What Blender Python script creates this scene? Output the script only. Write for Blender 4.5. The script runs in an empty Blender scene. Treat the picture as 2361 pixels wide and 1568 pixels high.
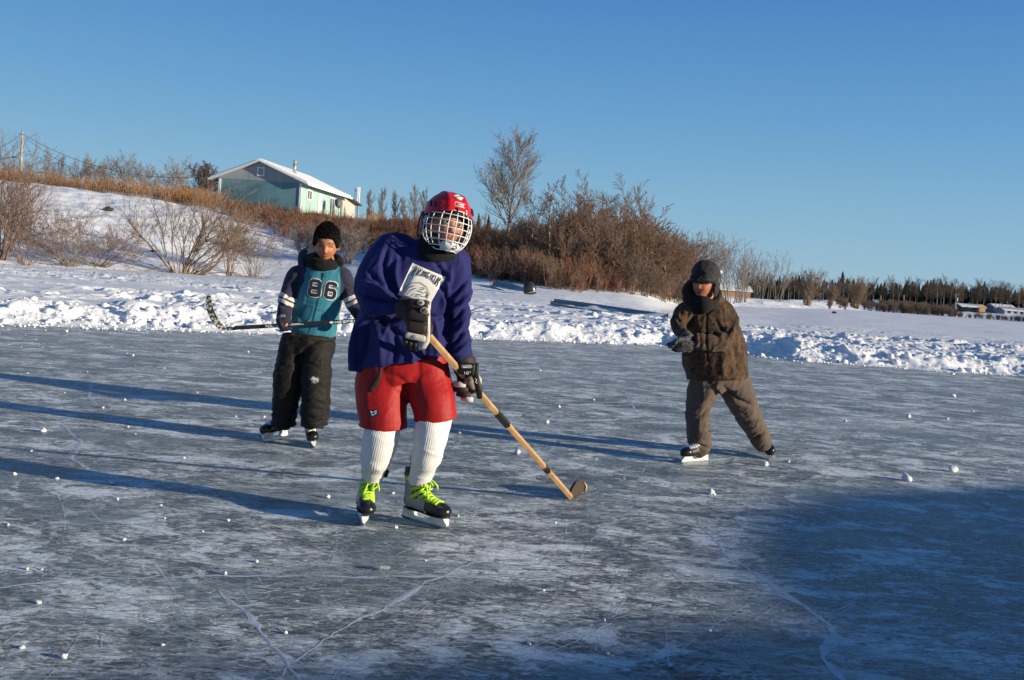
import bpy, bmesh, math, random
import numpy as np
from mathutils import Vector, Matrix, Euler
from mathutils.bvhtree import BVHTree
S = bpy.context.scene
COL = S.collection
R = math.radians
# ------------------------------------------------------------------ camera
FPX = 35.0/36.0*2361.0
CAMH, PITCH, ROLL = 1.2, 3.35, 4.0
cam = bpy.data.objects.new('camera', bpy.data.cameras.new('camera'))
COL.objects.link(cam)
cam.data.lens = 35.0; cam.data.sensor_width = 36.0; cam.data.clip_end = 6000; cam.data.clip_start = .05
CM = Matrix.Rotation(R(90-PITCH), 3, 'X') @ Matrix.Rotation(R(ROLL), 3, 'Z')
cam.matrix_world = Matrix.Translation((0, 0, CAMH)) @ CM.to_4x4()
S.camera = cam
cam.data.dof.use_dof = True; cam.data.dof.focus_distance = 4.75; cam.data.dof.aperture_fstop = 20.0
# ------------------------------------------------------------------ sky, sun, exposure
SUN_EL, SUN_AZ = 10.5, 19.0          # elevation; degrees behind the right-hand side
sd = Vector((math.cos(R(SUN_AZ))*math.cos(R(SUN_EL)), -math.sin(R(SUN_AZ))*math.cos(R(SUN_EL)), math.sin(R(SUN_EL))))
W = bpy.data.worlds.new('World'); S.world = W; W.use_nodes = True
nt = W.node_tree; nt.nodes.clear()
sky = nt.nodes.new('ShaderNodeTexSky'); sky.sky_type = 'NISHITA'; sky.sun_disc = False
sky.sun_elevation = R(SUN_EL); sky.sun_rotation = math.atan2(sd.x, sd.y)
sky.air_density = 1.0; sky.dust_density = 0.15; sky.ozone_density = 2.6; sky.altitude = 300
bg = nt.nodes.new('ShaderNodeBackground'); bg.inputs[1].default_value = 0.108
wo = nt.nodes.new('ShaderNodeOutputWorld')
# clear cold-air blue: the Nishita sky pulled towards a deeper blue by height above the horizon
tcw = nt.nodes.new('ShaderNodeTexCoord'); sxyz = nt.nodes.new('ShaderNodeSeparateXYZ'); rp = nt.nodes.new('ShaderNodeValToRGB')
nt.links.new(tcw.outputs['Generated'], sxyz.inputs[0]); nt.links.new(sxyz.outputs[2], rp.inputs[0])
SKYC = [(0.0, (.355, .53, .66)), (.07, (.26, .48, .66)), (.17, (.14, .36, .635)), (.30, (.060, .222, .55)), (.55, (.034, .125, .340)), (1.0, (.032, .085, .23))]
while len(rp.color_ramp.elements) < len(SKYC): rp.color_ramp.elements.new(.5)
for e, (p_, c_) in zip(rp.color_ramp.elements, SKYC): e.position = p_; e.color = tuple(q*.62 for q in c_)+(1,)
mul = nt.nodes.new('ShaderNodeMix'); mul.data_type = 'RGBA'; mul.blend_type = 'MULTIPLY'; mul.inputs[0].default_value = 1
nt.links.new(rp.outputs[0], mul.inputs[6]); mul.inputs[7].default_value = (10.3, 10.3, 10.3, 1); mul.clamp_result = False
mxw = nt.nodes.new('ShaderNodeMix'); mxw.data_type = 'RGBA'; mxw.inputs[0].default_value = .94
nt.links.new(sky.outputs[0], mxw.inputs[6]); nt.links.new(mul.outputs[2], mxw.inputs[7])
nt.links.new(mxw.outputs[2], bg.inputs[0]); nt.links.new(bg.outputs[0], wo.inputs[0])
sun = bpy.data.objects.new('sun', bpy.data.lights.new('sun', 'SUN')); COL.objects.link(sun)
sun.data.energy = 5.0; sun.data.angle = R(.7); sun.data.color = (1.0, .885, .68)
sun.rotation_euler = (-sd).to_track_quat('-Z', 'Y').to_euler(); sun.location = (20, -8, 12)
S.view_settings.view_transform = 'Standard'; S.view_settings.look = 'None'
S.view_settings.exposure = 0.5; S.view_settings.gamma = 1.0
S.cycles.max_bounces = 6; S.cycles.diffuse_bounces = 3; S.cycles.glossy_bounces = 3
S.cycles.transparent_max_bounces = 8

# ------------------------------------------------------------------ pixel helpers (2361 px wide photo grid)
def ray(x, y):
    return CM @ Vector(((x-1180.5)/FPX, -(y-784)/FPX, -1.0))
def P(x, y, d):                       # the point seen at pixel x,y, standing d metres ahead
    v = ray(x, y); t = d/v.y
    return Vector((v.x*t, d, CAMH+v.z*t))
def G(x, y, z=0.0):                   # the point seen at pixel x,y on level z
    v = ray(x, y); t = (z-CAMH)/v.z
    return Vector((v.x*t, v.y*t, z))
def px_of(p):                         # pixel of a world point (numpy n,3)
    q = (np.asarray(p, float)-np.array([0, 0, CAMH]))@np.array(CM)
    return 1180.5-q[..., 0]/q[..., 2]*FPX, 784+q[..., 1]/q[..., 2]*FPX
def PXAZ(x):                          # azimuth (rad) of picture column x near the horizon
    y = 652+(x-1180)*.0735
    v = ray(x, y); return math.atan2(v.x, v.y)

# ------------------------------------------------------------------ noise (numpy)
def _h(ix, iy, iz, seed):
    n = (ix.astype(np.int64)*374761393 + iy.astype(np.int64)*668265263 + iz.astype(np.int64)*2147483647 + seed*1274126177) & 0xffffffff
    n = ((n ^ (n >> 13))*1274126177) & 0xffffffff
    n = (n ^ (n >> 16))*2246822519 & 0xffffffff
    return ((n ^ (n >> 15)) & 0xffffff)/float(0xffffff)
def vnoise(x, y, z=None, seed=0):
    x = np.asarray(x, float); y = np.asarray(y, float)
    z = np.zeros_like(x) if z is None else np.asarray(z, float)
    fx, fy, fz = np.floor(x), np.floor(y), np.floor(z)
    u, v, w = x-fx, y-fy, z-fz
    u = u*u*u*(u*(u*6-15)+10); v = v*v*v*(v*(v*6-15)+10); w = w*w*w*(w*(w*6-15)+10)
    r = 0
    for a in (0, 1):
        for b in (0, 1):
            for c in (0, 1):
                r = r + _h(fx+a, fy+b, fz+c, seed)*(u if a else 1-u)*(v if b else 1-v)*(w if c else 1-w)
    return r*2-1
def fbm(x, y, z=None, oct=4, seed=0, gain=.5):
    r = 0; a = 1.0; s = 1.0; t = 0
    for i in range(oct):
        r = r + a*vnoise(np.asarray(x)*s, np.asarray(y)*s, None if z is None else np.asarray(z)*s, seed+i*17)
        t += a; a *= gain; s *= 2.03
    return r/t
def worley(x, y, seed=0):
    fx, fy = np.floor(x), np.floor(y); best = np.full(np.shape(x), 9.0)
    for a in (-1, 0, 1):
        for b in (-1, 0, 1):
            cx, cy = fx+a, fy+b; z = np.zeros_like(cx)
            qx = cx+_h(cx, cy, z, seed); qy = cy+_h(cx, cy, z, seed+5)
            best = np.minimum(best, (qx-x)**2+(qy-y)**2)
    return np.sqrt(best)
def sstep(a, b, x):
    t = np.clip((x-a)/(b-a), 0, 1); return t*t*(3-2*t)

# ------------------------------------------------------------------ object helpers
def tag(o, label=None, cat=None, group=None, kind=None):
    if label: o['label'] = label
    if cat: o['category'] = cat
    if group: o['group'] = group
    if kind: o['kind'] = kind
    return o
def empty(name, loc=(0, 0, 0), label=None, cat=None, group=None, rz=0):
    o = bpy.data.objects.new(name, None); COL.objects.link(o); o.location = loc; o.rotation_euler = (0, 0, rz)
    o.empty_display_size = .2
    return tag(o, label, cat, group)
def mesh_np(name, V, F, mats=None, smooth=True, mi=None):
    """V (n,3) array, F list of tuples or (m,k) array"""
    me = bpy.data.meshes.new(name); V = np.asarray(V, np.float32)
    if isinstance(F, np.ndarray):
        k = F.shape[1]; m = F.shape[0]
        me.vertices.add(len(V)); me.vertices.foreach_set('co', V.ravel())
        me.loops.add(m*k); me.loops.foreach_set('vertex_index', F.astype(np.int32).ravel())
        me.polygons.add(m); me.polygons.foreach_set('loop_start', np.arange(0, m*k, k, dtype=np.int32))
        me.polygons.foreach_set('loop_total', np.full(m, k, np.int32))
        me.update(calc_edges=True)
    else:
        me.from_pydata([tuple(v) for v in V.tolist()], [], F); me.update()
    if smooth: me.polygons.foreach_set('use_smooth', np.ones(len(me.polygons), bool))
    for m_ in ([mats] if mats is not None and not isinstance(mats, (list, tuple)) else (mats or [])): me.materials.append(m_)
    if mi is not None: me.polygons.foreach_set('material_index', np.asarray(mi, np.int32))
    return me
def link(name, me, parent=None, origin=None):
    """origin: world point the mesh coords are shifted to; parent: thing whose space is pure translation"""
    o = bpy.data.objects.new(name, me); COL.objects.link(o)
    if parent is not None: o.parent = parent
    return o
def wloc(o):
    v = Vector((0, 0, 0))
    while o is not None: v = v+o.location; o = o.parent
    return v
def part(name, V, F, mat, parent, smooth=True, mi=None, attrs=None):
    """V are world coordinates; parent chain is pure translation"""
    V = np.asarray(V, float); base = V.mean(0)
    if parent is not None: base = np.array(wloc(parent))
    me = mesh_np(name, V-base, F, mat, smooth, mi)
    if attrs:
        for k, a in attrs.items():
            if np.ndim(a) == 1:
                at = me.attributes.new(k, 'FLOAT', 'POINT'); at.data.foreach_set('value', np.asarray(a, np.float32))
            else:
                at = me.color_attributes.new(k, 'FLOAT_COLOR', 'POINT'); at.data.foreach_set('color', np.asarray(a, np.float32).ravel())
    o = link(name, me, parent)
    if parent is None: o.location = base
    return o
class MB:
    """collects vertices and faces in world coordinates"""
    def __init__(s): s.v = []; s.f = []; s.m = []
    def add(s, V, F, m=0):
        n = len(s.v); s.v.extend([tuple(map(float, q)) for q in V]); s.f.extend([tuple(int(i)+n for i in f) for f in F]); s.m.extend([m]*len(F)); return s
    def box(s, c, size, rot=None, m=0, bev=0):
        x, y, z = [q/2 for q in size]; c = Vector(c)
        bm = bmesh.new(); bmesh.ops.create_cube(bm, size=1.0)
        for v in bm.verts: v.co = Vector((v.co.x*size[0], v.co.y*size[1], v.co.z*size[2]))
        if bev: bmesh.ops.bevel(bm, geom=bm.edges[:], offset=bev, segments=2, profile=.6, affect='EDGES')
        bm.verts.index_update(); Rm = rot if rot is not None else Matrix.Identity(3)
        s.add([c+Rm@v.co for v in bm.verts], [[v.index for v in f.verts] for f in bm.faces], m); bm.free(); return s
    def tube(s, pts, rad, seg=8, m=0, ry=None, up=None, cap=True):
        V, F = tube(pts, rad, seg, ry, up, cap); return s.add(V, F, m)
    def ball(s, c, r, rot=None, seg=12, rings=8, m=0):
        V, F = ball(c, r, rot, seg, rings); return s.add(V, F, m)
    def quad(s, a, b, c, d, m=0): return s.add([a, b, c, d], [(0, 1, 2, 3)], m)
    def build(s, name, mat, parent=None, smooth=True): return part(name, s.v, s.f, mat, parent, smooth, s.m if isinstance(mat, (list, tuple)) else None)
def tube(pts, rad, seg=8, ry=None, up=None, cap=True):
    pts = [Vector(p) for p in pts]; n = len(pts)
    if not hasattr(rad, '__len__'): rad = [rad]*n
    if ry is None: ry = rad
    elif not hasattr(ry, '__len__'): ry = [ry]*n
    V = []; F = []; prev = None
    for i, p in enumerate(pts):
        t = (pts[min(i+1, n-1)]-pts[max(i-1, 0)])
        t = t.normalized() if t.length > 1e-9 else Vector((0, 0, 1))
        if up is not None:
            b = Vector(up)-t*t.dot(Vector(up)); b = b.normalized() if b.length > 1e-6 else t.orthogonal().normalized()
        elif prev is None: b = t.orthogonal().normalized()
        else:
            b = prev-t*t.dot(prev); b = b.normalized() if b.length > 1e-6 else t.orthogonal().normalized()
        prev = b; a = b.cross(t)
        for k in range(seg):
            an = 2*math.pi*k/seg
            V.append(p+a*math.cos(an)*rad[i]+b*math.sin(an)*ry[i])
    for i in range(n-1):
        for k in range(seg):
            k2 = (k+1) % seg
            F.append((i*seg+k, i*seg+k2, (i+1)*seg+k2, (i+1)*seg+k))
    if cap:
        F.append(tuple(range(seg-1, -1, -1))); F.append(tuple((n-1)*seg+k for k in range(seg)))
    return V, F
def ball(c, r, rot=None, seg=12, rings=8):
    c = Vector(c); r = (r, r, r) if not hasattr(r, '__len__') else r; Rm = rot if rot is not None else Matrix.Identity(3)
    V = [c+Rm@Vector((0, 0, r[2]))]; F = []
    for i in range(1, rings):
        th = math.pi*i/rings
        for k in range(seg):
            ph = 2*math.pi*k/seg
            V.append(c+Rm@Vector((r[0]*math.sin(th)*math.cos(ph), r[1]*math.sin(th)*math.sin(ph), r[2]*math.cos(th))))
    V.append(c+Rm@Vector((0, 0, -r[2]))); L = len(V)-1
    for k in range(seg):
        k2 = (k+1) % seg
        F.append((0, 1+k, 1+k2)); F.append((L, L-seg+k2, L-seg+k))
    for i in range(rings-2):
        for k in range(seg):
            k2 = (k+1) % seg; a = 1+i*seg
            F.append((a+k, a+seg+k, a+seg+k2, a+k2))
    return V, F

# ------------------------------------------------------------------ materials
class NB:
    """small node-graph builder"""
    def __init__(s, name):
        s.mat = bpy.data.materials.new(name); s.mat.use_nodes = True; s.t = s.mat.node_tree; s.t.nodes.clear()
        s.out = s.t.nodes.new('ShaderNodeOutputMaterial'); s.p = s.t.nodes.new('ShaderNodeBsdfPrincipled')
        s.t.links.new(s.p.outputs[0], s.out.inputs[0])
    def n(s, typ, **kw):
        nd = s.t.nodes.new(typ)
        for k, v in kw.items(): setattr(nd, k, v)
        return nd
    def set(s, inp, v):
        if isinstance(v, bpy.types.NodeSocket): s.t.links.new(v, inp)
        else: inp.default_value = v
    def P(s, **kw):
        for k, v in kw.items():
            s.set(s.p.inputs[k.replace('_', ' ')], v if not (isinstance(v, tuple) and len(v) == 3) else (*v, 1))
        return s
    def coord(s, sc=(1, 1, 1), rot=(0, 0, 0), which='Object', loc=(0, 0, 0)):
        c = s.n('ShaderNodeTexCoord'); m = s.n('ShaderNodeMapping'); s.t.links.new(c.outputs[which], m.inputs[0])
        m.inputs['Scale'].default_value = sc; m.inputs['Rotation'].default_value = rot; m.inputs['Location'].default_value = loc
        return m.outputs[0]
    def noise(s, co, scale=5, detail=4, rough=.5, dist=0, col=False):
        nd = s.n('ShaderNodeTexNoise'); s.t.links.new(co, nd.inputs['Vector'])
        nd.inputs['Scale'].default_value = scale; nd.inputs['Detail'].default_value = detail; nd.inputs['Roughness'].default_value = rough
        nd.inputs['Distortion'].default_value = dist
        return nd.outputs[1 if col else 0]
    def ramp(s, f, stops, interp='LINEAR'):
        nd = s.n('ShaderNodeValToRGB'); s.set(nd.inputs[0], f); nd.color_ramp.interpolation = interp
        els = nd.color_ramp.elements
        while len(els) < len(stops): els.new(.5)
        for e, (p, c) in zip(els, stops):
            e.position = p; e.color = (c, c, c, 1) if not hasattr(c, '__len__') else (*c[:3], 1)
        return nd.outputs[0]
    def mix(s, f, a, b, mode='MIX'):
        nd = s.n('ShaderNodeMix', data_type='RGBA', blend_type=mode); s.set(nd.inputs[0], f)
        for i, v in ((6, a), (7, b)): s.set(nd.inputs[i], v if not (isinstance(v, tuple) and len(v) == 3) else (*v, 1))
        return nd.outputs[2]
    def math(s, op, a, b=0.0, c=None, clamp=False):
        nd = s.n('ShaderNodeMath', operation=op, use_clamp=clamp); s.set(nd.inputs[0], a); s.set(nd.inputs[1], b)
        if c is not None: s.set(nd.inputs[2], c)
        return nd.outputs[0]
    def bump(s, h, st=.3, dist=.01):
        nd = s.n('ShaderNodeBump'); nd.inputs['Strength'].default_value = st; nd.inputs['Distance'].default_value = dist
        s.set(nd.inputs['Height'], h); s.t.links.new(nd.outputs[0], s.p.inputs['Normal']); return s
    def attr(s, name, out=2):
        nd = s.n('ShaderNodeAttribute'); nd.attribute_name = name; return nd.outputs[out]
def simple(name, col, rough=.6, metal=0, var=.12, vs=20, bump=0, bs=80, bd=.002, **kw):
    b = NB(name); co = b.coord()
    n = b.noise(co, vs, 4)
    c = b.mix(b.ramp(n, [(.3, 0), (.7, 1)]), tuple(q*(1-var) for q in col), tuple(min(1, q*(1+var)) for q in col))
    b.P(Base_Color=c, Roughness=rough, Metallic=metal, **kw)
    if bump: b.bump(b.noise(co, bs, 3), bump, bd)
    return b.mat
# ================================================================== terrain, ice, sky side of the setting
# rink edge: (pixel samples at ice level) -> radius as a function of azimuth
_e = [G(*q) for q in [(-120, 742), (0, 747), (286, 756), (630, 767), (860, 773), (1082, 779), (1280, 786), (1420, 792), (1537, 795), (1640, 806), (1710, 815), (1844, 831), (2041, 844), (2173, 855), (2361, 866), (2500, 880)]]
_ea = [math.atan2(p.x, p.y) for p in _e]; _er = [math.hypot(p.x, p.y) for p in _e]
EA = np.array([-math.pi, -2.2, -1.5, -1.0, -.75]+_ea+[.75, 1.1, 1.6, 2.3, math.pi]); ER = np.array([19, 16, 13, 13, 14]+_er+[23, 23, 20, 18, 19])
def rink_r(az): return np.interp(az, EA, ER)
_T = [  # picture column, shore radius, crest radius, crest level, lake level
 (-1500, 44, 95, 6.0, .30), (-200, 46, 95, 6.6, .40), (0, 49, 95, 6.6, .42), (370, 53, 92, 6.3, .42), (480, 56, 92, 6.0, .42), (620, 60, 90, 5.45, .42), (800, 58, 92, 5.25, .38), (900, 56, 92, 5.0, .36), (1100, 53, 92, 4.0, .36),
 (1300, 53, 90, 3.0, .36), (1500, 56, 90, 1.9, .33), (1600, 70, 105, 1.2, .25), (1700, 112, 150, .95, .18), (1800, 135, 175, 1.0, .16), (1900, 175, 235, 2.0, .22), (2000, 225, 300, 1.5, .2), (2150, 240, 330, 1.6, .18), (2361, 250, 340, 1.8, .18), (3500, 250, 400, 2, .2)]
TA = np.array([PXAZ(t[0]) if 0 <= t[0] <= 2361 else math.atan((t[0]-1180)/FPX) for t in _T]); TT = np.array([t[1:] for t in _T])
_ga = np.linspace(-math.pi, math.pi, 6284); _k = np.exp(-np.linspace(-2, 2, 61)**2); _k /= _k.sum()
_gt = [np.convolve(np.pad(np.interp(_ga, TA, TT[:, i]), 30, mode='edge'), _k, 'valid') for i in range(4)]
def terr(az): return [np.interp(az, _ga, t_) for t_ in _gt]
def height(x, y, detail=True):
    """snow surface level at x,y"""
    x = np.asarray(x, float); y = np.asarray(y, float)
    az = np.arctan2(x, y); r = np.hypot(x, y); s = r-rink_r(az)
    sh, cr, cz, lk = terr(az)
    lake = .17+(lk-.17)*sstep(20, 45, r)
    z = lake + .05*fbm(x*.3, y*.3, oct=3, seed=3)*sstep(0, 3, s)
    z = z + .020*fbm(x*.45+y*.25, y*1.6, oct=4, seed=9)*sstep(1, 5, s)     # wind crust
    dr = fbm(x*.11+3, y*.22, oct=3, seed=77)                              # a few low drifts
    z = z + .14*np.clip(dr-.18, 0, 1)*sstep(8, 16, s)*sstep(0, 10, r)
    t = np.clip((r-sh)/(cr-sh), 0, 1.0)
    w = sstep(-.31, -.05, az)*sstep(.20, .10, az)                         # the beach in front of the bushes
    z = z + .62*w*sstep(-14, 3, r-sh)*(1-.6*t)
    hp = sstep(0, 1, t)*.5+(t**.8)*.5
    z = z + (cz-lake)*hp
    z = z + .40*fbm(x*.10, y*.10, oct=4, seed=21)*sstep(0, .25, t)*sstep(-.1, .3, 1.3-t)
    z = z - sstep(0, 60, r-cr)*.8*sstep(.22, .12, az)
    if detail:
        z = z + .13*fbm(x*.8, y*.8, oct=4, seed=33)*sstep(.02, .2, t)
        rough = sstep(.9, 1.8, s)*sstep(24, 6, s)                         # trampled strip behind the bank
        wv = worley(x*1.5+.4*fbm(x, y, seed=5), y*1.5, 4)
        tr = np.clip(fbm(x*.35, y*.8, oct=3, seed=15)*2.0+.25, 0, 1)
        z = z + rough*tr*(.24*(wv-.5)+.15*fbm(x*3.2, y*3.2, oct=4, seed=7, gain=.6))
        sas = np.abs(fbm(x*.5+.5*y, y*2.4, oct=4, seed=91)); z = z + .08*np.clip(.14-sas, 0, 1)/.14*sstep(3, 8, s)*sstep(60, 30, r)*np.clip(fbm(x*.15, y*.3, seed=19)*3+.5, 0, 1)
        # ploughed snow bank along the ice
        wx = x+.22*fbm(x*1.7, y*1.7, oct=3, seed=60); wy = y+.22*fbm(x*1.7+9, y*1.7, oct=3, seed=61)
        sj = s+.38*fbm(x*.8, y*.8, oct=4, seed=40)+.02
        amp = .13+.09*fbm(x*.5, y*.5, oct=2, seed=2)+np.where(az > .15, .05, 0)
        up = sstep(-.1, .95, sj)**.8; dn = 1-sstep(.9, 2.8, sj)
        n1 = fbm(wx*1.6, wy*1.6, oct=5, seed=41, gain=.55)
        lump_k = np.clip(.55+1.3*fbm(x*.6, y*.9, oct=2, seed=71), .1, 1)
        chunk = .26*np.clip(.60-worley(wx*1.3, wy*1.3, 11), 0, 1)+lump_k*(.11*np.clip(.6-worley(wx*3.1, wy*3.1, 12), 0, 1)+.085*np.clip(.55-worley(wx*7+wy, wy*7, 13), 0, 1)+.03*np.clip(.6-worley(wx*17, wy*17, 14), 0, 1))
        inb = sstep(-.35, .3, sj)*(1-sstep(1.6, 3.6, s))
        z = z*sstep(-.1, 1.0, sj) + amp*up*dn*.75 + (.14*n1+chunk*.55)*inb*.9
        z = np.where(s < 1.2, np.maximum(z, -.06), z)
    else:
        z = z*sstep(-.05, .9, s)
    k = sstep(-.75, -.25, s)
    return z*k-.06*(1-k)
def ground_mesh():
    fine = np.arange(-.56, .56, .0011)
    az = np.concatenate([np.linspace(-math.pi, -1.0, 60, endpoint=False), np.linspace(-1.0, -.56, 90, endpoint=False), fine, np.linspace(.56, 1.0, 90, endpoint=False), np.linspace(1.0, math.pi, 60, endpoint=False)])
    q = [3.0, 10.0, 13.5]
    r = 13.5; 
    while r < 26: r += .026; q.append(r)
    while r < 60: r += .026*(r/26)**2.5; q.append(r)
    while r < 130: r += .45; q.append(r)
    while r < 400: r *= 1.012; q.append(r)
    q += [450, 600, 900, 1500, 3000]
    q = np.array(q); A, Q = np.meshgrid(az, q)
    X, Y = np.sin(A)*Q, np.cos(A)*Q; Z = height(X, Y)
    V = np.stack([X, Y, Z], -1).reshape(-1, 3); n, m = len(q), len(az)
    i = np.arange(n-1)[:, None]*m+np.arange(m)[None]; j = np.arange(n-1)[:, None]*m+(np.arange(m)+1)[None] % m
    F = np.stack([i, j, j+m, i+m], -1).reshape(-1, 4)
    return V, F[:, ::-1]
def snow_mat():
    b = NB('snow'); co = b.coord()
    n1 = b.noise(co, .8, 5, .6); n2 = b.noise(co, 30, 4, .7)
    c = b.mix(b.ramp(n1, [(.35, 0), (.7, 1)]), (.80, .80, .815), (.86, .855, .85))
    b.P(Base_Color=c, Roughness=.75, Specular_IOR_Level=.25)
    b.p.inputs['Subsurface Weight'].default_value = 0.0
    h = b.math('ADD', b.math('MULTIPLY', n2, .6), b.noise(co, 160, 2, .6))
    b.bump(h, .5, .012)
    return b.mat
SNOW = snow_mat()
V, F = ground_mesh()
gr = link('snow_ground', mesh_np('snow_ground', V, F, SNOW)); tag(gr, kind='structure')

def ice_mat():
    b = NB('ice'); p = b.coord()
    L = R(19)
    big = b.noise(b.coord(sc=(.4, .75, 1), rot=(0, 0, R(10))), 1.0, 5, .62, .5)
    body = b.mix(b.ramp(big, [(.36, 0), (.64, 1)]), (.026, .040, .050), (.135, .175, .200))
    reg = b.noise(b.coord(sc=(.7, .9, 1), loc=(3, 1, 0)), 1.3, 6, .66, .6)            # where the frost lies thick
    pat = b.noise(b.coord(sc=(1.0, 1.6, 1), rot=(0, 0, R(14))), 5.5, 10, .70, .6)   # torn patches
    fine = b.noise(b.coord(sc=(3, 4.6, 1), rot=(0, 0, R(20))), 8.0, 6, .7, .5)
    fin2 = b.noise(b.coord(sc=(3, 7, 1), rot=(0, 0, R(-50))), 7.0, 6, .7, .4)
    fr = b.math('ADD', b.math('MULTIPLY', pat, .9), b.math('ADD', b.math('MULTIPLY', fine, .55), b.math('MULTIPLY', fin2, .5)))
    fr = b.math('ADD', b.math('SUBTRACT', fr, 1.95*.5), b.math('MULTIPLY', b.math('SUBTRACT', reg, .5), .5))
    frost = b.ramp(b.math('ADD', fr, .5), [(.46, .0), (.50, .28), (.55, .62), (.64, .95)])
    pat2 = b.noise(b.coord(sc=(1, 1.45, 1), rot=(0, 0, R(-16)), loc=(9, 4, 0)), 2.6, 13, .64, .9)
    torn = b.ramp(b.math('ADD', pat2, b.math('MULTIPLY', b.math('SUBTRACT', fine, .5), .35)), [(.50, 0), (.545, .75), (.60, .95)])
    clear = b.ramp(b.noise(b.coord(sc=(1, 1.5, 1), loc=(2, 8, 0)), 1.1, 8, .6, .8), [(.40, .35), (.50, 1)])
    frost = b.math('MULTIPLY', b.math('MAXIMUM', frost, torn), clear)
    cuts = None; dark = None
    for i, (rz, sx, sy, w, sd_) in enumerate([(12, .8, 3.4, .012, 0), (-24, .8, 3.6, .012, 4), (38, .7, 3.4, .013, 8), (78, .7, 3.0, .012, 12), (-62, .8, 3.6, .012, 16), (-15, 1.3, 6, .018, 20), (24, 1.3, 7, .017, 24), (-40, 1.4, 7, .017, 27), (62, 1.2, 6, .018, 31), (100, 1.2, 6, .016, 37)]):
        nn = b.noise(b.coord(sc=(sx, sy, 1), rot=(0, 0, R(rz)), loc=(sd_, sd_*.7, 0)), 2.4, 2.5, .5, .25)
        ln = b.math('SUBTRACT', 1.0, b.math('DIVIDE', b.math('ABSOLUTE', b.math('SUBTRACT', nn, .5)), w), clamp=True)
        msk = b.ramp(b.noise(b.coord(loc=(sd_*3, 7, 0)), 1.3, 4), [(.45, 0), (.62, 1)])
        ln = b.math('MULTIPLY', ln, msk)
        if i % 3 == 2: dark = ln if dark is None else b.math('MAXIMUM', dark, ln)
        else: cuts = ln if cuts is None else b.math('MAXIMUM', cuts, ln)
    speck = b.math('MAXIMUM', b.ramp(b.noise(p, 55, 3, .7), [(.62, 0), (.69, .9)]), b.ramp(b.noise(p, 120, 2, .7), [(.63, 0), (.70, .8)]))
    f1 = b.math('MULTIPLY', frost, b.math('SUBTRACT', 1.0, b.math('MULTIPLY', dark, .8)))
    f_all = b.math('MAXIMUM', f1, b.math('MAXIMUM', b.math('MULTIPLY', cuts, .8), speck))
    col = b.mix(f_all, body, (.78, .835, .85))
    rough = b.math('ADD', b.math('MULTIPLY', f_all, .45), .30)
    b.P(Base_Color=col, Roughness=rough, IOR=1.31, Specular_IOR_Level=.34)
    h = b.math('ADD', b.math('MULTIPLY', f_all, .7), b.math('MULTIPLY', b.noise(p, 22, 7, .75), 1.1))
    h = b.math('SUBTRACT', h, b.math('MULTIPLY', dark, .6))
    b.bump(h, .9, .014)
    return b.mat
ICE = ice_mat()
def ice_sheet():
    az = np.linspace(-math.pi, math.pi, 400, endpoint=False); rr = rink_r(az)+.5
    V = [(0, 0, 0)]+[(math.sin(a)*q, math.cos(a)*q, 0) for a, q in zip(az, rr)]
    F = [(0, 1+(i+1) % 400, 1+i) for i in range(400)]
    o = link('ice', mesh_np('ice', V, F, ICE)); tag(o, kind='structure')
ice_sheet()

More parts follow.
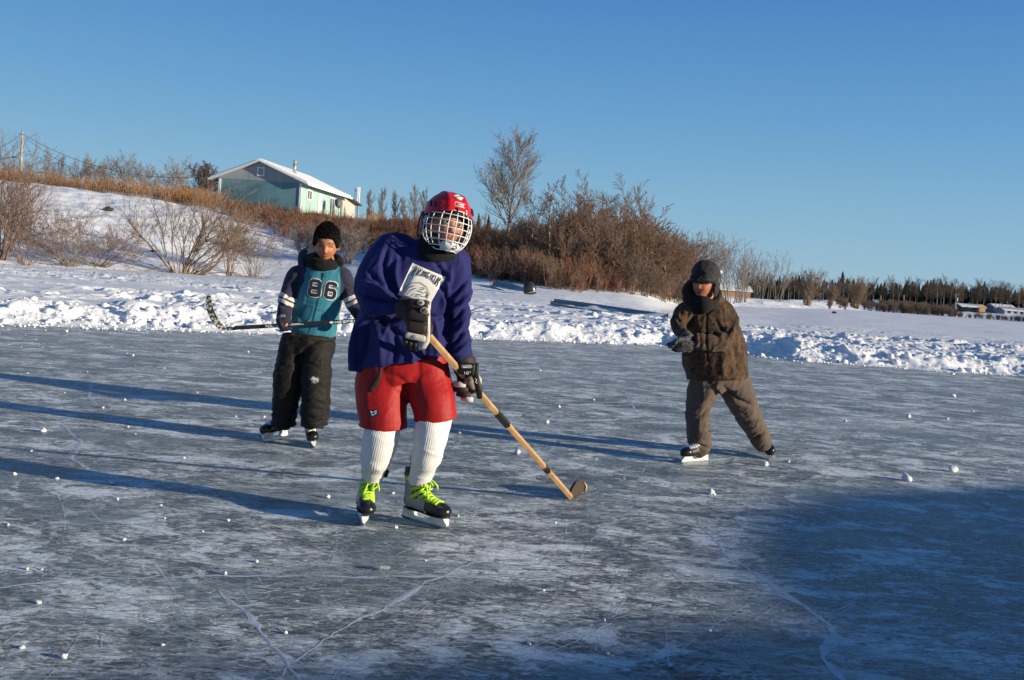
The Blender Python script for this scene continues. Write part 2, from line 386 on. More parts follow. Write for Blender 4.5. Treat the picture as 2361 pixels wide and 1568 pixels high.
# ---- pressure cracks healed white, slightly proud of the ice
def cracks():
    rnd = random.Random(5); mb = MB()
    L = [([(-20, 1356), (225, 1332), (500, 1328), (750, 1331), (1180, 1327), (1480, 1324), (1720, 1324), (1780, 1332), (1930, 1314), (2150, 1309), (2380, 1306)], .010, 1),
         ([(1480, 1332), (1780, 1359), (2030, 1379), (2380, 1377)], .009, 1),
         ([(1600, 1187), (1670, 1272), (1780, 1352), (1880, 1417), (1930, 1467), (1895, 1517), (1945, 1570)], .014, 1),
         ([(830, 1214), (950, 1244), (1075, 1272), (1160, 1286)], .011, 1),
         ([(1150, 1277), (1000, 1337), (850, 1417), (700, 1512), (630, 1570)], .012, 1),
         ([(500, 1357), (575, 1417), (630, 1487), (690, 1570)], .008, 1), ([(430, 1372), (550, 1394), (800, 1409), (950, 1407)], .006, 1),
         ([(260, 858), (208, 886), (203, 910), (229, 936)], .02, 1), ([(128, 957), (156, 985), (182, 1019), (161, 1058), (221, 1087), (270, 1102)], .02, 1),
         ([(1911, 1085), (2006, 1118), (2101, 1142), (2182, 1167)], .014, 1), ([(1980, 1107), (2180, 1167), (2380, 1226)], .012, 1),
         ([(1390, 840), (1440, 900), (1470, 960)], .016, 1), ([(300, 1420), (520, 1500), (760, 1540)], .005, 1), ([(1250, 1510), (1400, 1440), (1330, 1400)], .006, 1)]
    for pts, w, k in L:
        q = [G(*p) for p in pts]; path = []
        for a, c in zip(q[:-1], q[1:]):
            n = max(3, int((c-a).length/.035)); nrm = Vector((-(c-a).y, (c-a).x, 0)).normalized()
            for i in range(n):
                t = i/n; o = .014*float(vnoise(len(path)*.13, w*900, seed=3))+.010*float(vnoise(len(path)*.8, w*900, seed=4))+.004*rnd.uniform(-1, 1)
                path.append(a.lerp(c, t)+nrm*o)
        path.append(q[-1]); V = []; n = len(path)
        for i, p in enumerate(path):
            t = (path[min(i+1, n-1)]-path[max(i-1, 0)]).normalized(); nm = Vector((-t.y, t.x, 0))
            ww = w*(.15+1.3*abs(float(vnoise(i*.21, w*500, seed=9)))*abs(float(vnoise(i*.05, w*500, seed=10)))*2.2+.55*rnd.random()**2)*min(1, i/4+.1, (n-i)/4)*.5
            V += [p+nm*ww*(1.0+.9*rnd.random()), p+Vector((0, 0, .0012)), p-nm*ww*(1.0+.9*rnd.random())]
        F = []
        for i in range(n-1):
            for k2 in (0, 1): F.append((i*3+k2, i*3+k2+1, i*3+k2+4, i*3+k2+3))
        for v in V: 
            if v.z == 0: v.z = .0005
        mb.add(V, [f[::-1] for f in F])
    b = NB('healed_crack'); c = b.mix(b.noise(b.coord(), 60, 3), (.42, .48, .54), (.66, .69, .72)); b.P(Base_Color=c, Roughness=.6, Alpha=b.ramp(b.math('ADD', b.noise(b.coord(), 9, 3), b.math('MULTIPLY', b.noise(b.coord(), 90, 4, .7), .9)), [(.70, 0), (.88, .95)]))
    o = mb.build('ice_cracks', b.mat, smooth=False); tag(o, kind='structure')
cracks()
def scratches():
    rg = np.random.default_rng(6); V = []; F = []
    for i in range(2600):
        d = 1.6+15*rg.random()**1.5; x = (rg.random()*1.3-.65)*d; L = rg.uniform(.25, 1.6); w = rg.uniform(.0016, .0042)*(1+d*.12)
        a = rg.choice([.12, -.35, .5, .05, 1.2, -1.0], p=[.3, .22, .18, .14, .08, .08])+rg.normal(0, .22); k = rg.normal(0, .35)
        p = np.array([x, d]); n = 10; path = []
        for j in range(n+1):
            path.append(p.copy()); p = p+np.array([math.cos(a), math.sin(a)])*L/n; a += k*L/n
        m = len(V)
        for j, q in enumerate(path):
            t = path[min(j+1, n)]-path[max(j-1, 0)]; t /= np.linalg.norm(t); nm = np.array([-t[1], t[0]])*w*math.sin(math.pi*(j+.15)/(n+.3))*rg.uniform(.6, 1.2)
            V += [(q[0]+nm[0], q[1]+nm[1], .0012), (q[0]-nm[0], q[1]-nm[1], .0012)]
        F += [(m+2*j, m+2*j+1, m+2*j+3, m+2*j+2) for j in range(n)]
    b = NB('skate_cut'); b.P(Base_Color=(.70, .74, .77), Roughness=.6, Alpha=b.ramp(b.noise(b.coord(), 7, 4), [(.42, .0), (.62, .62)]))
    V = np.array(V); Fa = np.array(F); me = mesh_np('skate_scratches', V, Fa, b.mat, smooth=False); tag(link('skate_scratches', me), kind='structure')
scratches()
# ---- loose snow lumps on the rink
LUMPS = [(258,1116,6),(270,1153,4),(19,1211,3),(371,1166,3),(526,1202,4),(286,1246,5),(592,1297,5),(518,1325,6),(89,1392,6),(51,1495,6),(148,1518,8),(374,1489,5),(658,1461,5),(755,1148,6),(912,1218,5),(981,1293,2.5),(906,1139,4),(1056,1191,3),(467,1227,3),(63,1314,4),(97,1314,3),(380,1196,2.5),
 (1647,1141,4),(1252,1363,4),(1280,1207,3),(1393,1432,5),(2275,1164,4),(1636,1456,4),(1400,1509,4),(1413,1514,3),(1545,1537,5),(1220,1487,5),(154,765,3),(105,762,2),(306,821,3),(572,813,3),(319,901,3),(288,923,3),(379,850,2),(100,996,6),(455,906,2),(314,918,3),(237,942,3),(609,963,3),(72,1041,3),(33,1095,4),(131,1105,4),(424,1057,3),(312,1002,2),(544,961,2),
 (1368,923,3),(1288,940,4),(1260,976,5),(1286,1022,3),(1244,856,3),(1059,1000,4),(1164,1138,4),(1847,838,2),(2197,864,4),(2198,915.5,5),(2095,963,5),(2185,968,3),(1818,1066,4),(2243,949,3),(1948,973,4),(2320,1079,2),(2128,926,2)]
def lump_mesh(seed, kind=0):
    V, F = ball((0, 0, 0), 1, None, 14, 10); V = np.array([tuple(v) for v in V])
    n = fbm(V[:, 0]*1.3, V[:, 1]*1.3, V[:, 2]*1.3, oct=3, seed=seed)
    V = V*(1+.55*n[:, None]+.16*fbm(V[:, 0]*4, V[:, 1]*4, V[:, 2]*4, seed=seed+3)[:, None])
    V[:, 2] = np.maximum(V[:, 2]*.9, -.62)+.6
    if kind == 1: V[:, :2] *= (1.15-.35*V[:, 2:3])
    return mesh_np('snow_lump', V, F, SNOW)
lm = [lump_mesh(i) for i in range(6)]
rnd = random.Random(8)
def lump(x, y, rp_, me, label, group=None):
    g = G(x, y); d = g.y; o = link('snow_lump', me); o.location = g; s = rp_*1.05*d/FPX
    o.scale = (s*rnd.uniform(.85, 1.2), s*rnd.uniform(.85, 1.15), s*rnd.uniform(.8, 1.05)); o.rotation_euler = (0, 0, rnd.random()*6)
    tag(o, label, 'snow lump', group)
for i, (x, y, q) in enumerate(LUMPS): lump(x, y, q, lm[i % 6], 'small white lump of snow lying loose on the scratched ice', 'loose snow lumps on the rink')
lump(2089, 1108, 11, lump_mesh(31, 1), 'largest snow lump, cone shaped, standing on the ice at the right')
lump(1639, 1140, 8, lump_mesh(32), 'rounded snow lump with a smaller lump touching it, right of the stick blade')
lump(1192.5, 1046, 7, lump_mesh(33), 'rounded snow lump just above the middle of the wooden stick, on open ice')
lump(2198, 1088, 9, lump_mesh(34), 'flat oval snow lump up and right of the cone shaped one')
lump(1764, 1074, 7, lump_mesh(35), 'long snow lump lying just below the camouflage skater\'s trailing skate')
# a melted-looking block of clear ice, the puck
mb = MB(); g = G(885, 1316); mb.box((g.x, g.y, .014), (.045, .022, .014), Matrix.Rotation(R(12), 3, 'Z'), bev=.006)
b = NB('clear_ice'); b.P(Base_Color=(.50, .55, .58), Roughness=.25, IOR=1.31, Transmission_Weight=.6)
o = mb.build('ice_chunk', b.mat); tag(o, 'small clear rectangular chunk of ice lying in front of the red-helmeted skater', 'ice chunk')
mb = MB(); g = G(1465, 795); mb.tube([(g.x, g.y, .001), (g.x, g.y, .004), (g.x, g.y, .024), (g.x, g.y, .027)], [.034, .038, .038, .034], 20); mb.ball((g.x, g.y, .028), (.030, .030, .003))
o = mb.build('hockey_puck', simple('puck_rubber', (.012, .012, .013), .6)); tag(o, 'small black puck on the far ice near the snow bank', 'puck')
# ---- crumbs of ploughed snow at the foot of the bank
def rubble():
    rng = np.random.default_rng(4); base = []
    for k in range(5):
        V, F = ball((0, 0, 0), 1, None, 7, 5); V = np.array([tuple(v) for v in V]); V *= (1+.35*fbm(V[:, 0]*1.5, V[:, 1]*1.5, V[:, 2]*1.5, seed=k)[:, None]); base.append((V, F))
    VV = []; FF = []; n = 0
    N = 3300
    for i in range(N):
        az = rng.uniform(-.62, .62); s = rng.normal(.25, .65) if i < 2900 else -abs(rng.normal(0, 3.5)); rr = float(rink_r(az))+s
        if rr < 2: continue
        x, y = math.sin(az)*rr, math.cos(az)*rr
        sz = .010+.022*rng.random()**3+(.055 if rng.random() < .035 and s > -.3 else 0)
        if s < -.6: sz = .004+.005*rng.random()
        VV.append((base[i % 5][0]*sz*np.array([1.15, 1, .8]), x, y, sz, s, i % 5))
    hx = np.array([q[1] for q in VV]); hy = np.array([q[2] for q in VV]); hz = np.maximum(height(hx, hy), 0)
    out = []
    for (v, x, y, sz, s, k), z in zip(VV, hz):
        out.append(v+np.array([x, y, z+sz*.3])); FF += [tuple(i+n for i in f) for f in base[k][1]]; n += len(v)
    me = mesh_np('snow_rubble', np.concatenate(out), FF, SNOW); tag(link('snow_rubble', me), 'crumbs of ploughed snow along the foot of the snow bank', 'snow crumbs', kind='stuff')
rubble()
# ---- unseen van and truck added past the right edge to shade the near ice
def shade_vehicles():
    sv = Vector((math.cos(R(19)), -math.sin(R(19)), 0)); nv = Vector((math.sin(R(19)), math.cos(R(19)), 0)); rot = Matrix(((nv.x, sv.x, 0), (nv.y, sv.y, 0), (0, 0, 1)))
    paint = {0: simple('van_grey', (.20, .21, .23), .3), 1: simple('truck_blue', (.05, .09, .16), .35)}; gls = simple('vehicle_glass', (.03, .035, .04), .08); tyre = simple('tyre', (.02, .02, .02), .8); rim = simple('rim', (.4, .4, .42), .3, .9)
    prof = {0: ('shade_van', 'unseen grey van added out of frame to cast shade, nearer the skaters', [(3.75, .35), (8.75, .35), (8.8, .9), (8.6, 1.45), (8.0, 1.66), (7.2, 1.80), (6.6, 1.92), (5.6, 2.0), (4.4, 1.98), (3.85, 1.93), (3.72, 1.4)], (4.6, 7.9)),  # roof outlines shaped to give the wanted shadow edge
            1: ('shade_truck', 'unseen blue box truck added out of frame to cast shade, nearer the camera', [(-3.2, .4), (4.15, .4), (4.15, 1.90), (3.5, 2.04), (2.6, 2.2), (1.5, 2.36), (-1.2, 2.42), (-1.5, 2.0), (-2.4, 1.75), (-3.1, 1.3)], (-2.1, 2.6))}
    for k, (nm, lb, pf, wx) in prof.items():
        c = sv*(10.2 if k == 0 else 12.6); dz = .0 if k == 0 else .42; root = empty(nm, c+nv*(sum(wx)/2), lb, 'van' if k == 0 else 'truck'); n = len(pf); mb = MB()
        V = [c+nv*u+Vector((0, 0, z+(dz if z > .8 else 0))) for u, z in pf]+[c+nv*u+sv*1.85+Vector((0, 0, z+(dz if z > .8 else 0))) for u, z in pf]
        mb.add(V, [tuple(range(n)), tuple(range(2*n-1, n-1, -1))]+[(i, i+n, (i+1) % n+n, (i+1) % n) for i in range(n)]); mb.build('body', paint[k], root, smooth=False)
        for u in wx:
            for s in (.05, 1.65):
                mb = MB(); p = c+nv*u+sv*s+Vector((0, 0, .36)); mb.tube([p-sv*.08, p+sv*.16], .36, 24); w_ = mb.build('wheel', tyre, root); mb = MB(); mb.tube([p-sv*.10, p+sv*.0], .20, 16); mb.build('rim', rim, w_)
        for u0, u1 in ([(4.3, 5.4), (5.6, 6.7), (6.9, 7.5)] if k == 0 else [(-2.2, -1.6)]):
            mb = MB(); mb.box(tuple(c+nv*(u0+u1)/2-sv*.005+Vector((0, 0, 1.5))), (u1-u0, .03, .42), rot, bev=.01); mb.build('window', gls, root, smooth=False)
shade_vehicles()
# ================================================================== vegetation
def segs_mesh(A, B, ra, rb, sides=3):
    """tapered prisms along many segments at once"""
    A = np.asarray(A, float); B = np.asarray(B, float); ra = np.asarray(ra, float); rb = np.asarray(rb, float)
    d = B-A; L = np.linalg.norm(d, axis=1, keepdims=True)+1e-9; d = d/L
    h = np.where(np.abs(d[:, 2:3]) > .9, np.array([[1., 0, 0]]), np.array([[0, 0, 1.]]))
    u = np.cross(d, h); u /= np.linalg.norm(u, axis=1, keepdims=True); v = np.cross(d, u); n = len(A)
    V = np.zeros((n, 2, sides, 3))
    for k in range(sides):
        a = 2*math.pi*k/sides; o = u*math.cos(a)+v*math.sin(a)
        V[:, 0, k] = A+o*ra[:, None]; V[:, 1, k] = B+o*rb[:, None]
    base = np.arange(n)[:, None, None]*2*sides; k = np.arange(sides); k2 = (k+1) % sides
    F = np.stack([k, k2, sides+k2, sides+k], -1)[None]+base
    return V.reshape(-1, 3), F.reshape(-1, 4)
def grow(rng, p, d, L, r, depth, out, o):
    """one limb and everything on it; out collects (a, b, ra, rb, level)"""
    n = o['steps'][min(depth, len(o['steps'])-1)]; kids = o['kids'][depth] if depth < len(o['kids']) else 0
    pos = np.array(p, float); d = np.array(d, float); path = [pos.copy()]; dirs = [d.copy()]
    for i in range(n):
        d = d+rng.normal(0, o['wob'][min(depth, len(o['wob'])-1)], 3)+np.array([0, 0, o['up'][min(depth, len(o['up'])-1)]])
        d /= np.linalg.norm(d); pos = pos+d*L/n; path.append(pos.copy()); dirs.append(d.copy())
    tip = o.get('tip', .25); rmin = o['rmin']
    rr = [max(rmin, r*(1-(1-tip)*i/n)) for i in range(n+1)]
    for i in range(n): out.append((path[i], path[i+1], rr[i], rr[i+1], depth))
    for k in range(kids):
        t = o['t0'][min(depth, len(o['t0'])-1)]+(1-o['t0'][min(depth, len(o['t0'])-1)])*((k+rng.random())/kids)
        f = t*n; i = min(int(f), n-1); q = path[i]+(path[i+1]-path[i])*(f-i); dd = dirs[i+1]
        s = rng.normal(0, 1, 3); s -= dd*s.dot(dd); s /= np.linalg.norm(s)+1e-9
        an = o['ang'][min(depth, len(o['ang'])-1)]*rng.uniform(.7, 1.25)
        nd = dd*math.cos(an)+s*math.sin(an)
        rt = o['ratio'][min(depth, len(o['ratio'])-1)]*rng.uniform(.7, 1.15)*(1-(t*o.get('fall', .55) if depth == 0 else t*.35))
        grow(rng, q, nd, L*rt, max(rmin, rr[i]*.6), depth+1, out, o)
def seg_arrays(out): return (np.array([q[0] for q in out]), np.array([q[1] for q in out]), np.array([q[2] for q in out]), np.array([q[3] for q in out]), np.array([q[4] for q in out]))
def shrub_segs(seed, stems=14, h=1.0, spread=.55, rmin=.004, kids=(4, 3), wob=.13, r0=.014, lean=(0, 0)):
    rng = np.random.default_rng(seed); out = []
    o = dict(steps=[6, 4, 3], kids=kids, wob=[wob, wob*1.2, wob*1.2], up=[.05, .03, .02], t0=[.3, .25], ang=[.5, .55], ratio=[.5, .5], rmin=rmin, tip=.3, fall=.3)
    for i in range(stems):
        a = rng.random()*2*math.pi; s = spread*rng.random()**.6
        d = np.array([math.cos(a)*s+lean[0], math.sin(a)*s+lean[1], 1]); d /= np.linalg.norm(d)
        grow(rng, (math.cos(a)*.12*h*rng.random(), math.sin(a)*.12*h*rng.random(), -.03), d, h*rng.uniform(.6, 1.05), r0*rng.uniform(.6, 1.2), 0, out, o)
    return seg_arrays(out)
def bark(name, c1, c2, sc=3.0):
    b = NB(name); co = b.coord(); c = b.mix(b.ramp(b.noise(co, sc, 4), [(.35, 0), (.65, 1)]), c1, c2); b.P(Base_Color=c, Roughness=.85, Specular_IOR_Level=.2); return b.mat
B_BROWN = bark('twigs_brown', (.135, .082, .056), (.24, .155, .11)); B_RED = bark('twigs_red', (.17, .06, .035), (.27, .13, .08), .5)
B_GREY = bark('twigs_grey', (.16, .13, .115), (.28, .235, .20)); B_GRASS = bark('dry_stalks', (.22, .105, .045), (.36, .205, .10), .8)
B_TRUNK = bark('trunk_bark', (.17, .14, .11), (.33, .28, .22), 4); B_WILLOW = bark('willow_bark', (.15, .105, .07), (.29, .21, .15), 4)
B_DARK = bark('twigs_dark', (.085, .06, .05), (.16, .12, .095)); B_BIRCH = bark('birch_bark', (.20, .18, .155), (.36, .33, .29), 2)
B_NEEDLE = bark('needles', (.012, .028, .016), (.034, .060, .032), 2.5)
def zat(x, y): return float(height(np.array([x]), np.array([y]))[0])
def atpx(px, r):                      # ground point on picture column px at distance r
    a = PXAZ(px) if 0 <= px <= 2361 else math.atan((px-1180)/FPX); x, y = math.sin(a)*r, math.cos(a)*r; return Vector((x, y, zat(x, y)))
def merge_shrubs(name, spots, variants, mat, label, cat, sides=3):
    """spots: (x,y,z,scale,rot,kind)"""
    A = []; B = []; ra = []; rb = []
    for x, y, z, s, a, k in spots:
        v = variants[k]; c, si = math.cos(a)*s, math.sin(a)*s; M = np.array([[c, si, 0], [-si, c, 0], [0, 0, s]]); o = np.array([x, y, z])
        A.append(v[0]@M+o); B.append(v[1]@M+o); ra.append(v[2]*s); rb.append(v[3]*s)
    V, F = segs_mesh(np.concatenate(A), np.concatenate(B), np.concatenate(ra), np.concatenate(rb), sides)
    o = link(name, mesh_np(name, V, F, mat, smooth=False)); tag(o, label, cat, kind='stuff'); return o
def scatter(rng, n, px0, px1, f, seed=0):
    """f(px, t) -> probability; returns ground spots on the hill, t = 0 at the shore, 1 at the crest"""
    px = rng.uniform(px0, px1, n*4); az = np.array([math.atan((q-1180)/FPX) for q in px]); sh, cr, cz, lk = terr(az); t = rng.uniform(-.12, 1.25, len(px))
    r = sh+(cr-sh)*t; x, y = np.sin(az)*r, np.cos(az)*r
    cl = fbm(x*.16, y*.16, oct=3, seed=seed)
    keep = rng.random(len(px)) < np.array([f(a, b) for a, b in zip(px, t)])*np.clip(1+1.6*cl, 0, 2)
    px, x, y, t = px[keep][:n], x[keep][:n], y[keep][:n], t[keep][:n]
    return px, x, y, height(x, y), t
rng = np.random.default_rng(12)
# red-brown brush over the slope below the house
vr = [shrub_segs(100+i, 12, 1.0, .35, .0065, (4, 2), .10, .012) for i in range(6)]
def fr_(px, t):
    lo = np.interp(px, [380, 470, 600, 700, 900, 1100, 1250, 1400], [.97, .76, .56, .42, .3, .12, .03, 0.])
    return float(sstep(lo-.08, lo+.12, t)*np.interp(px, [380, 480, 1250, 1450], [.2, 1, 1, .4]))*(1 if t < 1.08 else .3)
px, x, y, z, t = scatter(rng, 2700, 380, 1450, fr_, 5)
sp = [(a, b, c, rng.uniform(.55, 1.15)*(1+.45*sstep(850, 1050, p))*(1-.35*(tt_ > .8)*(p < 860)), rng.random()*6, rng.integers(6)) for p, a, b, c, tt_ in zip(px, x, y, z, t)]
cut = rng.random(len(sp)) < .52
merge_shrubs('red_brush', [s for s, k in zip(sp, cut) if k], vr, B_RED, 'red-brown leafless brush covering the snowy slope below the house', 'brush')
merge_shrubs('brown_brush', [s for s, k in zip(sp, cut) if not k], vr, B_BROWN, 'grey-brown leafless brush mixed through the red brush on the slope', 'brush')
# tall thicket on the right part of the shore
vt = [shrub_segs(140+i, 14, 1.0, .5, .0045, (6, 4), .17, .010) for i in range(5)]
def ft_(px, t): return float(np.interp(px, [1010, 1120, 1540, 1600, 1640], [0, .8, 1, .7, 0])*sstep(-.02, .05, t))
px, x, y, z, t = scatter(rng, 400, 1010, 1650, ft_, 8)
def thick_h(px, t): return np.interp(px, [1000, 1100, 1250, 1350, 1420, 1500, 1560, 1620, 1700], [1.2, 1.6, 2.3, 2.7, 3.2, 3.2, 2.7, 1.7, 1.0])*(.45+.55*sstep(0, .3, t))
sp = [(a, b, c, float(thick_h(p, tt))*rng.uniform(.5, 1.25)*(1+.55*float(vnoise(np.array([a*.22]), np.array([b*.22]), seed=4)[0])), rng.random()*6, rng.integers(5)) for p, a, b, c, tt in zip(px, x, y, z, t)]
cut = rng.random(len(sp)) < .6
merge_shrubs('shore_thicket', [s for s, k in zip(sp, cut) if k], vt, B_BROWN, 'dense brown leafless willow thicket behind the half-buried boats', 'thicket')
merge_shrubs('dark_thicket', [s for s, k in zip(sp, cut) if not k], vt, B_DARK, 'dark leafless undergrowth inside the willow thicket', 'thicket')
# tan standing grass on the ridge
def grass():
    rng = np.random.default_rng(3); N = 26000
    px = rng.uniform(-260, 900, N); az = np.arctan((px-1180)/FPX); sh, cr, cz, lk = terr(az)
    u = rng.random(N); r = cr-7*np.interp(px, [-260, 0, 450, 600, 900], [.15, .2, 1.0, 1.6, 2.0])+(13+5*rng.random(N))*u
    x, y = np.sin(az)*r, np.cos(az)*r; keep = rng.random(N) < np.clip(.5+1.6*fbm(x*.25, y*.25, oct=3, seed=2), .08, .8)*np.interp(px, [-260, 440, 560, 750, 900], [1, 1, .30, .16, .1])
    x, y = x[keep], y[keep]; z = height(x, y); n = len(x)
    h = rng.uniform(.55, 1.35, n)*(1+.4*fbm(x*.2, y*.2, seed=9)); l = rng.normal(0, .16, (n, 2))
    A = np.stack([x, y, z-.05], -1); B = A+np.stack([l[:, 0]*h*.4, l[:, 1]*h*.4, h*.6], -1); C = B+np.stack([l[:, 0]*h, l[:, 1]*h, h*.4], -1)
    V, F = segs_mesh(np.concatenate([A, B]), np.concatenate([B, C]), np.concatenate([np.full(n, .012), np.full(n, .016)]), np.concatenate([np.full(n, .015), np.full(n, .005)]))
    tag(link('dry_grass', mesh_np('dry_grass', V, F, B_GRASS, smooth=False)), 'band of dry tan grass standing along the top of the snowy hill', 'grass', kind='stuff')
grass()
def shrub_obj(name, loc, segs, mat, label, scale=1, rz=0, group=None):
    V, F = segs_mesh(*segs[:4], 4); o = link(name, mesh_np(name, V*scale, F, mat, smooth=False)); o.location = loc; o.rotation_euler = (0, 0, rz)
    tag(o, label, 'shrub', group); return o
GS = 'leafless shrubs at the foot of the hill'
shrub_obj('shrub', atpx(-20, 50), shrub_segs(1, 60, 4.6, .62, .0055, (7, 5), .15, .020), B_BROWN, 'large dense leafless shrub at the left edge of the picture', group=GS)
shrub_obj('shrub', atpx(62, 49.5), shrub_segs(2, 26, 2.9, .9, .0055, (6, 5), .18, .014), B_BROWN, 'lower leafless shrub leaning out of the large one at the left edge', group=GS)
shrub_obj('shrub', atpx(165, 51), shrub_segs(3, 40, 2.6, 1.9, .0055, (7, 5), .22, .016, (-.2, 0)), B_GREY, 'low spreading tangled shrub, second from the left edge', group=GS)
shrub_obj('shrub', atpx(228, 52), shrub_segs(4, 30, 2.7, 2.0, .0055, (6, 5), .22, .014, (.5, 0)), B_BROWN, 'sprawling shrub with long drooping twigs left of the thick-stemmed willow', group=GS)
shrub_obj('willow', atpx(415, 53), shrub_segs(5, 17, 5.0, .7, .006, (8, 7), .17, .040), B_WILLOW, 'thick-stemmed bare willow with wide twiggy crown below the house', group=GS)
shrub_obj('willow', atpx(445, 53.2), shrub_segs(6, 14, 4.3, 1.6, .006, (7, 6), .24, .040, (.8, 0)), B_WILLOW, 'low crooked willow limbs sweeping to the right above the snow', group=GS)
shrub_obj('shrub', atpx(585, 57), shrub_segs(7, 26, 3.1, .6, .006, (6, 6), .17, .018), B_GREY, 'upright twiggy shrub left of the boy in the teal jacket', group=GS)
shrub_obj('shrub', atpx(530, 56), shrub_segs(8, 14, 3.6, .4, .006, (7, 6), .17, .026), B_BROWN, 'slim shrub with a mossy stem between the willow and the upright shrub', group=GS)
shrub_obj('shrub', atpx(320, 62), shrub_segs(9, 10, 1.9, .5, .005, (5, 4), .17, .010), B_GREY, 'thin sparse shrub on the open snow slope', group=GS)
shrub_obj('shrub', atpx(700, 66), shrub_segs(10, 40, 2.2, .7, .007, (5, 4), .13, .018), B_GREY, 'grey shrub behind the head of the boy in the teal jacket', group=GS)
shrub_obj('shrub', atpx(800, 64), shrub_segs(11, 44, 2.5, .6, .007, (5, 4), .13, .018), B_GREY, 'grey shrub between the teal jacket and the purple jersey', group=GS)

def bare_tree(name, loc, H, seed, opt, label, group=None, m1=None, m2=None, lean=(0, 0), rtr=None, cat='tree'):
    o = dict(steps=[10, 7, 5, 4], kids=[18, 8, 5], wob=[.04, .09, .13, .15], up=[.02, .07, .05, .03], t0=[.25, .2, .2], ang=[.75, .6, .6], ratio=[.48, .45, .5], rmin=.011, tip=.15, fall=.55); o.update(opt)
    rg = np.random.default_rng(seed); out = []
    d = np.array([lean[0], lean[1], 1.]); d /= np.linalg.norm(d)
    grow(rg, (0, 0, -.2), d, H, rtr or H*.016, 0, out, o); a = seg_arrays(out)
    root = empty(name, loc, label, cat, group)
    for nm, msk, mt, sd_ in (('trunk', a[4] == 0, m1 or B_TRUNK, 7), ('crown', a[4] > 0, m2 or B_GREY, 3)):
        V, F = segs_mesh(*[q[msk] for q in a[:4]], sd_); link(nm, mesh_np(nm, V, F, mt, smooth=nm == 'trunk'), root)
    return root
def dup(root, loc, rz=0, sc=1, label=None, name=None):
    r = root.copy(); COL.objects.link(r); r.location = loc; r.rotation_euler = (0, 0, rz); r.scale = (sc, sc, sc) if not hasattr(sc, '__len__') else sc
    if label: r['label'] = label
    for ch in list(root.children):
        c = ch.copy(); COL.objects.link(c); c.parent = r
    return r
p = atpx(1163, 82)
bare_tree('bare_tree', p, (P(1160, 345, 82).z-p.z), 3, dict(kids=[38, 13, 7], rmin=.0085, ratio=[.66, .42, .5], ang=[.70, .55, .55], up=[.02, .08, .06, .04], fall=.62), 'tall bare tree with a broad crown, highest of the shore trees', lean=(-.03, 0))
for px_, r_, ty, sd_, ln, lb in [(1271, 60, 432, 4, (-.12, 0), 'slender bare tree leaning left, first one right of the tall tree'), (1291, 76, 420, 5, (-.02, 0), 'slender straight bare tree, left one of a close pair'), (1309, 66, 428, 6, (.09, 0), 'slender bare tree, right one of a close pair')]:
    p = atpx(px_, r_); bare_tree('bare_tree', p, (P(px_, ty, r_).z-p.z)*1.02, sd_, dict(kids=[16, 6, 4], ratio=[.26, .45, .5], t0=[.4, .2, .2], rmin=.011, ang=[.7, .6, .6]), lb, lean=ln, m2=B_DARK, rtr=.085)
for px_, r_, ty, sd_, lb in [(1352, 64, 500, 7, 'short crooked bare tree in the thicket'), (1385, 62, 480, 8, 'wide tangled bare tree with arching limbs'), (1440, 70, 476, 9, 'rounded bushy bare tree, highest point of the brown thicket'), (1490, 66, 520, 10, 'bushy bare tree on the right slope of the thicket'), (1545, 64, 560, 14, 'low rounded bare tree behind the long dark boat'), (1590, 66, 590, 15, 'small bare tree at the right end of the thicket'), (1215, 72, 470, 16, 'thin bare tree close to the right side of the tall tree')]:
    p = atpx(px_, r_); bare_tree('bare_tree', p, (P(px_, ty, r_).z-p.z)*1.1, sd_, dict(kids=[20, 10, 6], ratio=[.62, .5, .5], t0=[.1, .2, .2], wob=[.12, .16, .2, .2], rmin=.010, ang=[.95, .7, .7], fall=.35), lb, m2=B_BROWN)
for (px_, r_, ty, sd_), od in zip([(845, 96, 455, 20), (868, 99, 450, 21), (905, 97, 458, 22), (925, 102, 470, 27), (948, 100, 446, 23), (965, 96, 455, 24)], 'first second third fourth fifth sixth'.split()):
    p = atpx(px_, r_); bare_tree('poplar', p, (P(px_, ty-9, r_).z-p.z), sd_, dict(kids=[26, 9, 5], ratio=[.42, .42, .5], t0=[.12, .1, .2], ang=[.5, .4, .5], up=[.02, .12, .08, .04], rmin=.009), 'narrow bare poplar with upright twigs, %s one right of the house' % od, 'bare poplars right of the house', m2=B_GREY, rtr=.07)
# round-headed trees along the ridge behind the grass
ro = dict(kids=[22, 11, 7], ratio=[.50, .42, .45], t0=[.34, .2, .2], ang=[.95, .6, .6], up=[.03, .13, .08, .03], rmin=.010, fall=.25)
protos = [bare_tree('ridge_tree', (0, 0, -50), 6.0, 30+i, ro, 'bare round-headed tree on the ridge behind the dry grass', 'bare trees along the ridge', m2=B_GREY, rtr=.12) for i in range(3)]
ORD = 'first second third fourth fifth sixth seventh eighth ninth tenth eleventh twelfth thirteenth fourteenth'.split()
RT = [(9, 387), (60, 398), (108, 384), (130, 408), (169, 389), (198, 402), (219, 398), (250, 405), (287, 396), (313, 401), (348, 420), (386, 407), (405, 424)]
for i, (px_, ty) in enumerate(RT):
    p = atpx(px_, 132+4*(i % 3)); sc = (P(px_, ty, p.y).z-p.z)/5.6; w_ = sc*(1.15 if i % 2 else 1.0)
    lb = 'bare round-headed ridge tree, %s from the left edge of the picture' % ORD[i]
    if i < 3: protos[i].location = p; protos[i].scale = (w_, w_, sc); protos[i]['label'] = lb
    else: dup(protos[i % 3], p, i*1.3, (w_, w_, sc), lb)
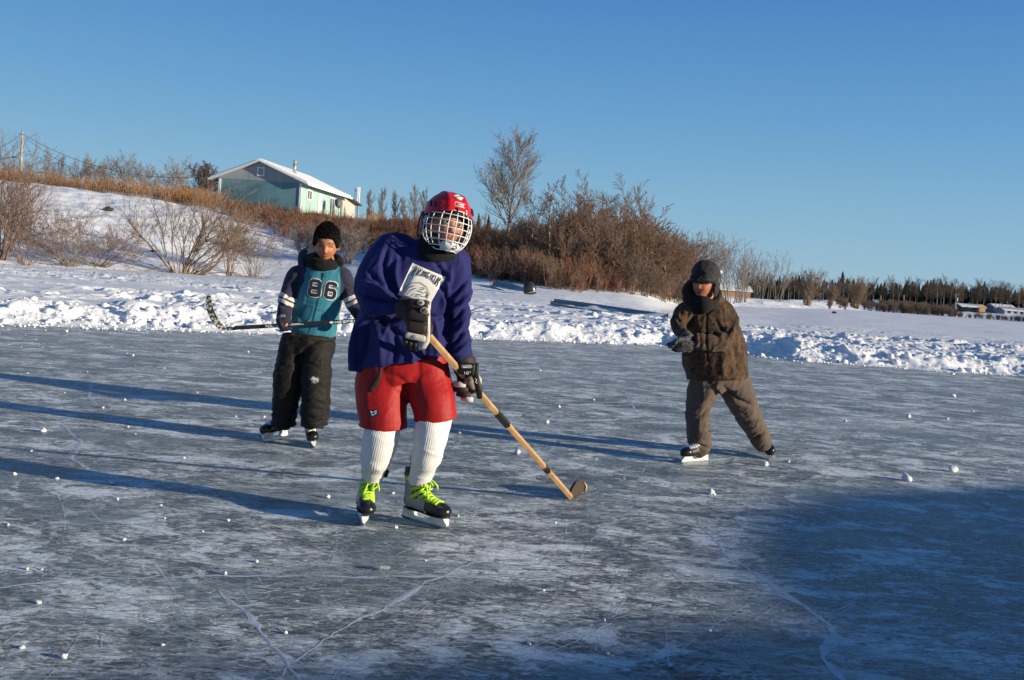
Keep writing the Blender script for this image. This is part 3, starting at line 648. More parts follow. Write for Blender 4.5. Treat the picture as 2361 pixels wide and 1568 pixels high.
# bushy dark trees just left of the house
for px_, r_, ty, sd_ in [(452, 112, 403, 41), (476, 110, 412, 42)]:
    p = atpx(px_, r_); bare_tree('bare_tree', p, (P(px_, ty, r_).z-p.z), sd_, dict(kids=[22, 12, 8], ratio=[.55, .5, .5], t0=[.15, .1, .1], rmin=.016, ang=[.9, .7, .6], fall=.4), ['dense round bare tree left of the house', 'dense round bare tree touching the left end of the house'][sd_-41], m2=B_DARK)
# spruces
def spruce_mesh(seed, H=10.0, R0=1.45, n=520):
    rg = np.random.default_rng(seed); V = []; F = []
    V2, F2 = tube([(0, 0, -.3), (0, 0, H*.6), (0, 0, H)], [.13, .07, .015], 5); V += [tuple(v) for v in V2]; F += F2
    for i in range(n):
        t = (i+rg.random())/n; z = H*(.07+.93*t); L = R0*(1-t)**.8*rg.uniform(.55, 1.12)+.10; a = rg.random()*6.283; dr = -.30*L+rg.normal(0, .08)
        c, s = math.cos(a), math.sin(a); w = .16+.22*L*rg.uniform(.6, 1.2); m = len(V)
        tip = (c*L, s*L, z+dr); V += [(0, 0, z+.05), (c*L*.55-s*w*.5, s*L*.55+c*w*.5, z+dr*.4), tip, (c*L*.55+s*w*.5, s*L*.55-c*w*.5, z+dr*.45), (c*L*.5, s*L*.5, z+dr*.4-.16-.1*L)]
        F += [(m, m+1, m+2), (m, m+2, m+3), (m, m+4, m+2), (m+1, m+4, m+2), (m+3, m+2, m+4)]
    return V, F
sm = []
for i in range(4):
    V, F = spruce_mesh(50+i, 10, 1.75+.22*i); sm.append(mesh_np('spruce', V, F, B_NEEDLE, smooth=False))
def spruce(px_, r_, ty, k, label, group=None, base=None, w=1.0):
    p = atpx(px_, r_); o = link('spruce', sm[k % 4]); o.location = p; s = (P(px_, ty, p.y).z-p.z)/10; o.scale = (s*w, s*w, s); o.rotation_euler = (0, 0, px_*.7); tag(o, label, 'spruce', group)
spruce(1094, 92, 490, 0, 'small dark spruce just right of the red helmet'); spruce(1117, 94, 494, 1, 'small dark spruce left of the tall bare tree'); spruce(1236, 96, 520, 2, 'dark spruce half hidden in the brush right of the tall bare tree', w=1.1)
# far shore: spruces and birches
fm = []
for i in range(4):
    rg = np.random.default_rng(70+i); out = []
    grow(rg, (0, 0, -.2), np.array([0, 0, 1.]), 10, .11, 0, out, dict(steps=[8, 4, 3], kids=[30, 7], wob=[.035, .1, .14], up=[.02, .10, .05], t0=[.38, .15], ang=[.6, .55], ratio=[.30, .5], rmin=.024, tip=.2, fall=.2))
    a = seg_arrays(out); V, F = segs_mesh(*a[:4], 3); me = mesh_np('birch', V, F, [B_BIRCH, B_DARK], smooth=False, mi=np.repeat((a[4] > 0).astype(int), 3)); fm.append(me)
rng = np.random.default_rng(9)
def top_y(px): return np.interp(px, [1700, 1740, 1800, 1900, 2000, 2100, 2200, 2280, 2361, 2600], [622, 632, 640, 645, 648, 651, 650, 655, 668, 690])
n = 0
for i in range(165):
    px_ = 1715+i*4.6+rng.uniform(-2, 2); r_ = np.interp(px_, [1715, 1800, 1900, 2000, 2500], [190, 235, 300, 345, 365])+rng.uniform(-12, 18)
    dn = .75+.35*float(vnoise(np.array([px_*.02]), np.array([3.1]))[0])
    if rng.random() > dn and px_ > 2230: continue
    spruce(px_, r_, float(top_y(px_))+rng.uniform(-5, 16)+6*float(vnoise(np.array([px_*.03]), np.array([9.1]))[0])-(14 if i in (6, 48) else 0), i, 'dark spruce in the forest across the frozen lake', 'dark spruces of the far forest', w=rng.uniform(.85, 1.35))
for i in range(84):
    px_ = 1735+i*8.5+rng.uniform(-7, 7); r_ = np.interp(px_, [1735, 1800, 1900, 2000, 2500], [170, 195, 262, 315, 335])+rng.uniform(-12, 12)
    p = atpx(px_, r_); o = link('birch', fm[i % 4]); o.location = p; ty = float(top_y(px_))+rng.uniform(-2, 26)*(1.3 if px_ < 1900 else .6); s = (P(px_, ty, p.y).z-p.z)/9.6; o.scale = (s*1.25, s*1.25, s); o.rotation_euler = (0, 0, i)
    tag(o, 'bare pale-trunked birch in front of the far spruces', 'birch', 'bare birches of the far forest')
# the deep forest behind, one mass
def far_wood():
    rg = np.random.default_rng(31); base = [spruce_mesh(90+i, 10, 2.1, 120) for i in range(3)]; bv = [np.array(b[0]) for b in base]; VV = []; FF = []; n = 0
    for i in range(330):
        px_ = rg.uniform(1735, 2560); r_ = np.interp(px_, [1735, 1800, 1900, 2000, 2500], [225, 265, 320, 370, 385])+rg.uniform(0, 26); p = atpx(px_, r_)
        s = (P(px_, float(top_y(px_))+rg.uniform(3, 14), p.y).z-p.z)/10; k = i % 3; a = rg.random()*6; c_, s_ = math.cos(a), math.sin(a)
        v_ = bv[k]*np.array([s*1.15, s*1.15, s]); v_ = v_@np.array([[c_, s_, 0], [-s_, c_, 0], [0, 0, 1]])+np.array(p); VV.append(v_); FF += [tuple(q+n for q in f) for f in base[k][1]]; n += len(v_)
    tag(link('far_wood', mesh_np('far_wood', np.concatenate(VV), FF, B_NEEDLE, smooth=False)), 'deep dark spruce forest behind the first rows of trees across the lake', 'forest', kind='stuff')
far_wood()
# clumps of bare alder near the shed and along the far shore
vt2 = [shrub_segs(160+i, 12, 1.0, .35, .008, (5, 3), .12, .016) for i in range(3)]
for i, (px_, r_, h_, w_) in enumerate([(1612, 118, 6.4, .8), (1632, 124, 6.9, .7), (1655, 122, 6.0, .7), (1684, 118, 6.6, .9), (1700, 128, 5.4, .8), (1716, 135, 5.0, .8), (1752, 160, 6.5, .7), (1790, 165, 7, .7)]):
    o = shrub_obj('alder', atpx(px_, r_), shrub_segs(180+i, 9, h_, .32*w_, .014, (7, 4), .09, .05), B_GREY, 'tall bare multi-stemmed alder %s' % ['left of the camouflage skater\'s hat', 'behind the camouflage skater\'s hat', 'rising over the camouflage skater\'s hat', 'in front of the tan shed', 'at the middle of the tan shed roof', 'at the right end of the tan shed', 'right of the tan shed', 'second to the right of the tan shed'][i]); o['category'] = 'alder'
for i, (px_, r_, h_) in enumerate([(1862, 178, 5.2), (1975, 222, 5.4), (1914, 205, 3.4)]):
    o = shrub_obj('alder', atpx(px_, r_), shrub_segs(190+i, 34, h_, .42, .022, (6, 4), .09, .05), B_WILLOW, 'bare alder clump on the far shore, %s' % ['widest one', 'column shaped one', 'lowest one'][i]); o['category'] = 'alder'
def ff(px, t): return float(np.interp(px, [1780, 1850, 2000, 2060, 2500], [.0, .0, .1, .8, 1])*sstep(-.05, .02, t)*sstep(1.15, .8, t)*(0 if 2195 < px < 2375 and t > .10 else 1))
px, x, y, z, t = scatter(rng, 800, 1780, 2520, ff, 13)
merge_shrubs('far_brush', [(a, b, c, rng.uniform(.8, 2.0)*(.6 if 2195 < p_ < 2375 else 1), rng.random()*6, rng.integers(3)) for p_, a, b, c in zip(px, x, y, z)], [(v[0], v[1], v[2]*1.6, v[3]*1.6) for v in vt2], B_DARK, 'dark leafless brush along the far lake shore', 'brush')
# ================================================================== buildings, poles, boats
def frame_basis(A, u, v):
    return lambda a, b, z: Vector((A[0]+u[0]*a+v[0]*b, A[1]+u[1]*a+v[1]*b, z))
def siding(name, c1, groove=.3, axis=0):
    b = NB(name); co = b.coord(); sp = b.n('ShaderNodeSeparateXYZ'); b.t.links.new(co, sp.inputs[0])
    # vertical grooves follow the longer horizontal direction of the wall
    w = b.math('FRACT', b.math('MULTIPLY', b.math('ADD', sp.outputs[0], b.math('MULTIPLY', sp.outputs[1], 1.0)), 1/groove))
    g = b.ramp(w, [(0, 0), (.05, 1), (.95, 1), (1, 0)])
    n = b.noise(b.coord(sc=(1, 1, .25)), 1.3, 4); c = b.mix(b.ramp(n, [(.3, 0), (.7, 1)]), tuple(q*.86 for q in c1), tuple(q*1.1 for q in c1))
    c = b.mix(g, tuple(q*.72 for q in c1), c); b.P(Base_Color=c, Roughness=.75); return b.mat
def house():
    A = np.array([-19.85, 90.0]); v = np.array([.12, .993]); u = np.array([-.993, .12]); Z0, ZE, ZR = 5.6, 8.80, 10.35; Wd, Ln = 7.7, 12.9
    f = frame_basis(A, u, v); root = empty('house', (A[0], A[1], Z0), 'teal bungalow with snow-covered gable roof on top of the hill', 'house')
    teal = siding('teal_siding', (.145, .275, .30)); white = simple('white_trim', (.74, .74, .73), .6); green2 = siding('pale_green_siding', (.33, .48, .44))
    greyv = siding('grey_gable_siding', (.30, .335, .36), .22)
    mb = MB(); mb.quad(f(0, 0, Z0), f(Wd, 0, Z0), f(Wd, 0, ZE-.12), f(0, 0, ZE-.12)); mb.quad(f(Wd, 0, Z0), f(Wd, Ln, Z0), f(Wd, Ln, ZE), f(Wd, 0, ZE)); mb.quad(f(0, Ln, Z0), f(0, Ln, ZE), f(Wd, Ln, ZE), f(Wd, Ln, Z0)); mb.build('wall', teal, root, smooth=False)
    mb = MB(); mb.quad(f(0, Ln, Z0), f(0, 0, Z0), f(0, 0, ZE), f(0, Ln, ZE)); w2 = mb.build('wall', green2, root, smooth=False); w2['label'] = 'pale green front wall with the door'
    mb = MB(); mb.add([f(-.0, -.03, ZE-.12), f(Wd, -.03, ZE-.12), f(Wd, -.03, ZE), f(Wd/2, -.03, ZR), f(0, -.03, ZE)], [(0, 1, 2, 3, 4)]); gb = mb.build('gable', greyv, root, smooth=False)
    mb = MB(); mb.add([f(0, Ln+.02, ZE), f(Wd/2, Ln+.02, ZR), f(Wd, Ln+.02, ZE)], [(0, 1, 2)]); mb.build('gable', greyv, root, smooth=False)
    # roof slabs with eaves
    ov, oe = .85, .55; sl = (ZR-ZE)/(Wd/2); th = .16; mb = MB(); mt = MB()
    for sg in (0, 1):
        e = -ov if sg == 0 else Wd+ov; q = [f(e, -oe, ZE-sl*ov), f(Wd/2, -oe, ZR), f(Wd/2, Ln+oe, ZR), f(e, Ln+oe, ZE-sl*ov)]
        lo = [p+Vector((0, 0, .03)) for p in q]; hi = [p+Vector((0, 0, .03+th)) for p in q]
        F = [(0, 1, 2, 3), (4, 5, 6, 7), (0, 1, 5, 4), (1, 2, 6, 5), (2, 3, 7, 6), (3, 0, 4, 7)]
        mt.add(lo+hi, F)
        s1 = [p+Vector((0, 0, .032+th)) for p in q]; k = .12
        s1 = [s1[0].lerp(s1[1], .04)+Vector((v[0]*.15, v[1]*.15, 0)), s1[1]+Vector((v[0]*.15, v[1]*.15, 0)), s1[2]-Vector((v[0]*.15, v[1]*.15, 0)), s1[3].lerp(s1[2], .04)-Vector((v[0]*.15, v[1]*.15, 0))]
        mb.add(s1+[p+Vector((0, 0, k)) for p in s1], F)
    rf = mt.build('roof', white, root, smooth=False); mb.build('roof_snow', SNOW, rf, smooth=False)
    mb = MB(); c = f(2.1, 3.9, 0); mb.tube([(c.x, c.y, ZE+.6), (c.x, c.y, ZE+1.15)], [.30, .2], 14); mb.tube([(c.x, c.y, ZE+1.1), (c.x, c.y, ZE+2.1)], .15, 14); mb.tube([(c.x, c.y, ZE+2.05), (c.x, c.y, ZE+2.25)], [.19, .19], 14)
    mb.build('chimney', simple('galvanised', (.45, .42, .36), .4, .7), rf)
    # gable vent, corner boards, downpipe
    def plate(a0, a1, z0, z1, off, th=.05, side='g'):
        g_ = (lambda a, o, z: f(a, -o, z)) if side == 'g' else (lambda a, o, z: f(-o, a, z))
        V = [g_(a0, off, z0), g_(a1, off, z0), g_(a1, off, z1), g_(a0, off, z1), g_(a0, off+th, z0), g_(a1, off+th, z0), g_(a1, off+th, z1), g_(a0, off+th, z1)]
        return V, [(0, 1, 2, 3), (4, 5, 6, 7), (0, 1, 5, 4), (1, 2, 6, 5), (2, 3, 7, 6), (3, 0, 4, 7)]
    def frame_pl(mb, a0, a1, z0, z1, w, off, side, th=.06):
        for q in ((a0, a1, z1-w, z1), (a0, a1, z0, z0+w), (a0, a0+w, z0+w, z1-w), (a1-w, a1, z0+w, z1-w)): mb.add(*plate(*q, off, th, side))
    mb = MB(); frame_pl(mb, Wd/2-.38, Wd/2+.3, ZR-1.25, ZR-.45, .1, .035, 'g'); vt_ = mb.build('gable_vent', white, root, smooth=False)
    mb = MB(); mb.add(*plate(Wd/2-.28, Wd/2+.2, ZR-1.15, ZR-.55, .035, .02)); mb.build('louvre', greyv, vt_, smooth=False)
    for a in (-.06, Wd-.16):
        mb = MB(); mb.add(*plate(a, a+.2, Z0, ZE-.13, .0, .07)); mb.build('corner_board', white, root, smooth=False)
    glass = NB('window_glass'); glass.P(Base_Color=(.06, .07, .08), Roughness=.08, Specular_IOR_Level=.8); glass = glass.mat
    for a0, a1, z0, z1, nm in [(1.6, 3.0, 7.35, 8.35, 'window'), (8.3, 9.9, 6.35, 8.25, 'patio_door')]:
        mb = MB(); frame_pl(mb, a0, a1, z0, z1, .13, .01, 's'); mb.add(*plate((a0+a1)/2-.05, (a0+a1)/2+.05, z0+.13, z1-.13, .01, .06, 's')); w_ = mb.build(nm, white, root, smooth=False)
        mb = MB(); mb.add(*plate(a0+.1, a1-.1, z0+.1, z1-.1, .01, .015, 's')); mb.build('pane', glass, w_, smooth=False)
    mb = MB(); mb.add(*plate(4.9, 6.0, 6.2, 8.25, .01, .06, 's')); d_ = mb.build('door', white, root, smooth=False)
    mb = MB(); c = f(-.12, 5.85, 7.2); mb.ball(c, .05); mb.build('handle', simple('brass', (.4, .3, .1), .3, 1), d_)
    # lean-to at the far end
    g2 = siding('beige_boards', (.47, .45, .37), .25); E0, E1 = Ln+.02, Ln+4.6
    mb = MB(); V = [f(.05, E0, Z0), f(.05, E1, Z0), f(.05, E1, 8.25), f(.05, E0, 8.7), f(5, E0, Z0), f(5, E1, Z0), f(5, E1, 8.25), f(5, E0, 8.7)]
    mb.add(V, [(0, 1, 2, 3)[::-1], (1, 5, 6, 2)[::-1], (4, 7, 6, 5)[::-1]]); lt = mb.build('lean_to', g2, root, smooth=False)
    mb = MB(); V = [f(-.6, E0+.55, 8.70), f(-.6, E1+.6, 8.16), f(5.4, E1+.6, 8.3), f(5.4, E0+.55, 8.80)]; mb.add(V+[q+Vector((0, 0, .1)) for q in V], [(0, 1, 2, 3), (4, 5, 6, 7), (0, 1, 5, 4), (1, 2, 6, 5), (2, 3, 7, 6), (3, 0, 4, 7)]); mb.build('lean_to_roof', simple('dark_shingle', (.08, .075, .07), .8), lt, smooth=False)
    # deck along the front, snow on it
    mb = MB(); V = [f(-.1, .8, 6.0), f(-1.9, .8, 6.0), f(-1.9, 13, 6.0), f(-.1, 13, 6.0)]; mb.add(V+[q+Vector((0, 0, .12)) for q in V], [(0, 1, 2, 3), (4, 5, 6, 7), (0, 1, 5, 4), (1, 2, 6, 5), (2, 3, 7, 6), (3, 0, 4, 7)]); dk = mb.build('deck', simple('deck_boards', (.22, .17, .13), .85), root, smooth=False)
    # satellite dish on a mast in front
    c = f(-1.5, 6.6, 7.55); r2 = empty('satellite_dish', f(-1.5, 6.6, 6.1), 'dark satellite dish on a pole in front of the teal house', 'satellite dish')
    dark = simple('dish_grey', (.09, .09, .09), .5); mb = MB(); mb.tube([f(-1.5, 6.6, 6.1), f(-1.5, 6.6, 7.3), c+Vector((.1, .15, 0))], .03, 8); mb.build('mast', dark, r2)
    mb = MB(); Rm = Vector((.5, -.8, .25)).to_track_quat('Z', 'Y').to_matrix(); mb.ball(c, (.42, .5, .08), Rm, 20, 8); mb.build('dish', dark, r2)
    mb = MB(); mb.tube([c+Rm@Vector((0, -.45, 0)), c+Rm@Vector((0, -.35, .5))], .02, 6); mb.ball(c+Rm@Vector((0, -.33, .52)), .06); mb.build('feed_arm', dark, r2)
house()
WOODP = simple('pole_wood', (.40, .33, .26), .85, vs=6)
def pole(px, r, top_y, lean, label, rad=.15, arms=(), mat=None, cat='utility pole', name='utility_pole', group=None, extra=None, bx=None):
    p = atpx(px, r); t = P(px+lean, top_y, p.y); root = empty(name, p, label, cat, group)
    mb = MB(); mb.tube([p-Vector((0, 0, .3)), t], [rad*1.15, rad*.8], 10); mb.build('post', mat or WOODP, root)
    for (dz, w) in arms:
        c = t-(t-p).normalized()*dz; mb = MB(); mb.box((c.x, c.y-rad-.06, c.z), (w, .12, .13)); mb.build('crossarm', simple('arm_wood', (.12, .10, .09), .8), root, smooth=False)
    return p, t, root
GREYM = simple('grey_metal', (.32, .33, .34), .5, .6)
p1, t1, r1 = pole(40, 120, 305, 12, 'tall pale utility pole carrying all the wires, nearest one on the left')
mb = MB(); mb.box(tuple(t1.lerp(p1, .38)+Vector((-.45, -.1, 0))), (.9, .12, .18)); mb.build('wire_clamp', GREYM, r1)
CER = simple('ceramic', (.15, .12, .1), .3)
for s in (-1, 1): mb = MB(); mb.tube([t1+Vector((s*.16, -.1, -.25)), t1+Vector((s*.3, -.1, -.2))], .05, 8); mb.build('insulator', CER, r1)
p2, t2, r2 = pole(105, 165, 385, 2, 'distant utility pole with one dark crossarm behind the ridge grass', .17, [(.9, 2.2)])
p3, t3, r3 = pole(76, 170, 373, -8, 'thin pale pole leaning left behind the ridge', .10)
p4, t4, r4 = pole(935, 170, 505, 1, 'far utility pole with two crossarms between the poplars', .14, [(.5, 2.2), (1.6, 2.2)])
p5, t5, r5 = pole(433, 190, 399, 0, 'thin radio mast with a round drum behind the ridge trees', .09, mat=GREYM, cat='mast', name='radio_mast')
mb = MB(); c = t5.lerp(p5, .30); mb.ball(c, (.75, .5, .75)); mb.build('drum', simple('drum_grey', (.2, .23, .27), .5), r5)
p6, t6, r6 = pole(823, 150, 446, 1, 'grey phone mast with white panel antennas right of the house', .15, mat=GREYM, cat='phone mast', name='phone_mast')
for dx, dy in ((-.32, -.1), (.32, -.1), (0, .3), (.1, -.3)):
    mb = MB(); mb.box(tuple(t6+Vector((dx, dy, -.3))), (.17, .14, 2.5), bev=.03); mb.build('panel_antenna', simple('white_plastic', (.75, .76, .78), .5), r6)
for z_ in (-1.2, .4): mb = MB(); mb.box(tuple(t6+Vector((0, 0, z_))), (.7, .6, .1)); mb.build('bracket', GREYM, r6, smooth=False)
def wire(a, b, sag, label, rad=.022, n=24):
    pts = [a.lerp(b, i/n)-Vector((0, 0, sag*4*(i/n)*(1-i/n))) for i in range(n+1)]
    mb = MB(); mb.tube(pts, rad, 5, cap=False); o = mb.build('power_line', WIRE); tag(o, label, 'power line', 'power lines on the left')
WIRE = simple('wire_black', (.03, .03, .035), .6)
wire(t1+Vector((.25, 0, -.3)), P(476, 407, 96), 1.5, 'upper power line sagging from the pole top to the house')
wire(t1+Vector((.25, 0, -.5)), P(380, 439, 118), 1.6, 'lower power line dropping steeply from the pole top to the ridge')
wire(t1+Vector((-.25, 0, -.3)), P(-60, 348, 100), .6, 'upper power line leaving the pole to the left edge')
wire(t1+Vector((-.25, 0, -.6)), P(-60, 392, 95), .9, 'second power line leaving the pole to the left edge')
wire(t1.lerp(p1, .38)+Vector((-.9, -.1, 0)), P(-80, 375, 96), .1, 'thick dark cable running level from the pole to the left edge', .05)
wire(t1.lerp(p1, .30), t5, 1.5, 'thin line from the middle of the pole to the radio mast', .014); wire(t1.lerp(p1, .36), t2, .8, 'thin line from the middle of the pole to the distant pole', .014)
wire(t1.lerp(p1, .05), p1+Vector((2.3, 3, 0)), 0, 'straight guy wire from the pole top to the ground', .012)
def fence():
    a, b_ = atpx(838, 104), atpx(886, 110); z = P(840, 483, 104).z; r = empty('plank_fence', a, 'weathered vertical plank fence right of the house', 'fence')
    mb = MB(); n = 26; d = (b_-a)
    for i in range(n):
        c = a+d*(i+.5)/n; mb.box((c.x, c.y, (z-.5*i/n*1.2+a.z-.3)/2), (d.length/n*.86, .05, z-.5*i/n*1.2-a.z+.3))
    mb.build('planks', simple('fence_wood', (.36, .25, .15), .8, var=.3, vs=3), r, smooth=False)
    mb = MB(); [mb.box(tuple((a+b_)/2+Vector((0, .06, h_))), (d.length, .05, .1), Matrix.Rotation(math.atan2(d.y, d.x), 3, 'Z')) for h_ in (.4, 1.2)]; mb.build('rail', simple('fence_wood_dark', (.22, .16, .1), .8), r, smooth=False)
fence()
def cabin(px0, px1, r, ytop, yeave, ybase, wall, label, depth=4.0, win=0, name='cabin', snow_th=.16, door=False, gcol=None):
    a, b_ = P(px0, ybase, r), P(px1, ybase, r); ze, zt = P(px0, yeave, r).z, P(px0, ytop, r).z; zb = min(a.z, b_.z)-(.6 if name == 'shed' else 2.2); y0 = r
    root = empty(name, (a.x, r, zb), label, 'shed' if name == 'shed' else 'house')
    mb = MB(); c = ((a.x+b_.x)/2, y0+depth/2, (zb+ze)/2); mb.box(c, (b_.x-a.x, depth, ze-zb))
    mb.add([(a.x, y0, ze), (a.x, y0+depth, ze), (a.x, y0+depth/2, zt-.1)], [(0, 1, 2)]); mb.add([(b_.x, y0, ze), (b_.x, y0+depth, ze), (b_.x, y0+depth/2, zt-.1)], [(0, 1, 2)])
    mb.build('wall', wall, root, smooth=False)
    mb = MB(); o = .35
    for s in (0, 1):
        ye = y0-o if s == 0 else y0+depth+o; q = [Vector((a.x-o, ye, ze-.1)), Vector((b_.x+o, ye, ze-.1)), Vector((b_.x+o, y0+depth/2, zt-snow_th)), Vector((a.x-o, y0+depth/2, zt-snow_th))]
        mb.add(q+[v+Vector((0, 0, snow_th)) for v in q], [(0, 1, 2, 3), (4, 5, 6, 7), (0, 1, 5, 4), (1, 2, 6, 5), (2, 3, 7, 6), (3, 0, 4, 7)])
    rf = mb.build('roof', SNOW, root, smooth=False)
    mb = MB(); mb.tube([((a.x+b_.x)/2, y0+depth/2, zt-.3), ((a.x+b_.x)/2, y0+depth/2, zt+.5)], .12, 8); mb.build('chimney', GREYM, rf)
    gl = simple('dark_glass', (.03, .035, .04), .1)
    for i in range(win):
        x = a.x+(b_.x-a.x)*(i+.7)/(win+.4); mb = MB(); mb.box((x, y0-.01, ((min(a.z, b_.z)-.6)+.6+ze)/2+.25), (.8, .06, .7)); mb.build('window', gl, root, smooth=False)
    if door:
        x = b_.x-.22*(b_.x-a.x); mb = MB(); mb.box((x, y0-.8, ((min(a.z, b_.z)-.6)+.6+ze)/2), (1.7, 1.6, ze-min(a.z, b_.z))); mb.add([(x-1.1, y0-1.65, ze), (x+1.1, y0-1.65, ze), (x, y0-1.65, zt+.05)], [(0, 1, 2)]); mb.build('porch', simple('new_wood', (.50, .27, .11), .7), root, smooth=False)
    return root
osb = NB('tan_board'); c_ = osb.mix(osb.noise(osb.coord(), 1.5, 5, .7), (.34, .17, .06), (.46, .26, .10)); osb.P(Base_Color=c_, Roughness=.8)
cabin(1655, 1729, 170, 654, 667, 694, osb.mat, 'small tan plywood shed with a flat snowy roof by the far trees', 4, 0, 'shed')
cabin(2217, 2271, 285, 699, 706, 716, siding('dark_green_wall', (.05, .10, .08)), 'low dark green house with an orange wooden porch across the lake', 6, 3, 'far_house', door=True)
cabin(2294, 2340, 300, 700, 708, 717, siding('grey_wall', (.22, .24, .27)), 'grey house with snowy roof, rear one near the right edge', 6, 2, 'far_house')
cabin(2316, 2366, 285, 707.5, 715, 726, siding('white_wall', (.42, .43, .45)), 'pale house with snowy roof, nearest one at the right edge', 6, 3, 'far_house')
cabin(2020, 2041, 300, 691, 697, 704, siding('brown_wall', (.14, .09, .06)), 'tiny brown cabin half hidden by far brush', 5, 0, 'far_house')
for px, r, ty, lb in ((2083, 300, 680, 'bare pole in the middle of the far shore'), (2030, 305, 681, 'thin pole standing behind the tiny brown cabin'), (2203, 290, 676, 'pole with a grey transformer left of the dark green house')):
    q_, t_, rr_ = pole(px, r, ty, 1, lb, .16, [] if px < 2200 else [(.4, 1.4)], group='poles on the far shore')
    if px == 2203: mb = MB(); mb.tube([t_+Vector((.3, -.2, -2.2)), t_+Vector((.3, -.2, -1.1))], .28, 10); mb.build('transformer', GREYM, rr_)
# ---- boats frozen into the lake snow
ALU = simple('boat_aluminium', (.36, .37, .36), .45, .5, var=.2, vs=4)
def boat(stern, bow, beam, label, hull, stripe=None, lift=.28, inner=SNOW, tilt=.06):
    stern, bow = Vector(stern), Vector(bow); ax = (bow-stern); L = ax.length; ax.normalize(); sd_ = Vector((-ax.y, ax.x, 0)).normalized()
    root = empty('boat', stern, label, 'boat'); N = 26; prof = []
    for s in (-1, 1):
        for i in range(N+1): prof.append((s, i/N))
    mb = MB(); th = .035; up = Vector((0, 0, 1))
    def gun(t, s, k=1.0): return stern+ax*(L*t)+sd_*(s*beam/2*k*(1-max(0, (t-.55)/.45)**2.4*.88))+up*(lift*(.75+.45*t*t)-s*tilt)
    for s in (-1, 1):
        for i in range(N):
            a, b_ = gun(i/N, s), gun((i+1)/N, s); a2, b2 = gun(i/N, s, .93), gun((i+1)/N, s, .93); dn = up*(lift+.35)
            V = [a, b_, b_-dn-sd_*s*.12, a-dn-sd_*s*.12, a2, b2, b2-dn-sd_*s*.1, a2-dn-sd_*s*.1]; mb.add(V, [(0, 1, 2, 3), (4, 5, 6, 7), (0, 1, 5, 4), (3, 2, 6, 7)])
    a, b_ = gun(1, -1), gun(1, 1); mb.quad(a, b_, b_-up*.7, a-up*.7); mb.build('hull', hull, root)
    mb = MB()
    for s in (-1, 1): mb.tube([gun(i/N, s, 1.01)+up*.01 for i in range(N+1)], .022, 6)
    mb.tube([gun(1, -1)+up*.01, gun(1, 1)+up*.01], .03, 6); mb.build('gunwale', ALU, root)
    for t in (.32, .6):
        mb = MB(); c0 = gun(t, -1, .9)-up*.12; c1 = gun(t, 1, .9)-up*.12; V = [c0-ax*.13, c0+ax*.13, c1+ax*.13, c1-ax*.13]; mb.add(V+[q-up*.04 for q in V], [(0, 1, 2, 3), (4, 5, 6, 7), (0, 1, 5, 4), (1, 2, 6, 5), (2, 3, 7, 6), (3, 0, 4, 7)]); mb.build('thwart', ALU, root, smooth=False)
    if stripe is not None:
        for s in (-1, 1):
            mb = MB(); c = gun(0.02, s, .97)-up*.10; mb.box(tuple(c), (.22, .05, .20), Matrix.Rotation(math.atan2(sd_.y, sd_.x), 3, 'Z'), bev=.01); mb.build('stern_block', stripe, root, smooth=False)
    tr = MB(); a, b_ = gun(0, -1), gun(0, 1); V = [a-up*.25, b_-up*.25, b_-up*.9, a-up*.9]; tr.add(V+[q+ax*.04 for q in V], [(0, 1, 2, 3), (4, 5, 6, 7), (0, 1, 5, 4)]); tr.build('transom', hull, root, smooth=False)
    # snow lying inside the hull
    sn = MB(); M_ = 9; V = []; F = []
    for i in range(N+1):
        for j in range(M_+1):
            k = j/M_*2-1; q = stern+ax*(L*i/N)+sd_*(k*beam/2*.9*(1-max(0, (i/N-.55)/.45)**2.4*.88)); V.append((q.x, q.y, stern.z+lift*(.62+.45*(i/N))-.035-k*tilt*.9+.03*k*k+.09*float(vnoise(q.x*1.3, q.y*1.3, seed=5))))
    for i in range(N):
        for j in range(M_): F.append((i*(M_+1)+j, i*(M_+1)+j+1, (i+1)*(M_+1)+j+1, (i+1)*(M_+1)+j))
    sn.add(V, F); sn.build('snow_fill', SNOW, root)
    return root
s_, b_ = G(1505, 724, .40), G(1385, 688, .58); s_.z = zat(s_.x, s_.y)-.02; b_ = Vector((s_.x-3.4, s_.y+5.2, 0)); b_.z = zat(b_.x, b_.y)-.02
boat(s_, b_, 1.5, 'long dark boat with red stern corners, half buried in snow before the thicket', simple('boat_dark', (.26, .26, .265), .5), simple('boat_red', (.30, .025, .015), .6), .16)
m_ = atpx(1213, 47.5); b_ = Vector((m_.x-1.6, m_.y+5.0, 0)); b_.z = zat(b_.x, b_.y)
boat(m_+Vector((-.15, .5, -.12)), b_+Vector((0, 0, -.02)), 1.3, 'pale aluminium boat nearly covered by snow, behind the red-gloved player\'s shoulder'.replace('red-gloved player', 'purple-jersey player'), ALU, None, .20)
mo = atpx(1226, 46.6); root = empty('outboard_motor', mo, 'black outboard motor cowling sticking out of the snow at the boat stern', 'outboard motor')
blk = simple('motor_black', (.025, .026, .03), .3); Rm = Matrix.Rotation(R(-18), 3, 'Y')@Matrix.Rotation(R(30), 3, 'Z')
mb = MB(); mb.tube([mo+Rm@Vector(q) for q in [(0, 0, .0), (0, 0, .12), (.0, 0, .3), (.02, 0, .5), (.03, 0, .60), (.03, 0, .63)]], [.24, .30, .31, .26, .16, .04], 10, ry=[.15, .19, .2, .17, .1, .03], up=(0, 1, 0)); mb.build('cowling', blk, root)
mb = MB(); mb.tube([mo+Rm@Vector((0, 0, .10)), mo+Rm@Vector((0, 0, .13))], .315, 10, ry=.205, up=(0, 1, 0)); mb.build('trim_band', simple('motor_grey', (.35, .36, .38), .4), root)
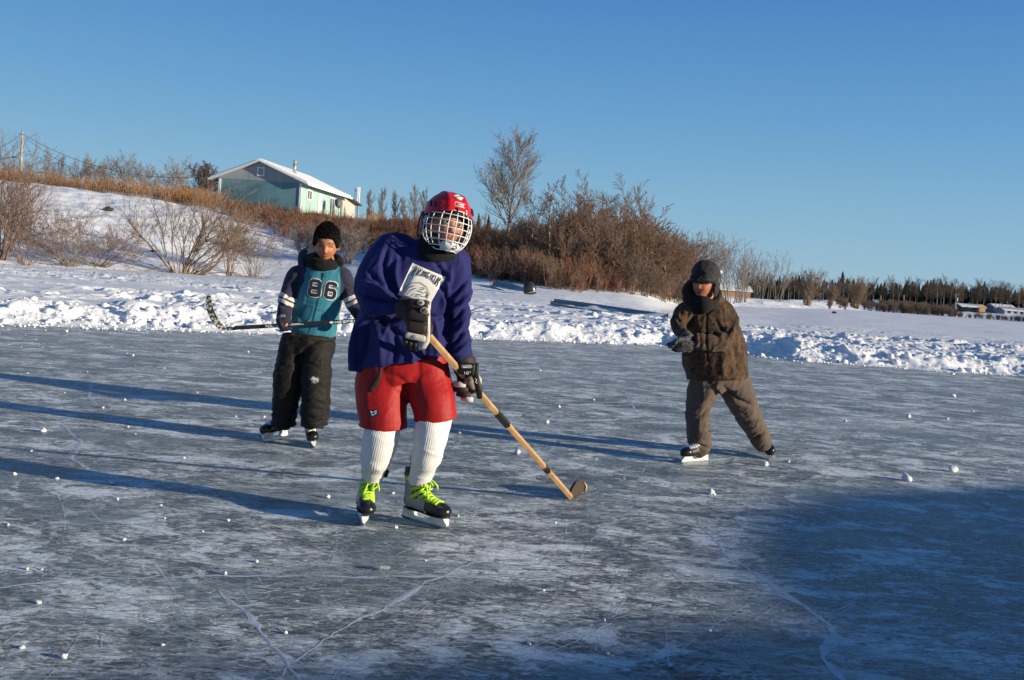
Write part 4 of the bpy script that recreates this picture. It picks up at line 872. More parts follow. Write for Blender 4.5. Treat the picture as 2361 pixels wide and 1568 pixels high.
mb = MB(); mb.tube([mo+Vector((0, 0, -.5)), mo+Vector((0, 0, .03))], .10, 8); mb.build('leg', blk, root)
rk = atpx(1260, 60); mb = MB(); V, F = ball((0, 0, 0), (.78, .5, .42), None, 22, 14); V = np.array([tuple(v) for v in V]); V *= (1+.22*fbm(V[:, 0]*2, V[:, 1]*2, V[:, 2]*2, seed=3)[:, None]); mb.add(V+np.array(rk)+np.array([0, 0, .05]), F)
root = mb.build('boulder', simple('rock_brown', (.20, .15, .11), .85, vs=3, bump=.4, bs=8, bd=.05)); tag(root, 'brown boulder with a thick cap of snow between the two boats', 'boulder')
mb = MB(); V, F = ball((0, 0, 0), (.74, .5, .24), None, 20, 12); V = np.array([tuple(v) for v in V]); mb.add(V+np.array(rk)+np.array([-.05, .0, .40]), F); mb.build('snow_cap', SNOW, root)
def debris(px, r, sz, label, mat, seed):
    p = atpx(px, r); V, F = ball((0, 0, 0), (sz, sz*.6, sz*.5), None, 12, 8); V = np.array([tuple(v) for v in V]); V *= (1+.5*fbm(V[:, 0]*4, V[:, 1]*4, V[:, 2]*4, seed=seed)[:, None])
    o = part('stump', V+np.array(p)+np.array([0, 0, sz*.25]), F, mat, None); tag(o, label, 'stump')
DK = simple('dark_debris', (.04, .035, .03), .8)
debris(245, 76, .42, 'dark stump poking out of the snow slope above the shrubs', DK, 1); debris(1925, 110, .3, 'small dark lump on the lake snow right of the shed', DK, 2); debris(353, 61, .2, 'tiny dark stub on the slope left of the willow', DK, 3)
# ================================================================== tools for people and clothes
def union(pieces, voxel=.006, smooth=4, fac=.5):
    """fuse overlapping closed shapes into one continuous skin; returns V, F (numpy), N"""
    mb = MB()
    for V, F in pieces: mb.add(V, F)
    me = mesh_np('tmp', np.array(mb.v), mb.f, smooth=False); o = bpy.data.objects.new('tmp', me); COL.objects.link(o)
    m = o.modifiers.new('r', 'REMESH'); m.mode = 'VOXEL'; m.voxel_size = voxel
    s = o.modifiers.new('s', 'SMOOTH'); s.iterations = smooth; s.factor = fac
    dg = bpy.context.evaluated_depsgraph_get(); e = o.evaluated_get(dg); m2 = e.to_mesh()
    V = np.zeros(len(m2.vertices)*3, np.float32); m2.vertices.foreach_get('co', V); V = V.reshape(-1, 3).astype(float)
    F = np.zeros(len(m2.loops), np.int32); m2.loops.foreach_get('vertex_index', F)
    ls = np.zeros(len(m2.polygons), np.int32); lt = ls.copy(); m2.polygons.foreach_get('loop_start', ls); m2.polygons.foreach_get('loop_total', lt)
    if (lt == 4).all(): F = F.reshape(-1, 4)
    else: F = [tuple(F[a:a+b]) for a, b in zip(ls, lt)]
    N = np.zeros(len(m2.vertices)*3, np.float32); m2.vertices.foreach_get('normal', N); N = N.reshape(-1, 3).astype(float)
    e.to_mesh_clear(); bpy.data.objects.remove(o); bpy.data.meshes.remove(me)
    return V, F, N
def norms(V, F):
    me = mesh_np('t', V, F); N = np.zeros(len(me.vertices)*3, np.float32); me.vertices.foreach_get('normal', N); bpy.data.meshes.remove(me); return N.reshape(-1, 3).astype(float)
def limb(pts, seg=20):
    """pts: (px, py, depth, halfwidth_px, depth_radius_m or None) seen in the picture -> closed tapered tube"""
    c = [P(q[0], q[1], q[2]) for q in pts]; r = [q[3]*q[2]/FPX for q in pts]; ry = [q[4] if len(q) > 4 and q[4] else r[i] for i, q in enumerate(pts)]
    # round off by Catmull-Rom resampling
    C = []; RX = []; RY = []; n = len(c)
    for i in range(n-1):
        p0, p1, p2, p3 = c[max(i-1, 0)], c[i], c[i+1], c[min(i+2, n-1)]
        for k in range(4):
            t = k/4; C.append(.5*((2*p1)+(p2-p0)*t+(2*p0-5*p1+4*p2-p3)*t*t+(3*p1-p0-3*p2+p3)*t**3)); s = t*t*(3-2*t); RX.append(r[i]*(1-s)+r[i+1]*s); RY.append(ry[i]*(1-s)+ry[i+1]*s)
    C.append(c[-1]); RX.append(r[-1]); RY.append(ry[-1])
    return tube(C, RX, seg, RY, up=(0, -1, .02))
def fold_disp(V, folds, D):
    """folds: polylines in picture px -> ridge (+) or groove (-) amplitude in metres with width in px"""
    x, y = px_of(V); d = np.zeros(len(V))
    for pts, w, amp in folds:
        best = np.full(len(V), 1e9); tt = np.zeros(len(V)); n = len(pts)-1
        for i in range(n):
            ax, ay = pts[i]; bx, by = pts[i+1]; L = (bx-ax)**2+(by-ay)**2
            t = np.clip(((x-ax)*(bx-ax)+(y-ay)*(by-ay))/L, 0, 1); q = np.hypot(x-ax-t*(bx-ax), y-ay-t*(by-ay)); m = q < best
            best = np.where(m, q, best); tt = np.where(m, (i+t)/n, tt)
        d += amp*np.exp(-(best/w)**2)*np.clip(np.sin(np.pi*(.12+.8*tt))*1.15, 0, 1)
    return d
def crumple(V, amp, f, dirv=(0, 0, 1), st=2.6, seed=0):
    """soft cloth creases, long along dirv"""
    d = np.array(dirv, float); d /= np.linalg.norm(d); a = V@d; W_ = V-np.outer(a, d)*(1-1/st)
    q = W_*f; w = fbm(q[:, 0]*.6, q[:, 1]*.6, q[:, 2]*.6, oct=2, seed=seed+50)*1.1
    n = vnoise(q[:, 0]+w, q[:, 1]+w*.7, q[:, 2]-w, seed=seed); n2 = vnoise(q[:, 0]*2.3-w, q[:, 1]*2.3, q[:, 2]*2.3+w, seed=seed+7)
    k = .5*(1-np.abs(n)*1.6)+.5*np.clip(1-np.abs(n)*2.6, 0, 1)**1.6; k2 = np.clip(1-np.abs(n2)*2.4, 0, 1)**1.5
    return amp*((k*2-.9)*.7+(k2*2-.6)*.35)
def cloth(name, col, rough=.85, bump=.25, weave=900, var=.08, sheen=.02, big=14, extra=None, bigb=.35):
    b = NB(name); co = b.coord(); n = b.noise(co, 9, 5, .6)
    c = b.mix(b.ramp(n, [(.3, 0), (.7, 1)]), tuple(q*(1-var) for q in col), tuple(min(1, q*(1+var)) for q in col))
    if extra: c = extra(b, c)
    b.P(Base_Color=c, Roughness=rough, Sheen_Weight=sheen, Sheen_Roughness=.5, Specular_IOR_Level=.25)
    h = b.math('ADD', b.math('MULTIPLY', b.noise(co, weave, 2, .6), .12), b.math('MULTIPLY', b.noise(co, big, 4, .55, .8), bigb)); b.bump(h, bump, .02)
    return b.mat
def bvh(o):
    me = o.data; w = wloc(o) if o.parent else o.location
    vs = [v.co+w for v in me.vertices]; return BVHTree.FromPolygons(vs, [tuple(p.vertices) for p in me.polygons])
EYE = Vector((0, 0, CAMH))
def on_surf(tr, px, py, off=.0025, miss=None):
    d = ray(px, py).normalized(); h = tr.ray_cast(EYE, d)
    if h[0] is None: return miss
    return h[0]-d*off
from mathutils.geometry import delaunay_2d_cdt
def patch(name, tr, poly, mat, parent, off=.0025, step=4.0, label=None):
    """a sheet of print lying on a garment; poly in picture px"""
    vs = []; n = len(poly)
    for i in range(n):
        a, c = poly[i], poly[(i+1) % n]; k = max(1, int(math.hypot(c[0]-a[0], c[1]-a[1])/step))
        for j in range(k): vs.append(Vector((a[0]+(c[0]-a[0])*j/k, a[1]+(c[1]-a[1])*j/k)))
    m = len(vs); xs = [v.x for v in vs]; ys = [v.y for v in vs]; x = min(xs)+step*.5
    while x < max(xs):
        y = min(ys)+step*.5
        while y < max(ys): vs.append(Vector((x, y))); y += step
        x += step
    V2, E2, F2 = delaunay_2d_cdt(vs, [], [list(range(m))], 1, 1e-4)[:3]
    V = [on_surf(tr, v.x, v.y, off) for v in V2]; ok = [v is not None for v in V]; base = next((v for v in V if v is not None), None)
    if base is None: return None
    V = [v if v is not None else base for v in V]; F = [tuple(f)[::-1] for f in F2 if all(ok[i] for i in f) and max((V[f[i]]-V[f[i-1]]).length for i in range(3)) < step*.02]
    o = part(name, np.array([tuple(v) for v in V]), F, mat, parent)
    if label: o['label'] = label
    return o
def strokes(name, tr, lines, w, mat, parent, off=.004, step=3.0, closed=False):
    """drawn lines of width w px lying on a surface; one mesh"""
    mb = MB()
    for L in lines:
        L = list(L)+([L[0], L[1]] if closed else []); pts = []
        for a, c in zip(L[:-1], L[1:]):
            k = max(1, int(math.hypot(c[0]-a[0], c[1]-a[1])/step)); pts += [(a[0]+(c[0]-a[0])*j/k, a[1]+(c[1]-a[1])*j/k) for j in range(k)]
        pts.append(L[-1]); V = []; okp = True
        for i, p in enumerate(pts):
            a, c = pts[max(i-1, 0)], pts[min(i+1, len(pts)-1)]; dx, dy = c[0]-a[0], c[1]-a[1]; l = math.hypot(dx, dy) or 1
            e = w*.5*(.15 if (not closed and i in (0, len(pts)-1)) and 0 else 1)
            for s in (1, -1): V.append(on_surf(tr, p[0]-dy/l*e*s, p[1]+dx/l*e*s, off))
        for i in range(len(pts)-1):
            q = [V[2*i], V[2*i+1], V[2*i+3], V[2*i+2]]
            if all(v is not None for v in q) and max((q[k]-q[k-1]).length for k in range(4)) < (step+w)*.012: mb.add(q, [(0, 1, 2, 3)])
    return mb.build(name, mat, parent, smooth=False) if mb.v else None
# plain stroke capitals on a 1 x 1 cell (x right, y down)
GLY = {'P': [[(0, 1), (0, 0), (.85, 0), (.85, .5), (0, .5)]], 'I': [[(.5, 0), (.5, 1)]], 'K': [[(0, 0), (0, 1)], [(.9, 0), (.05, .55), (.95, 1)]], 'A': [[(0, 1), (.5, 0), (1, 1)], [(.2, .65), (.8, .65)]],
 'N': [[(0, 1), (0, 0), (.95, 1), (.95, 0)]], 'G': [[(.95, .15), (.7, 0), (.15, 0), (0, .2), (0, .8), (.15, 1), (.9, 1), (.9, .55), (.5, .55)]], 'U': [[(0, 0), (0, .85), (.2, 1), (.75, 1), (.95, .85), (.95, 0)]],
 'M': [[(0, 1), (0, 0), (.5, .55), (1, 0), (1, 1)]], 'R': [[(0, 1), (0, 0), (.85, 0), (.85, .5), (0, .5)], [(.4, .5), (.95, 1)]], 'O': [[(0, .2), (.2, 0), (.8, 0), (1, .2), (1, .8), (.8, 1), (.2, 1), (0, .8), (0, .2)]],
 'E': [[(.9, 0), (0, 0), (0, 1), (.9, 1)], [(0, .5), (.75, .5)]], 'H': [[(0, 0), (0, 1)], [(.9, 0), (.9, 1)], [(0, .5), (.9, .5)]], 'S': [[(.95, 0), (.1, 0), (0, .5), (.9, .5), (.85, 1), (0, 1)]], 'L': [[(0, 0), (0, 1), (.85, 1)]],
 '1': [[(.2, .2), (.5, 0), (.5, 1)]], '0': [[(0, .2), (.2, 0), (.7, 0), (.9, .2), (.9, .8), (.7, 1), (.2, 1), (0, .8), (0, .2)]], '"': [[(.2, 0), (.2, .3)], [(.6, 0), (.6, .3)]], 'B': [[(0, 0), (.8, 0), (.9, .2), (.8, .5), (0, .5)], [(0, 0), (0, 1), (.85, 1), (.95, .75), (.85, .5)]]}
def word(txt, f, gap=.22):
    """f(u, v) maps word coords (u along 0..1, v down 0..1) to px"""
    n = len(txt); out = []
    for i, ch in enumerate(txt):
        for L in GLY.get(ch, []): out.append([f((i+x*(1-gap)+gap*.5)/n, y) for x, y in L])
    return out
# ---- heads
def head_pts(sx=.076, sy=.094, sz=.118, chub=.0):
    """local head: z up, face toward -y, origin at ear level in the middle"""
    nu, nv = 96, 72; V = [(0, 0, 1.)]; F = []
    for i in range(1, nv):
        th = math.pi*i/nv
        for k in range(nu):
            ph = 2*math.pi*k/nu; V.append((math.sin(th)*math.cos(ph), math.sin(th)*math.sin(ph), math.cos(th)))
    V.append((0, 0, -1.)); V = np.array(V); L = len(V)-1
    for k in range(nu):
        k2 = (k+1) % nu; F.append((0, 1+k, 1+k2)); F.append((L, L-nu+k2, L-nu+k))
    for i in range(nv-2):
        for k in range(nu):
            k2 = (k+1) % nu; a = 1+i*nu; F.append((a+k, a+nu+k, a+nu+k2, a+k2))
    x, y, z = V[:, 0].copy(), V[:, 1].copy(), V[:, 2].copy(); fr = np.clip(-y, 0, 1)
    X = sx*x; Y = np.where(y < 0, sy*.93*y, sy*1.08*y); Z = sz*z
    low = np.clip(-z, 0, 1); X *= 1-(.34-chub*.3)*low**1.6; X *= 1+.05*np.exp(-((z-.35)/.35)**2)
    Y = np.where(y > 0, Y*(1-.35*low**1.2), Y*(1-.05*low))                       # nape tucks in
    Y = Y-.012*fr*np.exp(-((z+.85)/.2)**2)                                       # chin
    Y = np.where(y < 0, Y+.010*fr*np.exp(-((z-.95)/.35)**2), Y)
    def g(cx, cz, wx, wz, a):
        return a*np.exp(-((X-cx)/wx)**2-((Z-cz)/wz)**2)*(y < 0)
    for s in (-1, 1):
        Y += g(s*.031, .008, .017, .013, .0085)                                  # eye sockets
        Y -= g(s*.036, -.028, .022, .022, .006+chub*.03)                         # cheeks
        Y -= g(s*.030, .030, .020, .008, .0035)                                  # brows
        Y -= g(s*.0115, -.031, .007, .007, .006)                                 # nostrils
    Y -= g(0, -.012, .010, .022, .010); Y -= g(0, -.026, .010, .012, .0125)      # nose
    Y -= g(0, -.054, .021, .006, .0055); Y -= g(0, -.066, .018, .006, .0055); Y += g(0, -.060, .020, .0028, .0035)
    Y -= g(0, -.092, .018, .014, .004)
    return np.stack([X, Y, Z], -1), F
def head_cols(L, skin=(.50, .25, .145), lip=(.42, .13, .10), squint=False, brow=(.03, .02, .015)):
    """colour by place on the face (L = head-local coordinates)"""
    n = len(L); C = np.tile(np.array([*skin, 1.]), (n, 1)); x, y, z = L[:, 0], L[:, 1], L[:, 2]; f = y < -.03
    def blend(m, c): C[:, :3] = C[:, :3]*(1-m[:, None])+np.array(c)*m[:, None]
    for s in (-1, 1): blend(np.exp(-((x-s*.040)/.020)**2-((z+.030)/.017)**2)*f*.5, (.48, .13, .075))
    blend(np.exp(-((x)/.012)**2-((z+.03)/.012)**2)*f*.4, (.46, .15, .09))
    blend(np.clip(1.6*np.exp(-((x)/.022)**4-((z+.060)/.0095)**4), 0, 1)*f, lip); blend(np.clip(1.5*np.exp(-(x/.017)**4-((z+.0595)/.0022)**2), 0, 1)*f, (.10, .02, .02))
    for s in (-1, 1):
        xx = (x-s*.032)*s
        blend(np.clip(1.5*np.exp(-(xx/.019)**4-((z-.034-.12*xx+9*xx*xx)/.0052)**2), 0, 1)*f*.95, brow)
        if squint: blend(np.clip(1.6*np.exp(-(xx/.015)**4-((z-.008+.10*xx+10*xx*xx)/.0042)**2), 0, 1)*f, (.03, .015, .01))
        else: blend(np.clip(1.5*np.exp(-(xx/.0155)**4-((z-.0135+9*xx*xx)/.0028)**2), 0, 1)*f, (.03, .015, .01))
    return C
def skin_mat():
    b = NB('skin'); c = b.attr('Col', 0); n = b.noise(b.coord(), 60, 3); c = b.mix(b.math('MULTIPLY', n, .10), c, (.44, .19, .11)); b.P(Base_Color=c, Roughness=.52, Specular_IOR_Level=.4)
    b.p.inputs['Subsurface Weight'].default_value = .12; b.p.inputs['Subsurface Radius'].default_value = (.012, .005, .003); b.bump(b.noise(b.coord(), 500, 2), .15, .001); return b.mat
SKIN = skin_mat()
def HM(px, py, d, yaw=0, roll=0, pitch=0, sc=1.0):
    return Matrix.Translation(P(px, py, d))@(Matrix.Rotation(R(roll), 3, 'Y')@Matrix.Rotation(R(yaw), 3, 'Z')@Matrix.Rotation(R(pitch), 3, 'X')).to_4x4()@Matrix.Scale(sc, 4)
def xf(M, V): return np.array([tuple(M@Vector(v)) for v in V])
def apply(M, V):
    A = np.array(M); return np.asarray(V)@A[:3, :3].T+A[:3, 3]
def make_body(label, pieces, H, hp, cols, voxel=.0055, origin=None):
    """pieces: closed limb shapes (world); the head is fused in; one continuous skin coloured by place"""
    hv, hf = hp; pcs = list(pieces)+[(apply(H, hv), hf)]
    ears = []
    for s in (-1, 1):
        V, F = ball((s*.080, .010, -.005), (.010, .018, .030), Matrix.Rotation(s*.3, 3, 'Z'), 14, 10); pcs.append((apply(H, [tuple(v) for v in V]), F))
    V, F, N = union(pcs, voxel, 2, .4); Hi = np.array(H.inverted()); L = V@Hi[:3, :3].T+Hi[:3, 3]
    C = cols(L); me = mesh_np('person', V-np.array(origin), F, SKIN); at = me.color_attributes.new('Col', 'FLOAT_COLOR', 'POINT'); at.data.foreach_set('color', C.astype(np.float32).ravel())
    o = link('person', me); o.location = origin; tag(o, label, 'person'); return o
# ---- hands
def fist(c, axis, wrist, sc=1.0, r=.0095, glove=1.0, flip=1):
    """closed hand round a shaft at c; returns palm piece, list of finger pieces, thumb piece"""
    c = Vector(c); a = Vector(axis).normalized(); w = (Vector(wrist)-c); w = (w-a*w.dot(a)).normalized(); n = a.cross(w)*flip
    palm = tube([c+w*.075*sc, c+w*.055*sc, c+w*.028*sc+n*.004, c+w*.018*sc+n*.006], [.026*sc*glove, .034*sc*glove, .040*sc*glove, .036*sc*glove], 14, [.020*sc*glove, .022*sc*glove, .020*sc*glove, .014*sc*glove], up=n)
    fs = []
    for k in range(4):
        o = a*((k-1.5)*-.0205*sc*glove); rr = r*sc*[1, 1.06, 1.0, .86][k]; ra = (.021+.3*rr)*sc+.006; L = [205, 215, 208, 185][k]; pts = []; rad = []
        for i in range(8):
            t = R(-55+L*i/7); pts.append(c+o+(w*math.cos(t)*-1*-1+n*math.sin(t))*(ra+(.006 if i in (2, 5) else 0))); rad.append(rr*(1.06 if i in (0, 2, 5) else 1)*(.82 if i == 7 else 1))
        # from palm (w side) over the n side to the far side
        pts = [c+o+(w*math.cos(R(20+L*i/7))+n*math.sin(R(20+L*i/7)))*(ra+(.004 if i in (2, 5) else 0)) for i in range(8)]
        fs.append(tube(pts, rad, 10))
    pts = [c+w*.045*sc-n*.012+a*.030*sc, c+w*.022*sc-n*.030+a*.036*sc, c-w*.004*sc-n*.034*sc+a*.026*sc, c-w*.026*sc-n*.018*sc+a*.012*sc]
    thumb = tube(pts, [r*1.35*sc, r*1.2*sc, r*1.1*sc, r*.9*sc], 10)
    return palm, fs, thumb
def open_hand(wr, d, nrm, sc=1.0, r=.009, curl=(.2, .3, .35, .45), side=1):
    """wrist point, finger direction, palm normal"""
    wr = Vector(wr); d = Vector(d).normalized(); n = Vector(nrm); n = (n-d*n.dot(d)).normalized(); s = d.cross(n)*side
    palm = tube([wr, wr+d*.03*sc, wr+d*.06*sc, wr+d*.085*sc], [.024*sc, .034*sc, .040*sc, .038*sc], 14, [.018*sc, .017*sc, .015*sc, .012*sc], up=n); fs = []
    for k in range(4):
        b = wr+d*.080*sc+s*((k-1.5)*.020*sc); L = [.068, .076, .070, .055][k]*sc; cur = curl[k]; pts = [b-d*.012]; dd = d.copy()
        for i in range(4):
            pts.append(pts[-1]+dd*L/3.2); dd = (dd+n*cur).normalized()
        fs.append(tube(pts, [r*1.1*sc, r*1.08*sc, r*sc, r*.95*sc, r*.72*sc], 10))
    b = wr+d*.02*sc-s*.026*sc; thumb = tube([b, b+(d-s*.8).normalized()*.03*sc, b+(d-s*.35).normalized()*.058*sc+n*.008, b+(d*1.0-s*.15).normalized()*.078*sc+n*.014], [r*1.5*sc, r*1.3*sc, r*1.1*sc, r*.85*sc], 10)
    return palm, fs, thumb
# ---- skates
STEEL = simple('blade_steel', (.55, .56, .58), .22, 1.0); WHITEP = simple('white_holder', (.72, .72, .70), .35)
BLKG = simple('black_toe', (.012, .012, .013), .28); BLKM = simple('black_boot', (.018, .018, .02), .5, bump=.2, bs=200)
def skate_matrix(heel, toe, roll, sc=1.0, pitch=0, lift=0):
    heel, toe = Vector(heel), Vector(toe); ax = (toe-heel); ax.z = 0; ax.normalize(); mid = (heel+toe)/2
    return Matrix.Translation(mid+Vector((0, 0, lift)))@Matrix.Rotation(math.atan2(ax.y, ax.x), 4, 'Z')@Matrix.Rotation(R(roll), 4, 'X')@Matrix.Rotation(R(pitch), 4, 'Y')@Matrix.Translation((-.035*sc, 0, 0))@Matrix.Scale(sc, 4)
def feet(M):
    """ankle and foot inside the boot"""
    return tube([M@Vector(q) for q in [(-.03, 0, .33), (-.034, 0, .26), (-.045, 0, .18), (-.045, 0, .125), (.0, 0, .105), (.07, 0, .098), (.13, 0, .094)]], [.030, .028, .026, .030, .030, .030, .02], 12)
def skate(heel, toe, roll, parent, lace, sc=1.0, pitch=0, side=None, lacemode='plain', lean=0, inside=1, label=None, lift=0):
    """heel, toe: ground points of the blade ends (world); roll tips the blade sideways, degrees"""
    heel, toe = Vector(heel), Vector(toe); ax = (toe-heel); ax.z = 0; ax.normalize(); mid = (heel+toe)/2
    M = skate_matrix(heel, toe, roll, sc, pitch, lift)
    foot = tube([(-.095, 0, .108), (-.085, 0, .108), (-.05, 0, .106), (.0, 0, .104), (.06, 0, .100), (.115, 0, .096), (.155, 0, .092), (.175, 0, .089), (.184, 0, .087)], [.014, .030, .036, .038, .043, .046, .040, .028, .012], 24, [.018, .038, .042, .044, .040, .034, .028, .021, .010], up=(0, 0, 1))
    foot = ([Vector((v.x, v.y, max(v.z, .067))) for v in foot[0]], foot[1])
    shaft = tube([(-.050, 0, .08), (-.052, 0, .12), (-.048, 0, .16), (-.040, 0, .20), (-.032, 0, .245), (-.028, 0, .262)], [.040, .044, .047, .050, .052, .050], 24, [.034, .036, .036, .039, .044, .042], up=(0, 1, 0))
    inst = tube([(-.03, 0, .19), (.0, 0, .155), (.05, 0, .125), (.10, 0, .108)], [.030, .032, .034, .034], 16, [.034, .03, .026, .022], up=(-.3, 0, 1))
    V, F, N = union([foot, shaft, inst], .0045, 5, .5)
    s_ = V[:, 1]; grey = sstep(.028, .033, np.abs(s_))*sstep(.215, .19, V[:, 2]+.5*np.clip(V[:, 0]+.02, -.1, 1))*sstep(.075, .055, V[:, 0])*sstep(-.098, -.088, V[:, 0])
    z0 = .0; boot = part('skate', apply(M, V), F, BOOT_SIDE if side else BLKM, parent, attrs={'side': grey})
    if label: boot['label'] = label
    def add(name, VF, mat, smooth=True):
        return part(name, apply(M, [tuple(v) for v in VF[0]]), VF[1], mat, boot, smooth)
    # toe cap and sole plate
    tc = tube([(.118, 0, .094), (.14, 0, .094), (.162, 0, .091), (.182, 0, .087), (.192, 0, .084)], [.047, .0465, .041, .030, .010], 24, [.034, .034, .030, .023, .008], up=(0, 0, 1)); tc = ([Vector((v.x, v.y, max(v.z, .064))) for v in tc[0]], tc[1]); add('toe_cap', tc, BLKG)
    so = MB(); so.tube([(-.10, 0, .066), (-.05, 0, .066), (.02, 0, .066), (.10, 0, .066), (.16, 0, .066), (.188, 0, .066)], [.016, .033, .030, .044, .040, .012], 16, ry=.005, up=(0, 0, 1)); add('sole', (so.v, so.f), BLKM)
    # holder: towers and runner from a side profile
    prof = [(-.118, .020), (-.112, .040), (-.100, .064), (-.030, .064), (-.038, .046), (-.020, .034), (.045, .032), (.070, .044), (.075, .064), (.165, .064), (.176, .048), (.182, .030), (.180, .020), (.150, .017), (-.09, .017)]
    hb = MB(); n = len(prof); th = [.007 if z < .045 else .017 for x, z in prof]
    vs = [(x, -t, z) for (x, z), t in zip(prof, th)]+[(x, t, z) for (x, z), t in zip(prof, th)]
    hb.add(vs, [tuple(range(n))]+[tuple(range(2*n-1, n-1, -1))]+[(i, i+n, (i+1) % n+n, (i+1) % n) for i in range(n)]); add('blade_holder', (hb.v, hb.f), WHITEP, False)
    bp = [(-.122, .024), (-.128, .012), (-.115, .003), (-.06, .0), (.10, .0), (.155, .003), (.182, .013), (.186, .026)]; n = len(bp); bb = MB()
    vs = [(x, -.002, z) for x, z in bp]+[(x, .002, z) for x, z in bp]; bb.add(vs, [tuple(range(n-1, -1, -1)), tuple(range(n, 2*n))]+[(i, (i+1) % n, (i+1) % n+n, i+n) for i in range(n)]); add('blade', (bb.v, bb.f), STEEL, False)
    # tongue and padded collar
    tg = tube([(.03, 0, .155), (.008, 0, .19), (.006, 0, .235), (.012, 0, .275), (.018, 0, .295)], [.020, .026, .032, .036, .030], 16, [.006, .007, .008, .008, .005], up=(1, 0, .4)); add('tongue', tg, TONGUE if side else BLKM)
    ring = [(-.028+.052*math.cos(a)*1.0, .044*math.sin(a), .262+.010*math.cos(a)) for a in np.linspace(0, 2*math.pi, 25)]; add('collar', tube(ring, .007, 8, cap=False), BLKM)
    # laces by ray casting on the boot
    tr = BVHTree.FromPolygons([Vector(v) for v in V.tolist()]+[Vector(v) for v in tg[0]], [tuple(f) for f in (F.tolist() if isinstance(F, np.ndarray) else F)]+[tuple(i+len(V) for i in f) for f in tg[1]])
    lm_ = MB(); rows = 9; wl = .0056 if lacemode != 'plain' else .0042
    def hit(p, d): 
        h = tr.ray_cast(Vector(p)-d*.15, d); return h[0]-d*.003 if h[0] is not None else None
    for k in range(rows):
        t = k/(rows-1); cx = .118-.112*t; cz = .128+.115*t**1.15; dn = Vector((-math.sin(R(25+55*t)), 0, -math.cos(R(25+55*t))))
        for cr in (-1, 1):
            pts = []
            for j in range(9):
                y = (j/8*2-1)*(.030+.006*t); q = Vector((cx+cr*y*.28, y, cz+cr*y*-.26*(1 if t > .4 else .5))); h = hit(q, dn)
                if h is not None: pts.append(h)
            if len(pts) > 3: lm_.tube(pts, wl, 6)
    if lacemode == 'bow':
        for (w_, z_) in ((.0, .232),):   # wrap round the ankle, then the bow
            lm_.tube([(-.036+.050*math.cos(a)+.004, .047*math.sin(a), z_+.006*math.cos(a)) for a in np.linspace(-2.6, 2.6, 24)], [.0055]*24, 6)
            lm_.tube([(-.036+.052*math.cos(a)+.004, .049*math.sin(a), z_-.010+.004*math.cos(a)) for a in np.linspace(-2.4, 2.4, 24)], [.005]*24, 6)
        k0 = Vector((.026, -.004*inside, .232)); lm_.ball(k0, (.010, .012, .009))
        for s, dz, out_ in ((1, -.055, .030), (-1, -.040, .026)):
            loop = [k0+Vector((.012*math.sin(t*math.pi)+.022*t, s*(out_*math.sin(t*math.pi)), dz*math.sin(t*math.pi*.5)*1.1)) for t in np.linspace(0, 1, 8)]
            loop2 = [loop[-1]]+[loop[-1].lerp(k0, t)+Vector((.006, s*.016*math.sin(t*math.pi), 0)) for t in np.linspace(.15, 1, 7)]
            lm_.tube(loop+loop2, .0045, 6)
        for s, L_ in ((inside, .16), (-inside, .06)):
            lm_.tube([k0+Vector((.006+.045*math.sin(t*2.2), s*(.012+.030*t), -L_*t)) for t in np.linspace(0, 1, 9)], .0045, 6)
    add('laces', (lm_.v, lm_.f), lace)
    return boot, M
def _bs():
    b = NB('boot_side'); a = b.attr('side'); n = b.noise(b.coord(), 30, 4); g = b.mix(n, (.17, .175, .19), (.27, .275, .29)); c = b.mix(b.ramp(a, [(.45, 0), (.55, 1)]), (.02, .02, .022), g); b.P(Base_Color=c, Roughness=.38); return b.mat
BOOT_SIDE = _bs(); TONGUE = simple('tongue_silver', (.20, .205, .21), .4)
LACE_G = simple('lime_lace', (.42, .68, .03), .7); LACE_W = simple('white_lace', (.70, .70, .72), .8)
